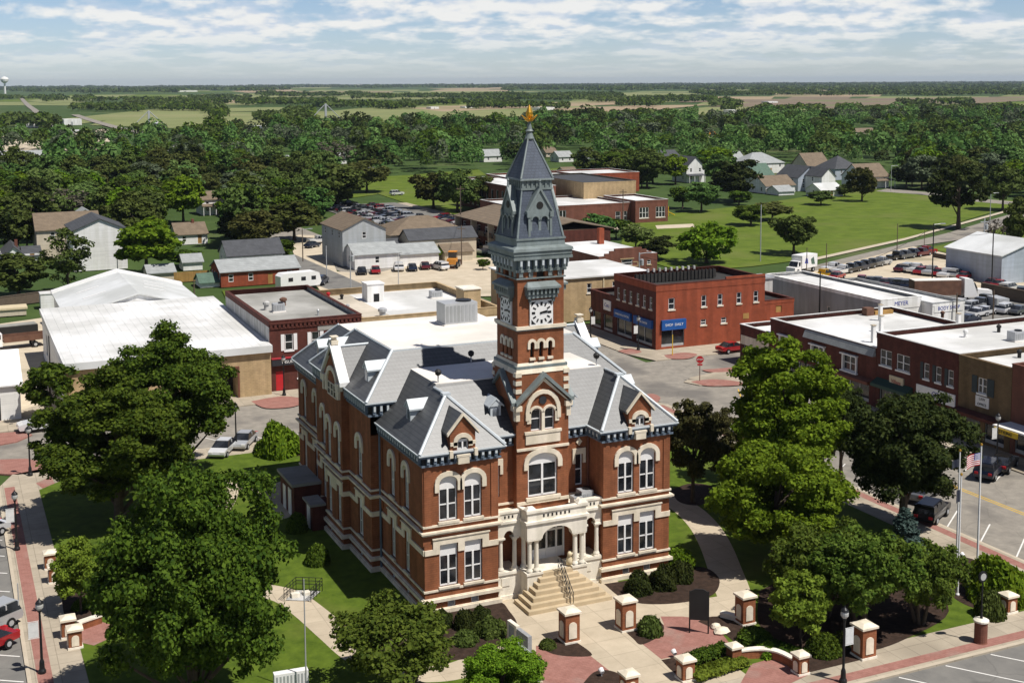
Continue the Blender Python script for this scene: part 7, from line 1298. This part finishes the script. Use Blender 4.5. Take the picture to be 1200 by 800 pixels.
for px, py, lab, ba, bd in ((49.6, 788, 'black street lamp with white banner nearest the bottom left corner', 1, -1), (20, 644, 'black street lamp with white banner beside the middle of the left pavement', 1, -1), (35.5, 557, 'black street lamp without banner at the far end of the left pavement', 0, 1), (277, 526, 'black street lamp beside the silver hatchback', 0, 1), (333, 463, 'tall black lamp in front of the red shop door', 0, 1), (988, 799, 'black street lamp with banner by the tall brick gate pillar', 1, 1), (748, 410, 'lamp with a white banner at the corner under the blue awnings', 1, -1), (1168, 541, 'lamp with a white banner before the olive brick shop', 1, -1), (692, 399, 'lamp with a banner before the low dark brick shop', 1, 1)): lamp(px, py, lab, 4.75, ba, bd)
# round brick base with a short black lamp
o = thing('brick_lamp_base', 'round brick plinth with white cap carrying a dark lamp by the front pavement', 'lamp plinth', (*at(1149, 752), 0)); b = MB(); b.lathe([(.46, 0), (.42, .06), (.42, 1.45)], (0, 0), 16); b.build('plinth', 'brick_brown', o); b = MB(); b.lathe([(.5, 1.45), (.5, 1.56), (.3, 1.66)], (0, 0), 16); b.build('cap', 'cream', o); b = MB(); b.lathe([(.1, 1.66), (.06, 2.1), (.05, 4.4)], (0, 0), 10); b.build('post', 'black', o); b = MB(); b.tube((0, -.06, 4.5), (0, .06, 4.5), .36, n=18); b.build('clock_case', 'black', o); b = MB(); b.tube((0, -.075, 4.5), (0, .075, 4.5), .24, n=18); b.build('clock_dial', 'lamp_glass', o)
def pillar(px, py, w, h, label, rot=0, panel=True):
    x, y = at(px, py); o = thing('brick_pillar', label, 'pillar', (x, y, 0), rot); s = w/2; b = MB(); b.box(-s, -s, .12, s, s, h); b.build('shaft', 'brick', o); b = MB(); b.box(-s-.06, -s-.06, 0, s+.06, s+.06, .14); b.build('base', 'cream', o)
    b = MB(); b.box(-s-.1, -s-.1, h, s+.1, s+.1, h+.14); b.hexa([(-s-.1, -s-.1, h+.14), (s+.1, -s-.1, h+.14), (s+.1, s+.1, h+.14), (-s-.1, s+.1, h+.14)], [(-s*.4, -s*.4, h+.3), (s*.4, -s*.4, h+.3), (s*.4, s*.4, h+.3), (-s*.4, s*.4, h+.3)]); b.build('cap', 'stone', o)
    if panel:
        b = MB()
        for f_ in (south(-s, -s), west(-s, s)): n = 10; c, r = s, s*.55; z = h*.62; b.fpoly(f_, [(c-r, h*.18), (c+r, h*.18)]+[(c+r*math.cos(math.pi*i/n), z+r*.8*math.sin(math.pi*i/n)) for i in range(n+1)], 0, .05)
        b.build('arched_panel', 'stone', o)
for px, py, w, h, lab in ((667, 750, 1.05, 2.0, 'tall arched brick pillar left of the centre walk below the steps'), (733, 736, 1.05, 2.0, 'tall arched brick pillar right of the centre walk below the steps'), (873, 729, 1.0, 1.9, 'tall arched brick pillar at the foot of the right hand path'), (1012, 768, 1.1, 2.0, 'tall arched brick gate pillar by the front pavement'), (803, 795, .85, 1.25, 'small brick pillar with pale cap right of the centre walk'), (860, 775, .7, 1.0, 'small brick pillar at the left end of the curved wall'), (938, 788, .75, 1.15, 'small brick pillar at the right end of the curved wall'), (737, 812, .85, 1.2, 'small brick pillar cut by the bottom edge'), (59, 665, .8, 1.15, 'small brick pillar by the left pavement, farther of a pair'), (64, 681, .8, 1.15, 'small brick pillar by the left pavement, nearer of a pair'), (80, 745, .85, 1.2, 'small brick pillar at the left brick plaza, farther of a pair'), (88, 757, .85, 1.2, 'small brick pillar at the left brick plaza, nearer of a pair'), (1181, 716, .85, 1.15, 'small brick pillar at the right border by the bushes')): pillar(px, py, w, h, lab, panel=h > 1.1)
def wall_between(p0, p1, w, h, m, cap, name, label, cat, bow=0):
    a, c = Vector((*at(*p0), 0)), Vector((*at(*p1), 0)); o = thing(name, label, cat, a); d = c-a; nrm = Vector((-d.y, d.x, 0)).normalized(); n = 12 if bow else 1; P = [d*(i/n)+nrm*(bow*math.sin(math.pi*i/n)) for i in range(n+1)]
    for nm, mm, z0, z1, ww in (('body', m, 0, h, w), ('coping', cap, h, h+.1, w+.12)):
        b = MB()
        for i in range(n): q = nrm*ww/2; b.hexa([tuple(p+Vector((0, 0, z0))) for p in (P[i]-q, P[i+1]-q, P[i+1]+q, P[i]+q)], [tuple(p+Vector((0, 0, z1))) for p in (P[i]-q, P[i+1]-q, P[i+1]+q, P[i]+q)])
        b.build(nm, mm, o)
wall_between((866, 772), (932, 783), .4, .55, 'brick', 'cream', 'curved_wall', 'low curved brick seat wall between two small pillars', 'wall', .9)
wall_between((92, 738), (118, 729), .4, .5, 'brick', 'cream', 'seat_wall', 'low brick seat wall at the left brick plaza', 'wall'); wall_between((845, 722), (868, 728), .35, .3, 'cream', 'cream', 'stone_bench', 'low pale stone bench beside the right path', 'bench')
def slab(px, py, L, t, h, rot, m, label): o = thing('memorial_wall', label, 'memorial', (*at(px, py), 0), rot); b = MB(); b.box(0, -t/2, .1, L, t/2, h); b.build('stone_slab', m, o); b = MB(); b.box(-.08, -t/2-.08, 0, L+.08, t/2+.08, .1); b.build('footing', 'concrete', o); b = MB(); b.box(.25, t/2, .35, L-.25, t/2+.012, h-.2); b.build('inscription_panel', 'granite', o)
slab(632, 800, 3.4, .3, 1.5, R_(95), 'granite', 'grey granite memorial wall at the bottom, nearest piece'); slab(621, 768, 1.5, .3, 1.3, R_(95), 'granite', 'dark granite memorial block in the middle of the row'); slab(607, 757, 1.2, .28, 1.4, R_(95), 'cream', 'pale upright memorial stone farthest up the row')
o = thing('notice_board', 'dark notice board on two posts over the right brick paving', 'sign', (*at(808, 741), 0), R_(-32)); b = MB(); b.box(0, -.06, .95, 1.25, .06, 2.9); b.hexa([(0, -.06, 2.9), (1.25, -.06, 2.9), (1.25, .06, 2.9), (0, .06, 2.9)], [(.35, -.06, 3.1), (.9, -.06, 3.1), (.9, .06, 3.1), (.35, .06, 3.1)]); b.build('board', 'dark', o)
for x in (0, 1.25): b = MB(); b.tube((x, 0, 0), (x, 0, 2.95), .05, n=8); b.build('post', 'black', o)
def pole(px, py, ytop, r, label, cat='flagpole', name='flagpole', m='white', ball=True):
    x, y = at(px, py); h = hgt(px, py, ytop); o = thing(name, label, cat, (x, y, 0)); b = MB(); b.lathe([(r*1.8, 0), (r*1.8, .12), (r, .16), (r*.6, h)], (0, 0), 10); b.build('pole', m, o)
    if ball: b = MB(); b.lathe([(.02, h), (.09, h+.04), (.11, h+.1), (.07, h+.18), (.01, h+.21)], (0, 0), 10); b.build('finial', 'gold', o)
    return o, h, x, y
def flag(x, y, z1, L, Hh, ang, label, us=True):
    o = thing('flag', label, 'flag', (x, y, z1), ang); n = 24; rows = 13 if us else 3
    def P(i, j): t = i/n; s = j/rows; return (.08+t*L*.94, .12*L*.5*math.sin(t*7.5+s*.8)*t**.6, -s*Hh-.28*L*t*t*.55)
    for nm, test in (('white_stripes', lambda j, i: j % 2 == 1), ('red_stripes', lambda j, i: j % 2 == 0)) if us else (('cloth', lambda j, i: True),):
        b = MB()
        for j in range(rows):
            for i in range(n):
                if us and j < 7 and i < n*.4: continue
                if test(j, i): b.quad([P(i, j), P(i+1, j), P(i+1, j+1), P(i, j+1)])
        b.build(nm, {'white_stripes': 'white', 'red_stripes': 'red_paint'}.get(nm, 'paint_navy'), o)
    if us:
        b = MB()
        for j in range(7):
            for i in range(int(n*.4)+1): b.quad([P(i, j), P(i+1, j), P(i+1, j+1), P(i, j+1)]) if i < n*.4 else None
        c = b.build('blue_canton', 'text_blue', o); b = MB()
        for j in range(5):
            for i in range(6):
                p = P((.9+i*1.6)*.95, .9+j*1.25); s = .028*L; b.quad([(p[0]-s, p[1]-.012, p[2]), (p[0], p[1]-.012, p[2]-s), (p[0]+s, p[1]-.012, p[2]), (p[0], p[1]-.012, p[2]+s)]); b.quad([(p[0]-s, p[1]+.012, p[2]), (p[0], p[1]+.012, p[2]+s), (p[0]+s, p[1]+.012, p[2]), (p[0], p[1]+.012, p[2]-s)])
        b.build('white_stars', 'white', c)
_, h, x, y = pole(1144.7, 677, 522, .09, 'white flagpole on the right flying the striped national flag'); flag(x, y, h-.5, 1.35, .95, R_(176), 'red and white striped flag with blue corner on the right flagpole')
_, h, x, y = pole(1120.5, 668, 529, .085, 'white flagpole at the back left of the flagpole bed'); flag(x, y, h-.55, .75, .6, R_(180), 'small dark flag hanging from the back left flagpole', False)
_, h, x, y = pole(1122, 697, 557, .08, 'shorter white flagpole at the front left of the flagpole bed'); flag(x, y, h-1.0, .5, .9, R_(190), 'small dark blue flag drooping on the shorter flagpole', False)
pole(359, 812, 678, .055, 'slim pale pole rising from the bottom edge left of the thin spreading tree', 'pole', 'lamp_pole', 'galv', False)
o = thing('utility_cabinet', 'white cabinet at the bottom edge beside the slim pole', 'cabinet', (*at(322, 812), 0), R_(-4)); b = MB(); b.box(0, 0, 0, 2.1, .5, 1.15); b.build('casing', 'white', o); b = MB(); 
for i in range(9): b.box(.1+i*.22, -.012, .2, .22+i*.22, 0, 1.0)
b.build('louvres', 'galv', o)
o = thing('cellar_rail', 'black railing round a sunken picture bed on the left lawn', 'railing', (*at(333, 704), 0)); b = MB(); pts = [(0, 0), (1.3, 1.6), (3.0, .6), (1.7, -1.0)]
for i in range(3):
    p, q = pts[i], pts[i+1]
    for z in (.5, .75, 1.0): b.tube((*p, z), (*q, z), .025, n=6)
    for k in range(5): t = k/4; b.tube((p[0]+(q[0]-p[0])*t, p[1]+(q[1]-p[1])*t, 0), (p[0]+(q[0]-p[0])*t, p[1]+(q[1]-p[1])*t, 1.0), .025, n=6)
b.build('rail', 'black', o); b = MB(); b.quad([(.1, .05, .06), (1.65, -.85, .06), (2.85, .55, .06), (1.3, 1.45, .06)]); b.build('bed', 'wall_shabby', o); b = MB(); b.box(.6, .1, .06, 1.2, .5, .35); b.box(1.5, .2, .06, 2.0, .7, .25); b.build('stone', 'cream', o)
def sign_post(px, py, ytop, label, name='stop_sign', cat='sign'):
    x, y = at(px, py); h = hgt(px, py, ytop); o = thing(name, label, cat, (x, y, 0), R_(-25)); b = MB(); b.tube((0, .03, 0), (0, .03, h), .05, n=6); b.build('post', 'rust', o); b = MB(); r = .48; b.fpoly(Fr((0, 0), (1, 0), (0, -1)), [(r*math.cos(math.pi*(k+.5)/4), h-.45+r*math.sin(math.pi*(k+.5)/4)) for k in range(8)], 0, .03); p = b.build('plate', 'red_paint', o); text('STOP', .3, 'white', p, (0, -.045, h-.45), rot=RS); b = MB(); b.fbox(Fr((0, 0), (1, 0), (0, -1)), -.32, .32, 0, .03, h-1.2, h-.98); b.build('lower_plate', 'red_paint', o)
sign_post(820, 446, 417, 'red STOP sign on the island at the street corner')
def post(px, py, ytop, r, label, name='utility_pole', cat='utility pole', m='pole_wood', arm=0, box=False, lampa=False):
    x, y = at(px, py); h = hgt(px, py, ytop); o = thing(name, label, cat, (x, y, 0), R_(-20)); b = MB(); b.tube((0, 0, -.1), (0, 0, h), r, r*.75, 8); b.build('pole', m, o)
    if arm: b = MB(); b.box(-arm, -.08, h-.75, arm, .08, h-.6); b.build('crossarm', m, o)
    if box: b = MB(); b.lathe([(.3, h-2.2), (.32, h-1.2), (.1, h-1.1)], (.45, 0), 10); b.build('transformer', 'galv', o)
    if lampa: b = MB(); b.tube((0, 0, h-.2), (1.6, 0, h), .06, n=6); b.box(1.3, -.15, h-.1, 2.1, .15, h+.05); b.build('lamp_arm', 'galv', o)
    return o, (x, y, h)
PP = {}
for k, px, py, yt, r, lab, kw in (('a', 312, 285, 250, .16, 'utility pole with cross arm at the end of the gravel street', dict(arm=1.0, box=True)), ('b', 355, 306, 268, .12, 'slender light pole beside the gravel street', dict(lampa=True)), ('c', 383, 330, 288, .1, 'thin pale pole by the street before the garages', dict(m='galv')), ('d', 411, 340, 292, .12, 'grey pole with fittings before the white garage', dict(m='galv', box=True)), ('e', 467, 338, 297, .08, 'short lamp pole in the gravel lot', dict(m='galv', lampa=True)), ('f', 138, 322, 294, .1, 'pale pole right of the plain white house', dict(m='galv')), ('g', 540, 286, 218, .15, 'tall utility pole left of the spire', dict(arm=1.0)), ('h', 541, 310, 264, .12, 'utility pole by the brown shed', dict(arm=.8)), ('i', 730, 270, 222, .14, 'utility pole in front of the school wing', dict(arm=.9)), ('j', 891, 306, 240, .12, 'tall pole on the meadow left of the willow', dict(m='galv')), ('k', 749, 350, 296, .16, 'grey pole with transformer behind the corner building', dict(m='galv', box=True, lampa=True)), ('l', 960, 382, 318, .13, 'dark pole in front of the grey body shop wall', dict(m='dark')), ('m', 1092, 340, 262, .13, 'dark pole in the middle of the sales lot', dict(m='dark', lampa=True)), ('n', 1152, 313, 256, .16, 'pale pole with transformer by the meadow road', dict(m='galv', box=True, arm=.8)), ('o', 1162, 336, 268, .13, 'dark pole left of the metal shed', dict(m='dark')), ('p', 1120, 396, 343, .14, 'brown pole right of the body shop wing', dict()), ('q', 1163, 390, 340, .13, 'grey brown pole in the crowded yard', dict(box=True)), ('r', 1051, 300, 262, .1, 'thin pole at the meadow edge', dict()), ('s', 1083, 292, 268, .08, 'short dark post at the roadside', dict()), ('t', 968, 322, 285, .1, 'thin pole right of the white box truck', dict()), ('u', 945, 327, 290, .1, 'thin pole in front of the white box truck', dict()), ('v', 228, 356, 328, .12, 'pole behind the dark red brick shop wall', dict()), ('w', 1160, 262, 226, .12, 'lamp pole before the trees at right', dict(m='galv', lampa=True)), ('x', 1044, 224, 194, .1, 'lamp pole at the top of the meadow', dict(m='galv', lampa=True))): PP[k] = post(px, py, yt, r, lab, **kw)[1]
post(788, 416, 392, .07, 'slim green and yellow traffic post at the blue awning corner', 'traffic_post', 'post', 'yellow'); post(22.5, 722, 683, .05, 'thin grey post on the left pavement brick strip', 'sign_post', 'post', 'galv'); post(1168, 560, 534, .05, 'thin dark post before the shop pavement', 'sign_post', 'post', 'dark')
def cable(a, c, label, sag=1.0):
    b = MB(); A, C = Vector(a), Vector(c); pr_ = None; o = thing('power_line', label, 'cable', A)
    for i in range(9):
        t = i/8; p = (C-A)*t+Vector((0, 0, -sag*4*t*(1-t)-.6)); 
        if pr_ is not None: b.tube(tuple(pr_), tuple(p), .035, n=4, caps=False)
        pr_ = p
    b.build('wire', 'dark', o)
cable(PP['m'], PP['o'], 'power line from the sales lot pole to the metal shed pole'); cable(PP['l'], PP['m'], 'power line from the body shop pole to the sales lot pole'); cable(PP['k'], PP['l'], 'power line from the transformer pole to the body shop pole'); cable(PP['g'], PP['h'], 'power line between the two poles left of the spire')
o = thing('sandstone_statue', 'small golden brown seated lion by the porch opening', 'statue', (11.0, -.55, 2.12)); b = MB(); b.lathe([(.22, 0), (.24, .3), (.17, .55), (.12, .65)], (0, 0), 10); b.build('body', 'sign_cream', o, smooth=True); b = MB(); b.lathe([(.06, .6), (.17, .7), (.18, .85), (.08, .98)], (0, -.08), 10); b.build('head', 'sign_cream', o, smooth=True)
def yard_wall(p0, p1, h, label, m='wall_shabby'): wall_between(p0, p1, .3, h, m, m, 'yard_wall', label, 'wall')
yard_wall((1150, 345), (1205, 356), 2.0, 'grey board wall along the yard at the right border', 'pole_wood'); wall_between((1095, 301), (1165, 314), .5, .7, 'pole_wood', 'dark', 'hedge_bank', 'low dark board edging between the sales lot and the grass', 'fence')
wall_between((-20, 363), (60, 352), .2, 1.7, 'pole_wood', 'pole_wood', 'yard_fence', 'dark board fence behind the left yard', 'fence')
o = thing('low_hut', 'low hut with a yellow roof edge at the left border of the yard', 'hut', (*at(-12, 372), 0)); b = MB(); b.box(0, 0, 0, 5.5, 3, 1.0); b.build('wall', 'siding_cream', o); b = MB(); b.box(-.2, -.2, 1.0, 5.7, 3.2, 1.3); b.build('roof', 'sign_cream', o)
o = thing('cargo_container', 'white flat roofed box beside the left end of the warehouse', 'container', (*at(48, 362), 0)); b = MB(); b.box(0, 0, 0, 4.5, 2.6, 2.4); b.build('body', 'siding_white', o); b = MB(); b.box(-.1, -.1, 2.4, 4.6, 2.7, 2.52); b.build('roof', 'roof_bright', o)
for px, py, lab in ((868, 735, 'boulder'),): pass
for i, (px, py, s, lab) in enumerate(((845, 741, .55, 'flat pale boulder in the mulch beside the notice board'), (838, 736, .35, 'small pale boulder next to the flat one in the mulch'))):
    rng = np.random.default_rng(i); b = MB(); b.lathe([(s*.9, 0), (s*1.1, .12), (s*.8, .3), (s*.3, .38)], (0, 0), 9); b.v = [(x*(1+.2*math.sin(x*5+y*3)), y*.8, z) for x, y, z in b.v]; o = tag(b.build('boulder', 'stone', None, (*at(px, py), 0)), lab, 'boulder')
for px, py, lab in ((1128, 655, 'small white ground spotlight by the back left flagpole'), (1140, 697, 'small white ground spotlight between the flagpoles'), (705, 792, 'small white ground spotlight in the mulch left of the centre walk'), (790, 770, 'small pale ground spotlight behind the small brick pillar')):
    o = thing('ground_spotlight', lab, 'spotlight', (*at(px, py), 0)); b = MB(); b.tube((0, 0, 0), (0, 0, .25), .04, n=6); b.build('stem', 'galv', o); b = MB(); b.tube((0, -.12, .3), (0, .14, .42), .14, .18, 10); b.build('lamp_head', 'white', o)
# ================================================================== the air
b = MB(); b.box(-15990, -390, -1.2, 15990, 15490, 75); hz = b.build('haze', 'white'); hz.data.materials.clear(); tag(hz, 'pale summer haze over the plain', 'haze', None, 'stuff')
m = bpy.data.materials.new('haze'); m.use_nodes = True; t = m.node_tree; t.nodes.clear(); ou = N(t, 'ShaderNodeOutputMaterial'); pv = N(t, 'ShaderNodeVolumePrincipled'); pv.inputs['Color'].default_value = (.68, .82, 1.0, 1); pv.inputs['Density'].default_value = 3.6e-5; pv.inputs['Anisotropy'].default_value = 0.2; t.links.new(pv.outputs[0], ou.inputs['Volume']); hz.data.materials.append(m)
